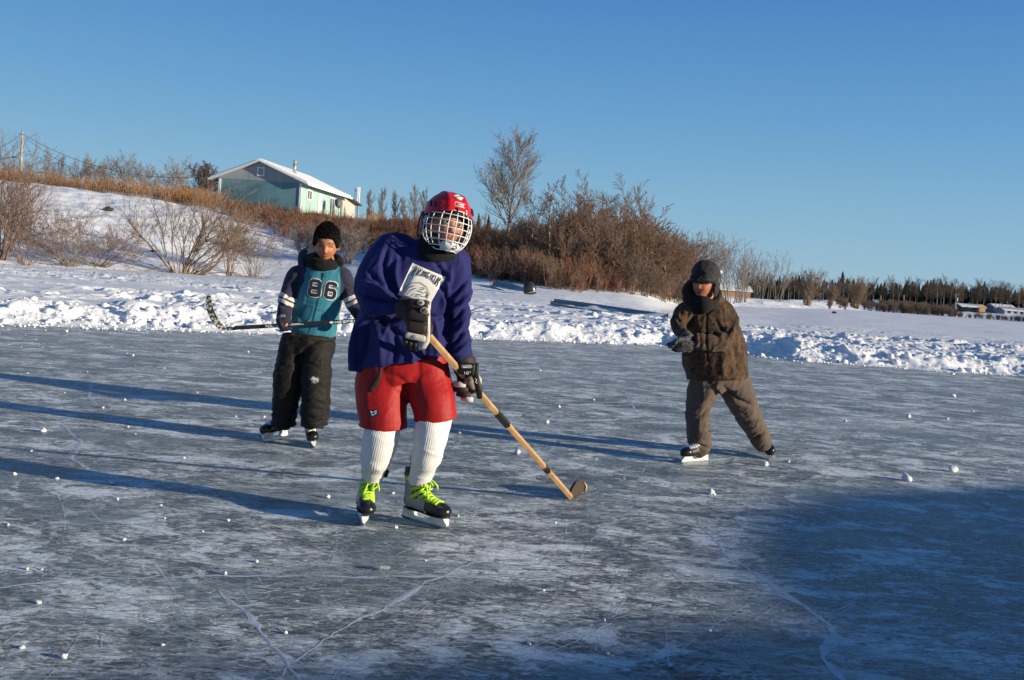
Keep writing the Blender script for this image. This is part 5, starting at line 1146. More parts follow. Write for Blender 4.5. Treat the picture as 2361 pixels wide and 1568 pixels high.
# ================================================================== the player in the red helmet
def player():
    D = 4.72
    hl, tl = G(823, 1184), G(835, 1217); hr, tr_ = G(932, 1196), G(1030, 1224)
    foot = (hl+tl+hr+tr_)/4; org = Vector((foot.x, foot.y, 0))
    H = HM(1029, 520, 4.66, yaw=24, roll=9, pitch=-4, sc=1.0)
    aL = [(925, 590, 4.70, 24), (866, 650, 4.66, 18), (856, 688, 4.60, 15), (900, 704, 4.48, 12), (938, 712, 4.42, 13)]
    aR = [(1045, 595, 4.72, 24), (1052, 690, 4.72, 20), (1058, 770, 4.74, 17), (1066, 835, 4.74, 13), (1072, 865, 4.75, 12)]
    tors = [(925, 860, D, 62, .10), (930, 790, D, 62, .10), (950, 700, D, 74, .12), (978, 620, D, 84, .11), (995, 585, D, 60, .08), (1008, 560, 4.70, 28, .055), (1020, 530, 4.68, 27, .055)]
    lgL = [(892, 850, D, 46), (886, 930, 4.68, 38), (880, 1000, 4.66, 28), (865, 1050, 4.72, 25)]
    lgR = [(975, 850, D, 46), (996, 930, 4.68, 38), (1000, 990, 4.66, 28), (982, 1050, 4.72, 25)]
    # stick line: top hand to heel
    heel = G(1316, 1153); heel.z = .012; heel = heel+Vector((0, 0, .004)); top = P(962, 744, 4.40)
    def st(t): return top.lerp(heel, t)
    ax = (heel-top).normalized()
    up_c = st(.012); lo_c = None
    for i in range(200):
        q = st(i/200); x, y = px_of(np.array([tuple(q)]))
        if x[0] >= 1080: lo_c = q; break
    f1 = fist(up_c, ax, P(925, 700, 4.44), .8, .009, 1.0, 1); f2 = fist(lo_c, ax, P(1074, 835, 4.75), 1.0, .0095, 1.0, -1)
    SM1, SM2 = skate_matrix(hl, tl, -13, .98), skate_matrix(hr, tr_, 4, 1.0)
    for lg, SMx in ((lgL, SM1), (lgR, SM2)):
        a_ = SMx@Vector((-.034, 0, .26)); X_, Y_ = px_of(np.array([tuple(a_)])); lg.append((float(X_[0]), float(Y_[0]), a_.y, 16))
    bones = [limb(q, 16) for q in (aL, aR, tors, lgL, lgR)]+[f1[0], f2[0], f1[2], f2[2], feet(SM1), feet(SM2)]+f1[1]+f2[1]
    body = make_body('person on skates in red caged helmet, purple jersey and red shorts holding a wooden stick', bones, H, head_pts(.074, .090, .114, .03), lambda L: head_cols(L, skin=(.37, .155, .075)), .0052, org)
    for s in (-1, 1):
        V, F = ball((s*.031, -.0725, .007), (.0115, .0115, .0085), None, 14, 10); e = part('eye', apply(H, [tuple(v) for v in V]), F, simple('eye_white', (.55, .52, .48), .2), body)
        V, F = ball((s*.031+.002, -.0822, .008), (.0058, .0035, .0058), None, 10, 8); part('iris', apply(H, [tuple(v) for v in V]), F, simple('iris_dark', (.02, .012, .01), .1), e)
    # ---- jersey: torso and both sleeves in one skin
    jt = [(923, 836, D, 106, .150), (921, 818, D, 109, .152), (925, 785, D, 110, .150), (930, 740, D, 106, .145), (948, 690, D, 104, .150), (966, 645, D, 102, .150), (985, 605, D, 90, .125), (1000, 578, D, 58, .092), (1007, 562, D, 40, .075)]
    sl = [(945, 590, 4.71, 44), (905, 590, 4.70, 50), (876, 622, 4.67, 50, .105), (862, 662, 4.62, 49, .10), (868, 694, 4.56, 42, .095), (905, 706, 4.48, 31), (938, 712, 4.44, 25), (950, 714, 4.43, 24)]
    sr = [(1010, 600, 4.72, 40), (1040, 604, 4.72, 44), (1053, 650, 4.71, 36), (1053, 700, 4.71, 34), (1053, 755, 4.72, 32), (1058, 800, 4.73, 30), (1064, 838, 4.74, 30)]
    V, F, N = union([limb(jt, 48), limb(sl, 28), limb(sr, 28), limb([(842, 770, D, 32, .08), (832, 820, D, 27, .09), (826, 856, D, 22, .085)], 24)], .0058, 5, .5)
    x, y = px_of(V)
    # hang the hem lower at the left, flatten its edge
    folds = [([(935, 700), (905, 660), (885, 610), (890, 575)], 7, -.016), ([(925, 690), (915, 640), (915, 590)], 6, .013), ([(898, 672), (868, 640), (850, 628)], 5, -.017), ([(905, 688), (870, 668), (838, 650)], 5.5, .013),
             ([(915, 697), (872, 690), (828, 676)], 5, -.015), ([(922, 712), (880, 720), (836, 712)], 6, .013), ([(936, 720), (900, 740), (850, 742)], 6, -.020), ([(830, 705), (850, 722), (900, 728)], 4, -.010),
             ([(950, 620), (935, 655), (915, 690)], 7, -.014), ([(1015, 640), (1035, 700), (1032, 770)], 6, -.022), ([(1040, 620), (1028, 670), (1020, 720)], 7, .013), ([(1000, 600), (1020, 625), (1040, 670)], 5, -.010),
             ([(1084, 640), (1058, 668), (1035, 690)], 5, -.013), ([(1086, 672), (1060, 705), (1032, 722)], 5, .012), ([(1085, 700), (1055, 732), (1034, 746)], 4.5, -.014), ([(1082, 725), (1056, 762), (1036, 774)], 5, .012), ([(1082, 757), (1052, 787), (1036, 798)], 4.5, -.013), ([(1084, 785), (1056, 812), (1036, 820)], 5, .010),
             ([(828, 742), (818, 790), (808, 850)], 6, .014), ([(845, 745), (838, 800), (822, 850)], 6, -.014), ([(865, 750), (880, 800), (876, 838)], 8, .010), ([(905, 760), (915, 800), (905, 838)], 7, -.012), ([(940, 800), (952, 820), (948, 842)], 6, .010), ([(975, 770), (985, 810), (975, 842)], 7, -.011), ([(1003, 740), (1008, 790), (1004, 838)], 6, .011), ([(880, 745), (950, 790), (1000, 800)], 6, -.009), ([(870, 560), (885, 545), (930, 540)], 6, .006), ([(960, 720), (1010, 735), (1030, 725)], 5, -.008)]
    fd = fold_disp(V, folds, D); cr = crumple(V, .0065, 5, (.3, 0, .9), 3.4, 3)+crumple(V, .0020, 17, (.4, 0, .8), 3.0, 8)
    flat = np.exp(-((x-955)/38)**2-((y-660)/40)**2)*.8
    V = V+N*((fd*1.9+cr)*(1-flat))[:, None]
    hem = sstep(848, 858, y)*(x < 1040)*(y < 900)
    jersey = part('jersey', V, F, cloth('jersey_purple', (.013, .015, .098), .8, .22, 1400, .06, .03, 16, None, .2), body)
    tj = bvh(jersey)
    # hem band hanging below, longer at the left
    hb = [(808, 868), (822, 848), (845, 838), (900, 842), (960, 846), (1015, 846)]
    # neck gaiter
    gt = [(1013, 545, 4.68, 42, .085), (1008, 575, 4.675, 46, .095), (1006, 592, 4.67, 48, .10), (1007, 604, 4.67, 40, .085)]
    V, F, N = union([limb(gt, 32)], .005, 4); V = V+N*(crumple(V, .005, 16, (1, 0, .2), 3, 4))[:, None]
    part('neck_gaiter', V, F, cloth('black_fleece', (.010, .010, .011), .95, .3), body)
    # print on the chest
    white = cloth('print_white', (.70, .68, .64), .7, .1, 900, .05, .0); inkm = simple('print_ink', (.035, .03, .05), .7)
    cr_ = patch('crest', tj, [(951, 606), (989, 623), (1027.5, 639), (1010, 668), (994, 697), (993, 712), (985, 738), (975, 704), (945, 692), (917, 679), (934, 642)], white, jersey, .003, 4)
    def topl(u): return (954.5+u*69.5, 611+u*31.5)
    def mp(u, v):
        tx, ty = topl(u); h = 14+13*abs(2*u-1)**1.7; dx, dy = -.42+(-.05*u), .88; return (tx+dx*h*v+.5, ty+dy*h*v+1.5)
    strokes('lettering', tj, word('PIKANGIKUM', lambda u, v: mp(.035+.875*u, v), .32), 1.8, inkm, jersey, .0062, 2.0)
    eagle = [[(926, 674), (936, 660), (952, 652), (970, 652), (984, 662), (988, 674), (983, 684), (973, 684)], [(973, 684), (968, 679), (960, 678)], [(931, 676), (942, 664), (956, 658)], [(938, 680), (948, 669), (960, 664)], [(968, 664), (975, 663), (979, 666), (974, 668), (969, 667)], [(980, 672), (987, 678), (984, 686)], [(956, 686), (962, 680), (966, 688)], [(962, 670), (970, 672), (977, 677)], [(948, 684), (955, 676)], [(984, 690), (988, 682), (990, 676)]]
    strokes('eagle_drawing', tj, eagle, 1.3, inkm, jersey, .0062, 2.0)
    # ---- shorts
    sh = [(932, 812, D, 84, .115), (930, 836, D, 88, .118), (930, 862, D, 92, .118), (932, 882, D, 84, .11)]
    l1 = [(893, 825, D, 58, .105), (882, 880, D, 64, .112), (880, 925, 4.70, 60, .112), (884, 965, 4.68, 56, .105), (884, 984, 4.68, 58, .108)]
    l2 = [(975, 825, D, 56, .105), (987, 882, D, 56, .110), (997, 922, 4.69, 53, .108), (1002, 950, 4.67, 50, .10), (1004, 966, 4.67, 52, .103)]
    V, F, N = union([limb(sh, 36), limb(l1, 32), limb(l2, 32)], .0056, 4, .5)
    folds = [([(945, 890), (915, 868), (885, 862)], 6, -.010), ([(945, 880), (960, 866), (985, 858)], 6, -.010), ([(943, 915), (930, 900), (900, 890)], 7, .007), ([(1020, 860), (1035, 900), (1042, 950)], 8, .006), ([(960, 900), (975, 930), (972, 960)], 9, -.006), ([(850, 870), (845, 920), (850, 975)], 9, .006)]
    V = V+N*(fold_disp(V, folds, D)*.65+crumple(V, .0022, 4, (0, 0, 1), 3.4, 9)+crumple(V, .0009, 22, (1, 0, .4), 2, 12))[:, None]
    shorts = part('shorts', V, F, cloth('shorts_red', (.33, .007, .007), .55, .18, 1200, .07, .05, 12, None, .2), body); ts = bvh(shorts)
    red2 = simple('shorts_hem', (.40, .012, .012), .6)
    strokes('hem_stitch', ts, [[(834, 980), (860, 981), (900, 978), (935, 974)], [(958, 961), (985, 959), (1015, 957), (1049, 957)]], 1.6, simple('stitch_dark', (.22, .006, .006), .7), shorts, .002, 3)
    lg = [(862+12.5*math.cos(a), 953+9*math.sin(a)) for a in np.linspace(0, 2*math.pi, 20, endpoint=False)]
    patch('logo_patch', ts, lg, simple('patch_black', (.02, .02, .025), .5), shorts, .003, 3)
    strokes('logo_mark', ts, [[(854, 948), (860, 951), (868, 947)], [(856, 950), (858, 958), (867, 953), (867, 948)]], 2.0, WHITEP, shorts, .0048, 2)
    # drawstring hanging under the hem
    pts = [on_surf(ts, x_, y_, .010) for x_, y_ in [(877, 842), (876, 856), (872, 872), (865, 885), (856, 897), (851, 903)]]; pts = [p for p in pts if p is not None]
    mb = MB(); mb.tube([p+Vector((0, 0, 0)) for p in pts], [.007, .009, .012, .014, .014, .007][:len(pts)], 8, ry=.004, up=(0, -1, 0)); mb.build('drawstring', cloth('black_strap', (.012, .013, .012), .7), shorts)
    # ---- socks
    rib = None
    def sockmat():
        b = NB('sock_white'); a = b.attr('ang'); w = b.math('SINE', b.math('MULTIPLY', a, 60.0)); w = b.math('ADD', b.math('MULTIPLY', w, .5), .5)
        n = b.noise(b.coord(), 12, 4); c = b.mix(w, (.62, .60, .575), (.70, .68, .65)); c = b.mix(b.math('MULTIPLY', b.ramp(n, [(.45, 0), (.75, 1)]), .25), c, (.55, .53, .50)); b.P(Base_Color=c, Roughness=.9, Sheen_Weight=.1)
        b.bump(b.math('ADD', w, b.math('MULTIPLY', b.noise(b.coord(), 150, 3), .2)), .3, .003); return b.mat
    SM = sockmat()
    for pts in ([(884, 955, 4.68, 42), (882, 985, 4.665, 43), (875, 1020, 4.665, 41, .095), (868, 1050, 4.69, 37, .09), (862, 1076, 4.73, 30), (860, 1096, 4.76, 25), (859, 1104, 4.77, 22)],
                [(1002, 940, 4.68, 42), (1000, 965, 4.665, 42), (994, 1000, 4.655, 41, .095), (985, 1045, 4.68, 36, .09), (974, 1082, 4.71, 29), (967, 1104, 4.73, 26), (968, 1114, 4.735, 20)]):
        V, F, N = union([limb(pts, 36)], .0055, 3, .5); x, y = px_of(V); cx = np.interp(y, [q[1] for q in pts], [q[0] for q in pts]); dd = np.interp(y, [q[1] for q in pts], [q[2] for q in pts])
        ang = np.arctan2((x-cx)*dd/FPX, -(V[:, 1]-dd)); V = V+N*(crumple(V, .0035, 9, (1, 0, -.2), 3, int(pts[0][0])))[:, None]; part('sock', V, F, SM, body, attrs={'ang': ang})
    # ---- skates
    b1, M1 = skate(hl, tl, -13, body, LACE_G, .98, 0, True, 'bow', inside=-1); b2, M2 = skate(hr, tr_, 4, body, LACE_G, 1.0, 0, True, 'bow', inside=-1)
    for b_, pts in ((b1, [(886, 1100, 4.84), (888, 1086, 4.84), (887, 1078, 4.845)]), (b2, [(944, 1106, 4.80), (942, 1092, 4.80), (938, 1076, 4.80)])):
        mb = MB(); mb.tube([P(*q) for q in pts], [.014, .022, .006], 10, ry=[.006]*3, up=(0, -1, 0)); mb.build('tendon_guard', BLKM, b_)
    # ---- helmet
    def ell(th, z, rx, ry, cz, rz, y0=.0):
        rz = rz+.008
        k = math.sqrt(max(0, 1-((z-cz)/rz)**2)); return (rx*k*math.sin(th), y0-ry*k*math.cos(th), z)
    def shell(off, rows=26, cols=72, zf=.058, zs=.018, zb=-.045):
        V = []; F = []
        for j in range(cols):
            th = 2*math.pi*j/cols; f = .5+.5*math.cos(th); zl = zf*f**2+zs*(1-abs(math.cos(th)))+zb*(1-f)**2
            zl = zl if f > .25 else zl
            for i in range(rows):
                t = i/(rows-1); z = zl+(.158+off-zl)*math.sin(t*math.pi/2)**1.0; x_, y_, z_ = ell(th, min(z, .1579+off), .113+off, .138+off, .035, .115+off, .008)
                brim = .006*math.exp(-(t/.12)**2)*(1 if off >= 0 else 0)
                ridge = .006*math.exp(-((abs(x_)-.040)/.011)**2)*(z_ > .06)+.004*math.exp(-((z_-.085)/.010)**2)*abs(math.sin(th))
                r_ = math.hypot(x_, y_) or 1; V.append((x_*(1+(brim+ridge)/r_*(r_ > .03)), y_*(1+(brim+ridge)/r_*(r_ > .03)), z_+ridge*.6))
        for j in range(cols):
            j2 = (j+1) % cols
            for i in range(rows-1): F.append((j*rows+i, j2*rows+i, j2*rows+i+1, j*rows+i+1))
        return V, F
    redp = simple('helmet_red', (.52, .010, .012), .26, var=.05); V, F = shell(0); helm = part('helmet', apply(H, V), F, redp, body)
    for c in (): pass
    V, F = shell(-.008, zf=.050, zs=.005, zb=-.055); part('liner', apply(H, V), F, BLKM, helm)
    hv, hf = shell(0); th_ = BVHTree.FromPolygons([Vector(v) for v in apply(H, hv).tolist()], hf)
    # ear guards (black), vents, clips
    for s in (-1, 1):
        mb = MB(); V, F = ball((s*.106, .012, .010), (.012, .032, .042), None, 14, 10); mb.add(xf(H, V), F); mb.build('ear_guard', BLKM, helm)
    for s in (-1, 1):
        for k in range(3):
            th = s*R(46+14*k); c = Vector(ell(th, .080, .1145, .1395, .035, .115, .008)); mb = MB(); rot = Matrix.Rotation(th, 3, 'Z')@Matrix.Rotation(R(-22), 3, 'X')@Matrix.Rotation(s*R(24), 3, 'Y')
            bmv = MB(); bmv.box((0, 0, 0), (.0085, .012, .032), rot, bev=.003); mb.add([H@(c+Vector(v)) for v in bmv.v], bmv.f); mb.build('vent', BLKG, helm)
    def hp_(th, z, off=.003): return H@Vector(ell(R(th), z, .113+off, .138+off, .035, .115+off, .008))
    # white outlined badge on the brow and the mark on the crown
    def lineset(name, L, w, par, off=.0035):
        mb = MB()
        for q in L: mb.tube([hp_(a, z, off) for a, z in q], w, 6)
        mb.build(name, WHITEP, par)
    oval = [(3+15*math.cos(t)*(1 if abs(math.cos(t)) > .6 else 1), .094+.0125*math.sin(t)) for t in np.linspace(0, 2*math.pi, 28)]
    rr = [(-13, .087), (-12, .084), (14, .084), (17, .089), (18, .097), (17, .104), (-9, .104), (-13, .100), (-13, .087)]
    lineset('brow_badge', [[(a+1, z+.0) for a, z in rr]], .0013, helm); lineset('badge_mark', [[(-8, .099), (0, .097), (4, .089), (13, .087)], [(13, .100), (4, .094), (-6, .089)], [(3, .099), (9, .094), (13, .094)]], .0019, helm)
    lineset('crown_mark', [[(-14, .126), (0, .129), (14, .126)], [(-18, .132), (-4, .138), (6, .140)], [(4, .134), (20, .132)], [(-8, .122), (10, .121)]], .0028, helm)
    # ---- cage
    cw_ = .0023
    wire_ = simple('cage_white', (.74, .74, .74), .3); mb = MB()
    lev = [(.062, .088, .142), (.040, .108, .150), (.012, .116, .154), (-.018, .117, .155), (-.048, .112, .154), (-.078, .100, .149), (-.104, .080, .140), (-.122, .056, .128)]
    def cg(th, i): z, w, d_ = lev[i]; return H@Vector((w*math.sin(th), .008-d_*math.cos(th), z))
    def cgz(th, z):
        zs = [q[0] for q in lev][::-1]; w = np.interp(z, zs, [q[1] for q in lev][::-1]); d_ = np.interp(z, zs, [q[2] for q in lev][::-1]); return H@Vector((w*math.sin(th), .008-d_*math.cos(th), z))
    for i in range(len(lev)):
        m_ = R(84 if i not in (0, 7) else 62); mb.tube([cg(t, i) for t in np.linspace(-m_, m_, 26)], cw_, 6)
    for a in (-58, -38, -20, -3, 14, 32, 52, 68, -72):
        z1 = .062 if abs(a) < 62 else .040; z0 = -.122 if abs(a) < 56 else -.104
        mb.tube([cgz(R(a), z) for z in np.linspace(z1, z0, 16)], cw_, 6)
    for s in (-1, 1): mb.tube([cgz(s*R(84), .040), cgz(s*R(86), .0), cgz(s*R(86), -.05), cgz(s*R(84), -.078), cgz(s*R(74), -.108), cgz(s*R(60), -.122)], .0034, 6)
    mb.build('face_cage', wire_, helm)
    mb = MB(); V, F = ball((0, -.100, -.100), (.048, .036, .026), Matrix.Rotation(R(-12), 3, 'X'), 20, 12); mb.add(xf(H, V), F); cc = mb.build('chin_cup', simple('chin_white', (.62, .61, .58), .4), helm)
    mb = MB(); mb.tube([H@Vector(q) for q in [(.006, -.137, -.098), (.018, -.135, -.094), (.024, -.131, -.104), (.014, -.134, -.112), (.004, -.136, -.106)]], .0026, 6); mb.build('cup_mark', BLKG, cc)
    for a in (-4, 18):
        mb = MB(); c = hp_(a, .070, .004); mb.tube([c, hp_(a, .052, .010)], .0055, 8); mb.ball(c, .008); mb.build('cage_clip', BLKG if a < 0 else simple('clip_metal', (.5, .48, .42), .3, .8), helm)
    mb = MB(); mb.tube([H@Vector((-.118, .018+.030*math.sin(t), -.022+.060*math.cos(t))) for t in np.linspace(0, 2*math.pi, 24)], .0042, 6, cap=False); mb.build('ear_loop', BLKM, helm)
    mb = MB(); V = [H@Vector(q) for q in [(-.116, -.036, .020), (-.116, -.016, .020), (-.119, -.016, -.045), (-.119, -.034, -.045)]]; mb.add(V, [(0, 1, 2, 3)]); mb.build('side_label', simple('label_blue', (.25, .42, .65), .5), helm, smooth=False)
    # ---- gloves
    gb = cloth('glove_brown', (.032, .020, .017), .55, .25, 700, .12, .05); gk = cloth('glove_black', (.012, .012, .013), .5, .2); gc = cloth('glove_cream', (.52, .47, .40), .8, .2); skinlike = simple('palm_tan', (.28, .20, .15), .8)
    def pad(mb, px, py, d, w, h, th, rz=0, bev=.010, m=0):
        c = P(px, py, d); rot = Matrix.Rotation(R(rz), 3, 'Y'); mb.box(c, (w, th, h), rot, m, bev)
    g1 = fist(up_c, ax, P(930, 705, 4.42), 1.12, .0125, 1.12, 1)
    g1f = g1[1]
    V, F, N = union([g1[0], g1[2]]+g1f+[limb([(925, 706, 4.43, 27), (945, 716, 4.41, 27), (960, 745, 4.40, 24), (963, 772, 4.40, 22)], 20)], .005, 3); glove = part('glove', V, F, gb, body)
    rz = 4
    for nm, (px, py, d, w, h, th) in dict(cuff_roll=(967, 702, 4.365, .088, .046, .058), knuckle_pad=(966, 728, 4.355, .092, .050, .050), hand_pad=(962, 755, 4.355, .090, .046, .050)).items():
        mb = MB(); pad(mb, px, py, d, w, h, th, rz, .014); mb.build(nm, gb, glove)
    mb = MB(); pad(mb, 959, 777, 4.355, .094, .030, .048, 8, .012); bd = mb.build('cream_band', gc, glove)
    mb = MB(); pad(mb, 930, 716, 4.42, .05, .075, .07, -20, .018); mb.build('inner_cuff', gk, glove)
    for k, (px, py, l) in enumerate([(934, 790, .040), (945, 794, .045), (956, 797, .045)]):
        mb = MB(); a = P(px, py-12, 4.36); mb.tube([a, a+Vector((.004, -.004, -.022)), a+Vector((.010, .004, -l))], [.0125, .0135, .010], 10); mb.build('finger', gk, glove)
    mb = MB(); mb.tube([P(988, 700, 4.36), P(988.5, 740, 4.345), P(987, 772, 4.345), P(984, 786, 4.35), P(976, 797, 4.355), P(966, 802, 4.36)], [.007, .007, .009, .014, .017, .012], 12); mb.build('thumb', gc, glove)
    mb = MB(); mb.tube([P(986.5, 694, 4.345), P(988, 715, 4.34), P(987.5, 745, 4.338), P(986, 775, 4.34)], .0028, 6); mb.build('piping', WHITEP, glove)
    pp = bvh(glove)
    def badge(px, py, d, rx, ry, mat, par, nm='badge', fill=True):
        mb = MB(); c = P(px, py, d); mb.ball(c, (rx, .004, ry), None, 20, 8); return mb.build(nm, mat, par)
    def draw(nm, L, d, w, mat, par):
        mb = MB(); [mb.tube([P(x_, y_, d) for x_, y_ in q], w, 5) for q in L]; mb.build(nm, mat, par)
    badge(970, 698, 4.332, .0165, .0125, gc, glove); draw('badge_mark', [[(965, 701), (968, 694), (970, 702), (974, 695), (975, 700)]], 4.3265, .0012, gk, glove)
    badge(979, 716, 4.330, .020, .0145, gc, glove); draw('badge_mark', word('HS', lambda u, v: (972.5+u*14, 711+v*10), .3), 4.3245, .0015, gk, glove)
    badge(956, 776, 4.330, .013, .0075, simple('grey_badge', (.3, .29, .27), .6), glove)
    # lower glove
    g2 = fist(lo_c, ax, P(1074, 835, 4.74), 1.1, .0120, 1.1, -1)
    V, F, N = union([g2[0], limb([(1068, 832, 4.74, 30), (1074, 850, 4.73, 28), (1084, 880, 4.73, 22), (1086, 900, 4.73, 16)], 20)], .005, 4); gl2 = part('glove', V, F, gb, body)
    for i, q in enumerate(g2[1]): part('finger', np.array([tuple(v) for v in q[0]]), q[1], gb, gl2)
    part('thumb', np.array([tuple(v) for v in g2[2][0]]), g2[2][1], gc, gl2)
    mb = MB(); pad(mb, 1076, 850, 4.655, .080, .058, .050, 3, .010); cf = mb.build('cuff_block', gk, gl2)
    mb = MB(); pad(mb, 1098, 852, 4.67, .020, .060, .050, 4, .008); mb.build('cuff_side', gk, gl2)
    draw('cuff_number', word('10"', lambda u, v: (1068+u*19, 857+v*6), .3), 4.6265, .0014, WHITEP, gl2); draw('cuff_badge', [[(1064, 845), (1066, 842), (1086, 842), (1088, 845), (1086, 848), (1066, 848), (1064, 845)]]+word('SOSS', lambda u, v: (1067+u*19, 843+v*4), .3), 4.6265, .0010, WHITEP, gl2)
    mb = MB(); mb.tube([P(1092, 866, 4.68), P(1099, 882, 4.68), P(1104, 900, 4.69), P(1106, 918, 4.70)], [.020, .019, .017, .012], 12, ry=[.012]*4, up=(0, -1, 0)); mb.build('back_roll', gk, gl2)
    mb = MB(); mb.tube([P(1080, 868, 4.68), P(1086, 880, 4.68), P(1092, 896, 4.69)], [.026, .022, .014], 12, ry=[.014]*3, up=(0, -1, 0)); mb.build('palm_patch', skinlike, gl2)
    for k, (a, c) in enumerate([((1047, 886), (1074, 888)), ((1048, 897), (1080, 899)), ((1055, 908), (1086, 911)), ((1066, 917), (1091, 922))]):
        mb = MB(); p0, p1 = P(*a, 4.70), P(*c, 4.68); mb.tube([p0, p0.lerp(p1, .5)+Vector((0, -.012, 0)), p1], [.013, .016, .012], 10); mb.build('finger', gb if k in (1, 2) else gc, gl2)
    draw('back_mark', [[(1095, 872), (1099, 876), (1096, 880), (1100, 884)]], 4.655, .0015, WHITEP, gl2)
    # ---- the stick (a thing of its own)
    wood = NB('stick_wood'); cw = wood.noise(wood.coord(sc=(1, 1, 1)), 14, 6, .7, .6); cw = wood.mix(wood.ramp(cw, [(.35, 0), (.65, 1)]), (.36, .20, .085), (.58, .36, .17)); wood.P(Base_Color=cw, Roughness=.5); wood = wood.mat
    tape = cloth('stick_tape', (.016, .015, .015), .8, .3); root = empty('hockey_stick', heel, 'wooden hockey stick with taped blade resting on the ice, held in padded gloves', 'hockey stick')
    sd_ = ax.cross(Vector((0, 1, 0))).normalized(); mb = MB(); up2 = ax.cross(sd_).normalized()
    def sbox(a, b_, w, t, name, mat, par):
        mb = MB(); mb.tube([a, b_], w, 4, ry=t, up=up2); V = mb.v
        bm = bmesh.new(); bv = [bm.verts.new(v) for v in V]; [bm.faces.new([bv[i] for i in f]) for f in mb.f]; bm.normal_update(); bmesh.ops.bevel(bm, geom=bm.edges[:], offset=.003, segments=2, affect='EDGES'); bm.verts.index_update()
        o = part(name, [tuple(v.co) for v in bm.verts], [[v.index for v in f.verts] for f in bm.faces], mat, par, smooth=False); bm.free(); return o
    # square section: 4-sided tube turned 45 degrees gives diagonals; scale to 30 x 20 mm
    up2 = (up2+sd_*.55).normalized()
    sbox(st(-.02), st(1.0)+Vector((0, 0, .0)), .0185, .0165, 'shaft', wood, root)
    def tpx(x_): 
        lo, hi = 0, 1
        for _ in range(30):
            m = (lo+hi)/2; X, Y = px_of(np.array([tuple(st(m))])); lo, hi = (m, hi) if X[0] < x_ else (lo, m)
        return lo
    sbox(st(tpx(1144)), st(tpx(1171)), .0215, .0195, 'grip_tape', tape, root); sbox(st(tpx(1254)), st(tpx(1265)), .0205, .0185, 'tape_band', tape, root)
    for x_ in (1256, 1263): sbox(st(tpx(x_)), st(tpx(x_)+.003), .0212, .0192, 'band_ring', simple('ring_orange', (.5, .22, .06), .5), root)
    # blade: heel on the ice, tilted up and away
    X0 = P(1310, 1137, heel.y); bl = [(1309, 1137), (1316, 1158), (1322, 1157), (1348, 1133), (1351, 1122), (1345, 1113), (1335, 1109), (1329, 1112), (1321, 1124), (1317, 1134)]
    d0 = heel.y+.01; fr_ = [P(x_, y_, d0+max(0, x_-1318)*.0065) for x_, y_ in bl]; bk = [p+Vector((-.010, .016, 0)) for p in fr_]; n = len(bl)
    for q in fr_+bk: q.z = max(q.z, .002)
    mb = MB(); mb.add(fr_+bk, [tuple(range(n)), tuple(range(2*n-1, n-1, -1))]+[(i, i+n, (i+1) % n+n, (i+1) % n) for i in range(n)]); mb.build('blade', cloth('blade_tape', (.055, .035, .025), .8, .3), root, smooth=False)
    mb = MB(); e = [P(1346, 1112, d0+.18), P(1352, 1121, d0+.20), P(1349, 1133, d0+.185)]; mb.tube(e, .006, 8); mb.build('blade_tip', wood, root)
    return body
player()
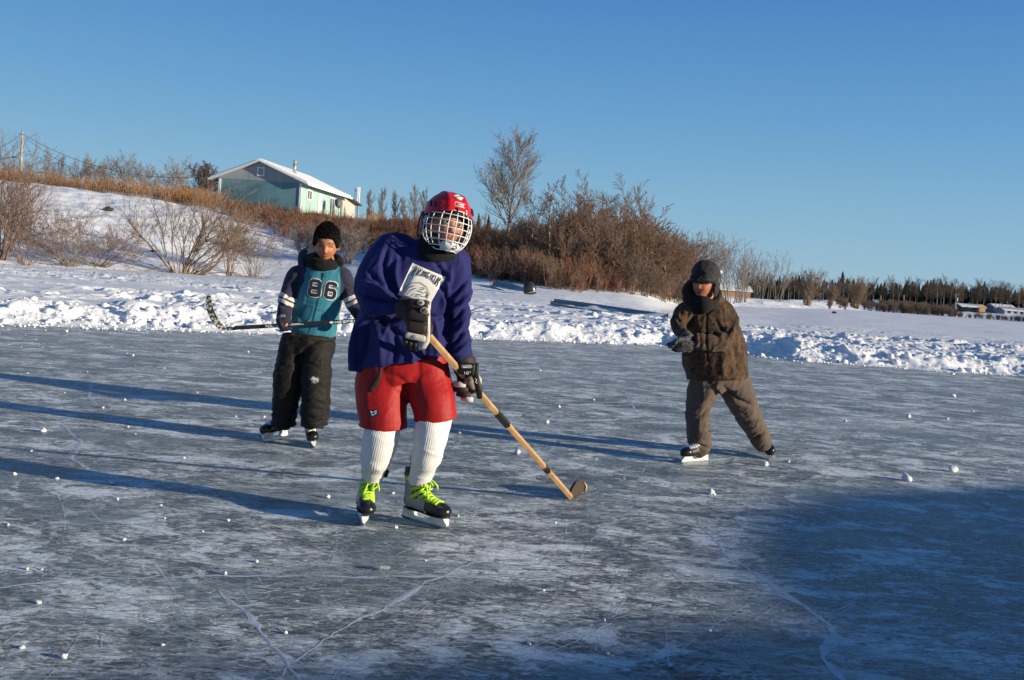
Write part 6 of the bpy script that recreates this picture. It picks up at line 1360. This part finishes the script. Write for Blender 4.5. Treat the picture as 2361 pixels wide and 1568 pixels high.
# ================================================================== the boy in the teal jacket
def teal_boy():
    D = 6.68
    hl, tl = G(660, 1009), G(608, 1019); hr, tr_ = G(716, 1019), G(726, 1037)
    foot = (hl+tl+hr+tr_)/4; org = Vector((foot.x, foot.y, 0)); SM1, SM2 = skate_matrix(hl, tl, 6, .92), skate_matrix(hr, tr_, 10, .92)
    H = HM(752, 566, 6.60, yaw=9, roll=3, pitch=13, sc=.985)
    # stick: level across the front
    a_, b_ = P(528, 757, 6.40), P(868, 737, 6.50); ax = (b_-a_).normalized()
    def st(x): return a_.lerp(b_, (x-528)/(868-528))
    c1, c2 = st(657), st(836)
    f1 = fist(c1, -ax, P(653, 725, 6.46), .92, .0095, 1.0, 1); f2 = fist(c2, ax, P(822, 712, 6.50), .92, .0095, 1.0, -1)
    aL = [(690, 622, D, 17), (672, 650, 6.67, 15), (660, 682, 6.62, 14), (655, 710, 6.55, 12), (653, 730, 6.48, 10)]
    aR = [(782, 630, D, 13), (799, 658, 6.70, 11), (805, 682, 6.68, 10), (815, 704, 6.58, 9), (826, 722, 6.53, 10)]
    to = [(712, 790, D, 42, .09), (724, 740, D, 44, .09), (738, 680, D, 48, .09), (745, 630, D, 50, .085), (748, 612, 6.67, 26, .05), (751, 590, 6.63, 19, .05)]
    lL = [(680, 790, D, 22), (668, 870, 6.66, 19), (655, 940, 6.70, 15)]; lR = [(738, 790, D, 22), (730, 870, 6.62, 19), (724, 940, 6.62, 15)]
    for lg, SMx in ((lL, SM1), (lR, SM2)):
        q = SMx@Vector((-.034, 0, .26)); X_, Y_ = px_of(np.array([tuple(q)])); lg.append((float(X_[0]), float(Y_[0]), q.y, 12))
    bones = [limb(q, 16) for q in (aL, aR, to, lL, lR)]+[f1[0], f2[0], f1[2], f2[2], feet(SM1), feet(SM2)]+f1[1]+f2[1]
    body = make_body('person with short black hair in teal hooded jacket numbered 86 and black snow pants', bones, H, head_pts(.073, .088, .116, .05), lambda L: head_cols(L, skin=(.37, .145, .062), lip=(.46, .10, .075), squint=True), .0058, org)
    # ---- hair: thick cap following the skull
    hv, hf = head_pts(.073, .088, .116); nrm = hv/np.linalg.norm(hv, axis=1, keepdims=True); x, y, z = hv[:, 0], hv[:, 1], hv[:, 2]
    th = np.arctan2(x, -y); line = np.interp(np.abs(th), [0, .35, .62, .82, 1.0, 1.25, 1.5, 1.75, 2.0, 3.2], [.058, .060, .052, .030, .004, -.012, .012, .014, -.03, -.062])+.0035*fbm(th*9, z*40, seed=3)
    k = sstep(-.004, .010, z-line); nz = fbm(hv[:, 0]*70, hv[:, 1]*70, hv[:, 2]*25, oct=3, seed=5)
    hv2 = hv+nrm*((.015+.015*sstep(.02, .10, z)+.0095*nz)*k-.006*(1-k))[:, None]; keep = [f for f in hf if k[list(f)].max() > .01]
    hm = NB('hair_black'); hm.P(Base_Color=(.007, .006, .006), Roughness=.85, Specular_IOR_Level=.15); hm.bump(hm.noise(hm.coord(sc=(1, 1, .3)), 260, 3), .9, .006)
    hair = part('hair', apply(H, hv2), keep, hm.mat, body)
    rg = np.random.default_rng(2); idx = rg.choice(np.where(k > .5)[0], 5200); a0 = hv2[idx]-nrm[idx]*.004; dv = nrm[idx]+rg.normal(0, .35, (len(idx), 3))+np.array([0, -.25, .25]); dv /= np.linalg.norm(dv, axis=1, keepdims=True)
    ln = rg.uniform(.010, .020, len(idx))*(.45+.75*sstep(.03, .11, hv2[idx][:, 2])); b0 = a0+dv*ln[:, None]; hV, hF = segs_mesh(a0, b0, np.full(len(idx), .0011), np.full(len(idx), .0004))
    part('hair_tips', apply(H, hV), hF, hm.mat, hair, smooth=False)
    # ---- jacket
    jt = [(722, 771, D, 50, .118), (724, 755, D, 53, .120), (728, 725, D, 54, .120), (734, 690, D, 54, .118), (740, 655, D, 56, .115), (745, 630, D, 57, .10), (748, 614, D, 44, .08), (749, 604, D, 30, .07)]
    s1 = [(705, 628, D, 20), (686, 636, D, 24), (674, 656, 6.67, 22), (664, 682, 6.63, 20), (658, 706, 6.56, 18), (655, 726, 6.50, 15.5), (654, 738, 6.48, 15)]
    s2 = [(775, 628, D, 18), (790, 636, D, 21), (800, 660, 6.70, 19), (806, 682, 6.68, 18), (813, 702, 6.60, 16), (824, 722, 6.54, 13.5)]
    V, F, N = union([limb(jt, 44), limb(s1, 24), limb(s2, 24)], .006, 4, .5); x, y = px_of(V)
    folds = [([(706, 640), (690, 655), (672, 660)], 3.5, -.010), ([(690, 690), (672, 680), (655, 685)], 3, -.009), ([(690, 712), (705, 700), (735, 700)], 4, -.006), ([(776, 690), (760, 712), (735, 725)], 4, -.007), ([(712, 740), (700, 752), (684, 760)], 4, .007), ([(770, 650), (776, 680), (770, 700)], 4, .006), ([(720, 640), (712, 665), (700, 690)], 4, .005), ([(640, 700), (655, 706), (668, 702)], 3, -.006), ([(795, 655), (806, 662), (815, 660)], 3, -.006), ([(682, 725), (690, 745), (688, 764)], 4, .006), ([(768, 725), (766, 745), (770, 760)], 4, -.006), ([(725, 755), (745, 748), (770, 752)], 4, .005)]
    V = V+N*(fold_disp(V, folds, D)*1.3+crumple(V, .0045, 8, (.2, 0, .9), 2.4, 31))[:, None]
    xl = np.interp(y, [600, 617, 650, 690, 708, 800], [714, 706, 697, 684, 680, 664]); xr = np.interp(y, [600, 615, 650, 680, 760, 800], [776, 783, 785, 783, 792, 800])
    slv = np.clip(np.maximum(xl-x, x-xr)/6, -1, 1)
    sy = np.where(x < 730, y-.45*(x-663), y+.5*(x-802)); st_ = sy-np.where(x < 730, 680, 685.5)
    def ex(b, c):
        a = b.attr('sleeve'); c = b.mix(b.ramp(b.math('ADD', b.math('MULTIPLY', a, .5), .5), [(.47, 0), (.53, 1)]), c, (.020, .021, .046)); s_ = b.attr('stripe'); m_ = b.math('MULTIPLY', b.math('ADD', b.math('COMPARE', s_, 5.0, 5.0), b.math('COMPARE', s_, 19.0, 4.5)), b.math('GREATER_THAN', a, 0.0)); return b.mix(m_, c, (.60, .53, .45))
    jk = part('jacket', V, F, cloth('jacket_teal', (.028, .165, .225), .85, .22, 1300, .07, .15, 18, ex, .2), body, attrs={'sleeve': slv, 'stripe': st_}); tj = bvh(jk)
    # numerals
    navy = cloth('felt_navy', (.020, .018, .035), .95, .2); cream = cloth('felt_cream', (.62, .57, .50), .95, .2)
    e8 = lambda u, v: (726+u*13.0-v*2.6, 664+v*20.5+u*1.6); e6 = lambda u, v: (763+u*11.5-v*3.6, 670+v*20.5+u*2.0)
    oc = lambda y0, y1: [(-.55, y0), (.55, y0), (1, y0+.22), (1, y1-.18), (.7, y1), (-.7, y1), (-1, y1-.18), (-1, y0+.22), (-.55, y0)]
    L8 = [[e8(u*.78, v*.80) for u, v in oc(-1, 0)], [e8(u*.86, v*.80) for u, v in oc(0, 1)]]
    L6 = [[e6(.82, -.52), e6(.80, -.68), e6(.5, -.80), e6(-.5, -.80), e6(-.82, -.6), e6(-.86, .62), e6(-.55, .80), e6(.5, .80), e6(.82, .62), e6(.84, .12), e6(.55, -.06), e6(-.82, -.06)]]
    for L in (L8, L6):
        strokes('number_edge', tj, L, 11.5, cream, jk, .004, 2.2); strokes('number', tj, L, 7.6, navy, jk, .0065, 2.2)
    seam = simple('zip_dark', (.008, .07, .085), .6); strokes('zip', tj, [[(746, 629), (741, 660), (733, 700), (722, 740), (711, 774)]], 2.2, seam, jk, .004, 2.5)
    strokes('zip_pull', tj, [[(746, 629), (745, 640)]], 2.0, navy, jk, .007, 2.5)
    for q in ([(724, 708), (712, 704), (700, 713), (690, 732)], [(724, 712), (745, 717), (752, 722), (750, 738)]): strokes('pocket_seam', tj, [q], 1.2, seam, jk, .003, 2.5)
    strokes('hem_seam', tj, [[(675, 762), (695, 766), (708, 768)]], 1.2, seam, jk, .003, 2.5)
    # hood and the black neck warmer
    hc = cloth('hood_slate', (.035, .045, .065), .9, .2)
    V, F, N = union([limb([(712, 620, 6.74, 9, .04), (699, 608, 6.78, 13, .05), (702, 590, 6.80, 15, .06), (718, 582, 6.82, 15, .06), (746, 590, 6.82, 18, .06), (772, 598, 6.80, 13, .05), (786, 609, 6.75, 8, .04), (785, 618, 6.70, 6, .03)], 24)], .006, 5); V = V+N*crumple(V, .005, 12, (1, 0, 0), 2, 40)[:, None]; part('hood', V, F, hc, body)
    V, F, N = union([limb([(752, 597, 6.68, 24, .060), (746, 606, 6.66, 38, .108), (742, 615, 6.65, 37, .112), (740, 625, 6.65, 22, .075)], 32), limb([(711, 612, 6.62, 12), (713, 598, 6.70, 11), (718, 590, 6.74, 8)], 12), limb([(781, 610, 6.64, 11), (780, 598, 6.70, 10), (774, 590, 6.74, 8)], 12)], .0055, 4)
    V = V+N*crumple(V, .006, 13, (1, 0, .25), 3, 44)[:, None]; part('neck_warmer', V, F, cloth('warmer_black', (.009, .008, .009), .95, .3), body)
    # ---- snow pants
    p0 = [(711, 772, D, 62, .12), (710, 790, D, 63, .125), (708, 815, D, 60, .12)]
    l1 = [(682, 785, D, 35, .115), (675, 820, D, 34, .115), (667, 860, 6.67, 35, .115), (663, 900, 6.68, 33, .11), (658, 940, 6.72, 31, .105), (655, 968, 6.74, 27, .095), (653, 982, 6.75, 23, .085)]
    l2 = [(740, 785, D, 36, .115), (733, 820, 6.66, 33, .115), (729, 860, 6.64, 35, .118), (727, 900, 6.63, 34, .112), (726, 940, 6.62, 34, .108), (726, 968, 6.61, 32, .10), (727, 986, 6.61, 27, .09)]
    V, F, N = union([limb(p0, 36), limb(l1, 30), limb(l2, 30)], .0062, 4, .5); x, y = px_of(V)
    ring = np.sin(y*.33+4*fbm(V[:, 0]*6, V[:, 1]*6, V[:, 2]*3, seed=3))*.0045*sstep(900, 960, y)
    fo = [([(705, 800), (690, 825), (668, 835)], 4, -.010), ([(712, 795), (735, 785), (765, 782)], 4, -.008), ([(700, 830), (735, 850), (764, 845)], 4, -.007), ([(700, 930), (730, 926), (760, 938)], 3, -.010), ([(640, 838), (655, 845), (680, 840)], 3, -.009), ([(757, 862), (740, 880), (712, 885)], 3.5, .006), ([(630, 900), (650, 910), (680, 900)], 4, -.007), ([(700, 960), (730, 968), (758, 955)], 3, -.009), ([(630, 950), (655, 962), (680, 950)], 3, -.009), ([(692, 815), (693, 880), (690, 960)], 3, -.012)]
    V = V+N*(fold_disp(V, fo, D)+crumple(V, .0065, 10, (1, 0, .3), 2.2, 51)+crumple(V, .0025, 24, (1, 0, .5), 2, 52)+ring)[:, None]
    sn = np.exp(-((x-725)/13)**2-((y-876)/11)**2)+.55*np.exp(-((x-646)/11)**2-((y-862)/9)**2)+.5*np.exp(-((x-731)/5)**2-((y-898)/6)**2)
    def exs(b, c): return b.mix(b.ramp(b.math('ADD', b.attr('snow'), b.math('MULTIPLY', b.math('SUBTRACT', b.noise(b.coord(), 45, 5, .75), .5), 2.4)), [(.62, 0), (1.1, .75)]), c, (.62, .62, .64))
    part('snow_pants', V, F, cloth('pants_black', (.008, .006, .005), .7, .3, 1100, .1, .05, 22, exs, .3), body, attrs={'snow': sn})
    # ---- gloves, fingerless: the finger ends show
    gm = cloth('glove_navy', (.022, .022, .032), .8, .3)
    for f_, wr, sg in ((f1, [(653, 726, 6.50, 15), (654, 740, 6.46, 15), (656, 750, 6.43, 14)], 1), (f2, [(824, 718, 6.54, 13), (829, 727, 6.52, 14)], -1)):
        V, F, N = union([f_[0], f_[2], limb(wr, 16)]+f_[1], .005, 2); V = V+N*.0035; g = part('glove', V, F, gm, body)
        if sg == 1:
            V, F, N = union([limb([(652, 734, 6.47, 16.5), (653, 741, 6.455, 16.5)], 20)], .004, 2); V = V+N*(.003*fbm(V[:, 0]*90, V[:, 1]*90, V[:, 2]*90, seed=2))[:, None]; part('fluffy_cuff', V, F, cloth('cuff_fluff', (.16, .155, .19), 1.0, .4), g)
            mb = MB(); mb.tube([P(655, 752, 6.355), P(659, 750, 6.35), P(663, 746, 6.355)], [.008, .0095, .007], 10); mb.build('finger_tip', simple('skin_tip', (.50, .20, .13), .5), g)
    # ---- skates
    for h_, t_, rl in ((hl, tl, 6), (hr, tr_, 10)): skate(h_, t_, rl, body, LACE_W, .92)
    # ---- the black stick
    blk = NB('stick_black'); n_ = blk.noise(blk.coord(), 30, 5, .7); blk.P(Base_Color=blk.mix(blk.ramp(n_, [(.55, 0), (.8, .5)]), (.012, .012, .013), (.16, .15, .14)), Roughness=.4); blk = blk.mat
    root = empty('hockey_stick', c1, 'black hockey stick with worn curved blade held level in front of the teal jacket', 'hockey stick')
    mb = MB(); mb.tube([st(541), b_], .0185, 4, ry=.0165, up=(0, -1, 1)); sh = mb.build('shaft', blk, root, smooth=False); tsx = bvh(sh)
    cen = [(545, 757.5), (528, 758), (516, 757), (507, 752), (500, 744), (493, 733), (487, 720), (483, 706), (481, 692), (482, 681)]; wid = [7, 8.5, 11.5, 13.5, 14.5, 15, 15, 14.5, 13, 8]; dep = [6.405, 6.40, 6.395, 6.385, 6.37, 6.35, 6.33, 6.31, 6.295, 6.285]
    mb = MB(); n = len(cen); V = []
    for i in range(n):
        t = (cen[min(i+1, n-1)][0]-cen[max(i-1, 0)][0], cen[min(i+1, n-1)][1]-cen[max(i-1, 0)][1]); l = math.hypot(*t); nx, ny = -t[1]/l*wid[i]/2, t[0]/l*wid[i]/2
        for s, dd in ((1, 0), (1, .008), (-1, .008), (-1, 0)): V.append(P(cen[i][0]+nx*s, cen[i][1]+ny*s, dep[i]+dd))
    F = [(0, 1, 2, 3), tuple((n-1)*4+k for k in (3, 2, 1, 0))]+[(i*4+k, (i+1)*4+k, (i+1)*4+(k+1) % 4, i*4+(k+1) % 4) for i in range(n-1) for k in range(4)]
    mb.add(V, [f[::-1] for f in F]); btm = NB('blade_worn'); w_ = btm.n('ShaderNodeTexVoronoi'); btm.t.links.new(btm.coord(), w_.inputs[0]); w_.inputs['Scale'].default_value = 55
    c_ = btm.mix(btm.ramp(btm.math('ADD', w_.outputs[0], btm.math('MULTIPLY', btm.noise(btm.coord(), 12, 4), .5)), [(.60, .85), (.74, 0)]), (.035, .033, .03), (.50, .48, .46)); btm.P(Base_Color=c_, Roughness=.6); bl = mb.build('blade', btm.mat, root, smooth=False)
    mb = MB(); mb.tube([P(c[0]-0, c[1], dep[i]+.004)+Vector((0, 0, 0)) for i, c in enumerate([(q[0]-w_2*.5*.9, q[1]+w_2*.5*.35) for q, w_2 in zip(cen[3:], wid[3:])])], .004, 6); mb.build('blade_rim', simple('rim_tan', (.30, .22, .10), .6), bl)
    def wmap(x0, x1, h): return lambda u, v: (x0+(x1-x0)*u, 757.5-(x0+(x1-x0)*u-528)*.059-h/2+v*h)
    strokes('lettering', tsx, word('ROGUE', wmap(611, 645, 5.0), .25), 1.1, WHITEP, sh, .002, 2); strokes('lettering', tsx, word('HESPELER', wmap(772, 842, 4.6), .2), 1.5, WHITEP, sh, .002, 2)
    strokes('white_flash', tsx, [[(668, 749.5), (700, 747.5)], [(672, 747), (692, 746)]], 1.0, WHITEP, sh, .002, 2); el = [(764.5+5*math.cos(a), 743.4+2.6*math.sin(a)) for a in np.linspace(0, 2*math.pi, 14, endpoint=False)]; patch('oval_mark', tsx, el, WHITEP, sh, .002, 2.5)
teal_boy()
# ================================================================== the skater in the camouflage coat
def camo_boy():
    D = 7.15
    hl, tl = G(1631, 1064.5), G(1569, 1069.5); tt = G(1785, 1062); hh = G(1776, 1049)
    org = Vector(((hl.x+tt.x)/2, (hl.y+tt.y)/2, 0)); SM1 = skate_matrix(hl, tl, -4, .92); SM2 = skate_matrix(hh, tt, 33, .88, 10, .02)
    H = HM(1622, 655, 7.02, yaw=-30, roll=4, pitch=3, sc=.98)
    aL = [(1604, 708, 7.10, 18), (1572, 725, 7.05, 16), (1565, 755, 6.98, 14), (1578, 776, 6.88, 11), (1584, 782, 6.84, 9)]
    aR = [(1660, 705, 7.18, 18), (1676, 740, 7.16, 16), (1670, 785, 7.05, 14), (1630, 788, 6.94, 12), (1605, 786, 6.88, 10)]
    to = [(1650, 862, 7.2, 42, .10), (1645, 820, 7.18, 46, .10), (1635, 760, 7.15, 46, .10), (1628, 715, 7.12, 46, .09), (1626, 695, 7.08, 24, .05), (1624, 675, 7.05, 18, .05)]
    lL = [(1632, 885, 7.2, 24), (1614, 955, 7.14, 19), (1612, 1005, 7.12, 15)]; lR = [(1672, 885, 7.22, 24), (1722, 960, 7.32, 19), (1748, 1008, 7.42, 14)]
    for lg, SMx in ((lL, SM1), (lR, SM2)):
        q = SMx@Vector((-.034, 0, .26)); X_, Y_ = px_of(np.array([tuple(q)])); lg.append((float(X_[0]), float(Y_[0]), q.y, 11))
    h1 = open_hand(P(1590, 783, 6.84), (-1, -.25, -.15), (0, -.5, -1), 1.05, .0105, (.10, .35, .45, .5), 1); h2 = open_hand(P(1602, 793, 6.86), (-1, -.1, -.30), (0, .7, .6), 1.05, .0105, (.25, .3, .35, .4), -1)
    bones = [limb(q, 16) for q in (aL, aR, to, lL, lR)]+[h1[0], h1[2], h2[0], h2[2], feet(SM1), feet(SM2)]+h1[1]+h2[1]
    body = make_body('person in brown camouflage coat, dark ear-flap hat and grey-brown pants pushing off on one skate', bones, H, head_pts(.074, .089, .114, .06), lambda L: head_cols(L, skin=(.40, .14, .075), lip=(.36, .09, .07), squint=True), .006, org)
    # ---- hat: crown, band and brim, ear flaps
    hm = NB('hat_dark'); n = hm.noise(hm.coord(), 22, 6, .75); hm.P(Base_Color=hm.mix(hm.ramp(n, [(.58, 0), (.82, .6)]), (.008, .0075, .0085), (.10, .095, .10)), Roughness=.8); hm.bump(hm.noise(hm.coord(), 60, 3), .3, .006); hm = hm.mat
    V = []; pc = []
    v, f = ball((.0, .012, .075), (.098, .115, .098), None, 36, 24); pc.append((xf(H, v), f))
    v, f = ball((.0, .004, .045), (.101, .117, .050), Matrix.Rotation(R(8), 3, 'X'), 36, 16); pc.append((xf(H, v), f))
    v, f = ball((0, -.095, .040), (.070, .048, .014), Matrix.Rotation(R(24), 3, 'X'), 28, 10); pc.append((xf(H, v), f))
    for s in (-1, 1):
        v, f = ball((s*.090, .022, -.022), (.018, .048, .068), None, 18, 12); pc.append((xf(H, v), f))
    v, f = ball((0, .088, -.01), (.070, .022, .06), None, 18, 12); pc.append((xf(H, v), f))
    V, F, N = union(pc, .0055, 4); V = V+N*(crumple(V, .004, 16, (1, 0, 0), 2, 4)+.0035*fbm(V[:, 0]*60, V[:, 1]*60, V[:, 2]*60, oct=3, seed=6))[:, None]; hat = part('hat', V, F, hm, body)
    mb = MB(); c = P(1661, 627, 7.02); V, F = ball(c, (.013, .013, .013), None, 12, 8); mb.add(V, F); mb.build('snow_blob', SNOW, hat)
    # ---- coat
    def camo(b, c):
        co = b.coord(sc=(1, 1, .8)); a = b.ramp(b.noise(co, 15, 5, .7, .8), [(.50, 0), (.54, 1)]); c2 = b.ramp(b.noise(b.coord(loc=(5, 2, 1)), 20, 5, .6, 1.2), [(.55, 0), (.58, 1)]); c3 = b.ramp(b.noise(b.coord(loc=(1, 7, 3), sc=(1, 1, .6)), 24, 5, .6, 1.0), [(.58, 0), (.62, 1)])
        k = b.mix(a, (.030, .016, .009), (.095, .045, .020)); k = b.mix(c2, k, (.075, .050, .028)); k = b.mix(c3, k, (.014, .009, .007)); return b.mix(b.math('MULTIPLY', b.noise(b.coord(), 120, 4, .7), .22), k, (.14, .10, .06))
    jt = [(1653, 874, 7.2, 70, .20), (1652, 852, 7.2, 72, .205), (1645, 815, 7.18, 74, .21), (1641, 780, 7.17, 69, .205), (1636, 745, 7.15, 63, .19), (1630, 715, 7.12, 57, .165), (1627, 698, 7.10, 42, .11), (1624, 686, 7.07, 33, .09)]
    s1 = [(1600, 712, 7.10, 24), (1580, 722, 7.06, 26, .095), (1567, 740, 7.01, 19), (1566, 757, 6.95, 16), (1576, 770, 6.90, 14), (1584, 777, 6.86, 12)]
    s2 = [(1655, 712, 7.15, 30), (1668, 730, 7.12, 30), (1675, 760, 7.06, 27), (1666, 786, 6.98, 23), (1640, 790, 6.92, 21), (1612, 787, 6.88, 18), (1600, 786, 6.86, 15)]
    V, F, N = union([limb(jt, 48), limb(s1, 24), limb(s2, 26), limb([(1690, 760, 7.26, 18), (1702, 800, 7.26, 20), (1706, 850, 7.24, 17)], 18)], .0062, 4, .5)
    fo = [([(1700, 735), (1690, 760), (1672, 800)], 4, .010), ([(1650, 735), (1665, 760), (1690, 770)], 4, -.010), ([(1642, 765), (1660, 778), (1690, 785)], 4, -.011), ([(1648, 800), (1660, 790), (1664, 770)], 4, .010), ([(1625, 772), (1628, 790), (1624, 806)], 3, -.008), ([(1612, 772), (1615, 788), (1612, 802)], 3, -.008), ([(1690, 790), (1700, 830), (1702, 870)], 6, -.010), ([(1672, 815), (1665, 845), (1672, 875)], 6, .009), ([(1600, 810), (1602, 845), (1596, 880)], 6, -.009), ([(1628, 700), (1629, 780), (1634, 880)], 2.5, -.007), ([(1585, 815), (1590, 850), (1610, 875)], 5, .008), ([(1560, 730), (1568, 742), (1580, 745)], 3.5, -.009), ([(1602, 715), (1598, 745), (1585, 760)], 4, -.008)]
    V = V+N*(fold_disp(V, fo, D)*1.4+crumple(V, .008, 6, (.2, 0, 1), 2.2, 61)+crumple(V, .003, 18, (.4, 0, .7), 2, 62))[:, None]
    coat = part('coat', V, F, cloth('camo_fleece', (.1, .07, .04), .95, .45, 700, .1, .08, 40, camo, .3), body); tc = bvh(coat)
    strokes('zip', tc, [[(1627, 705), (1628, 770)], [(1630, 806), (1634, 884)]], 1.8, simple('zip_black', (.012, .01, .01), .6), coat, .003, 3)
    V, F, N = union([limb([(1598, 648, 7.14, 7, .05), (1588, 662, 7.09, 12, .06), (1587, 680, 7.06, 14, .06), (1595, 696, 7.03, 14, .06), (1612, 706, 7.02, 10, .05)], 20), limb([(1654, 672, 7.12, 8, .04), (1652, 688, 7.08, 9, .05), (1640, 700, 7.03, 9, .04), (1622, 706, 7.01, 8, .04)], 20), limb([(1600, 690, 7.16, 20, .05), (1630, 688, 7.19, 22, .05), (1655, 690, 7.16, 14, .05)], 20)], .006, 4)
    V = V+N*crumple(V, .006, 14, (1, 0, .3), 2, 66)[:, None]; part('hood', V, F, cloth('hood_dark_camo', (.020, .013, .009), .95, .4, 700, .2, .05, 40), body)
    V, F, N = union([limb([(1622, 690, 7.02, 24, .07), (1620, 702, 7.01, 26, .08), (1622, 712, 7.03, 20, .06)], 24)], .006, 4); part('scarf', V, F, cloth('scarf_black', (.012, .010, .010), .95, .3), body)
    # ---- trousers
    p0 = [(1657, 868, 7.2, 66, .14), (1657, 884, 7.2, 66, .145), (1658, 900, 7.2, 54, .13)]
    l1 = [(1628, 872, 7.2, 36, .125), (1619, 905, 7.17, 35, .12), (1609, 945, 7.14, 28, .10), (1609, 985, 7.12, 28, .095), (1611, 1012, 7.11, 28, .09), (1614, 1031, 7.12, 26, .085), (1619, 1041, 7.13, 20, .075)]
    l2 = [(1688, 872, 7.22, 38, .125), (1702, 908, 7.25, 37, .12), (1725, 955, 7.32, 31, .105), (1744, 992, 7.38, 26, .09), (1758, 1018, 7.43, 22, .08), (1765, 1030, 7.45, 16, .06)]
    V, F, N = union([limb(p0, 36), limb(l1, 30), limb(l2, 30)], .0062, 4, .5)
    fo = [([(1640, 905), (1625, 925), (1605, 935)], 5, .009), ([(1640, 930), (1625, 950), (1612, 962)], 4, -.010), ([(1583, 945), (1600, 960), (1632, 962)], 3.5, -.009), ([(1584, 1026), (1605, 1024), (1636, 1034)], 3, -.014), ([(1650, 890), (1680, 925), (1720, 938)], 4, .012), ([(1668, 892), (1700, 922), (1735, 935)], 4, -.013), ([(1690, 950), (1720, 965), (1745, 962)], 5, .008), ([(1700, 962), (1720, 978), (1750, 975)], 4, -.009), ([(1730, 1015), (1748, 1008), (1770, 992)], 3, -.014), ([(1598, 975), (1606, 1000), (1598, 1020)], 4, -.008), ([(1660, 885), (1645, 895), (1625, 892)], 4, .008)]
    V = V+N*(fold_disp(V, fo, D)*1.3+crumple(V, .006, 8, (.3, 0, 1), 2.2, 71)+crumple(V, .0025, 22, (.8, 0, .5), 2, 72))[:, None]
    part('trousers', V, F, cloth('trousers_taupe', (.095, .066, .050), .8, .3, 1000, .12, .1, 18), body)
    # ---- knitted gloves
    gm = NB('glove_speckled'); n = gm.ramp(gm.noise(gm.coord(), 85, 3, .7), [(.48, 0), (.62, 1)]); gm.P(Base_Color=gm.mix(n, (.022, .020, .028), (.17, .155, .17)), Roughness=.95); gm.bump(gm.noise(gm.coord(), 200, 2), .4, .004)
    for h_, wr in ((h1, [(1578, 771, 6.88, 12), (1590, 782, 6.845, 12)]), (h2, [(1612, 788, 6.88, 15), (1600, 789, 6.865, 13)])):
        V, F, N = union([h_[0], h_[2], limb(wr, 16)]+h_[1], .0045, 2); V = V+N*.0035; part('glove', V, F, gm.mat, body)
    # ---- skates
    skate(hl, tl, -4, body, LACE_W, .92); skate(hh, tt, 33, body, LACE_W, .88, 10, lift=.02)
camo_boy()
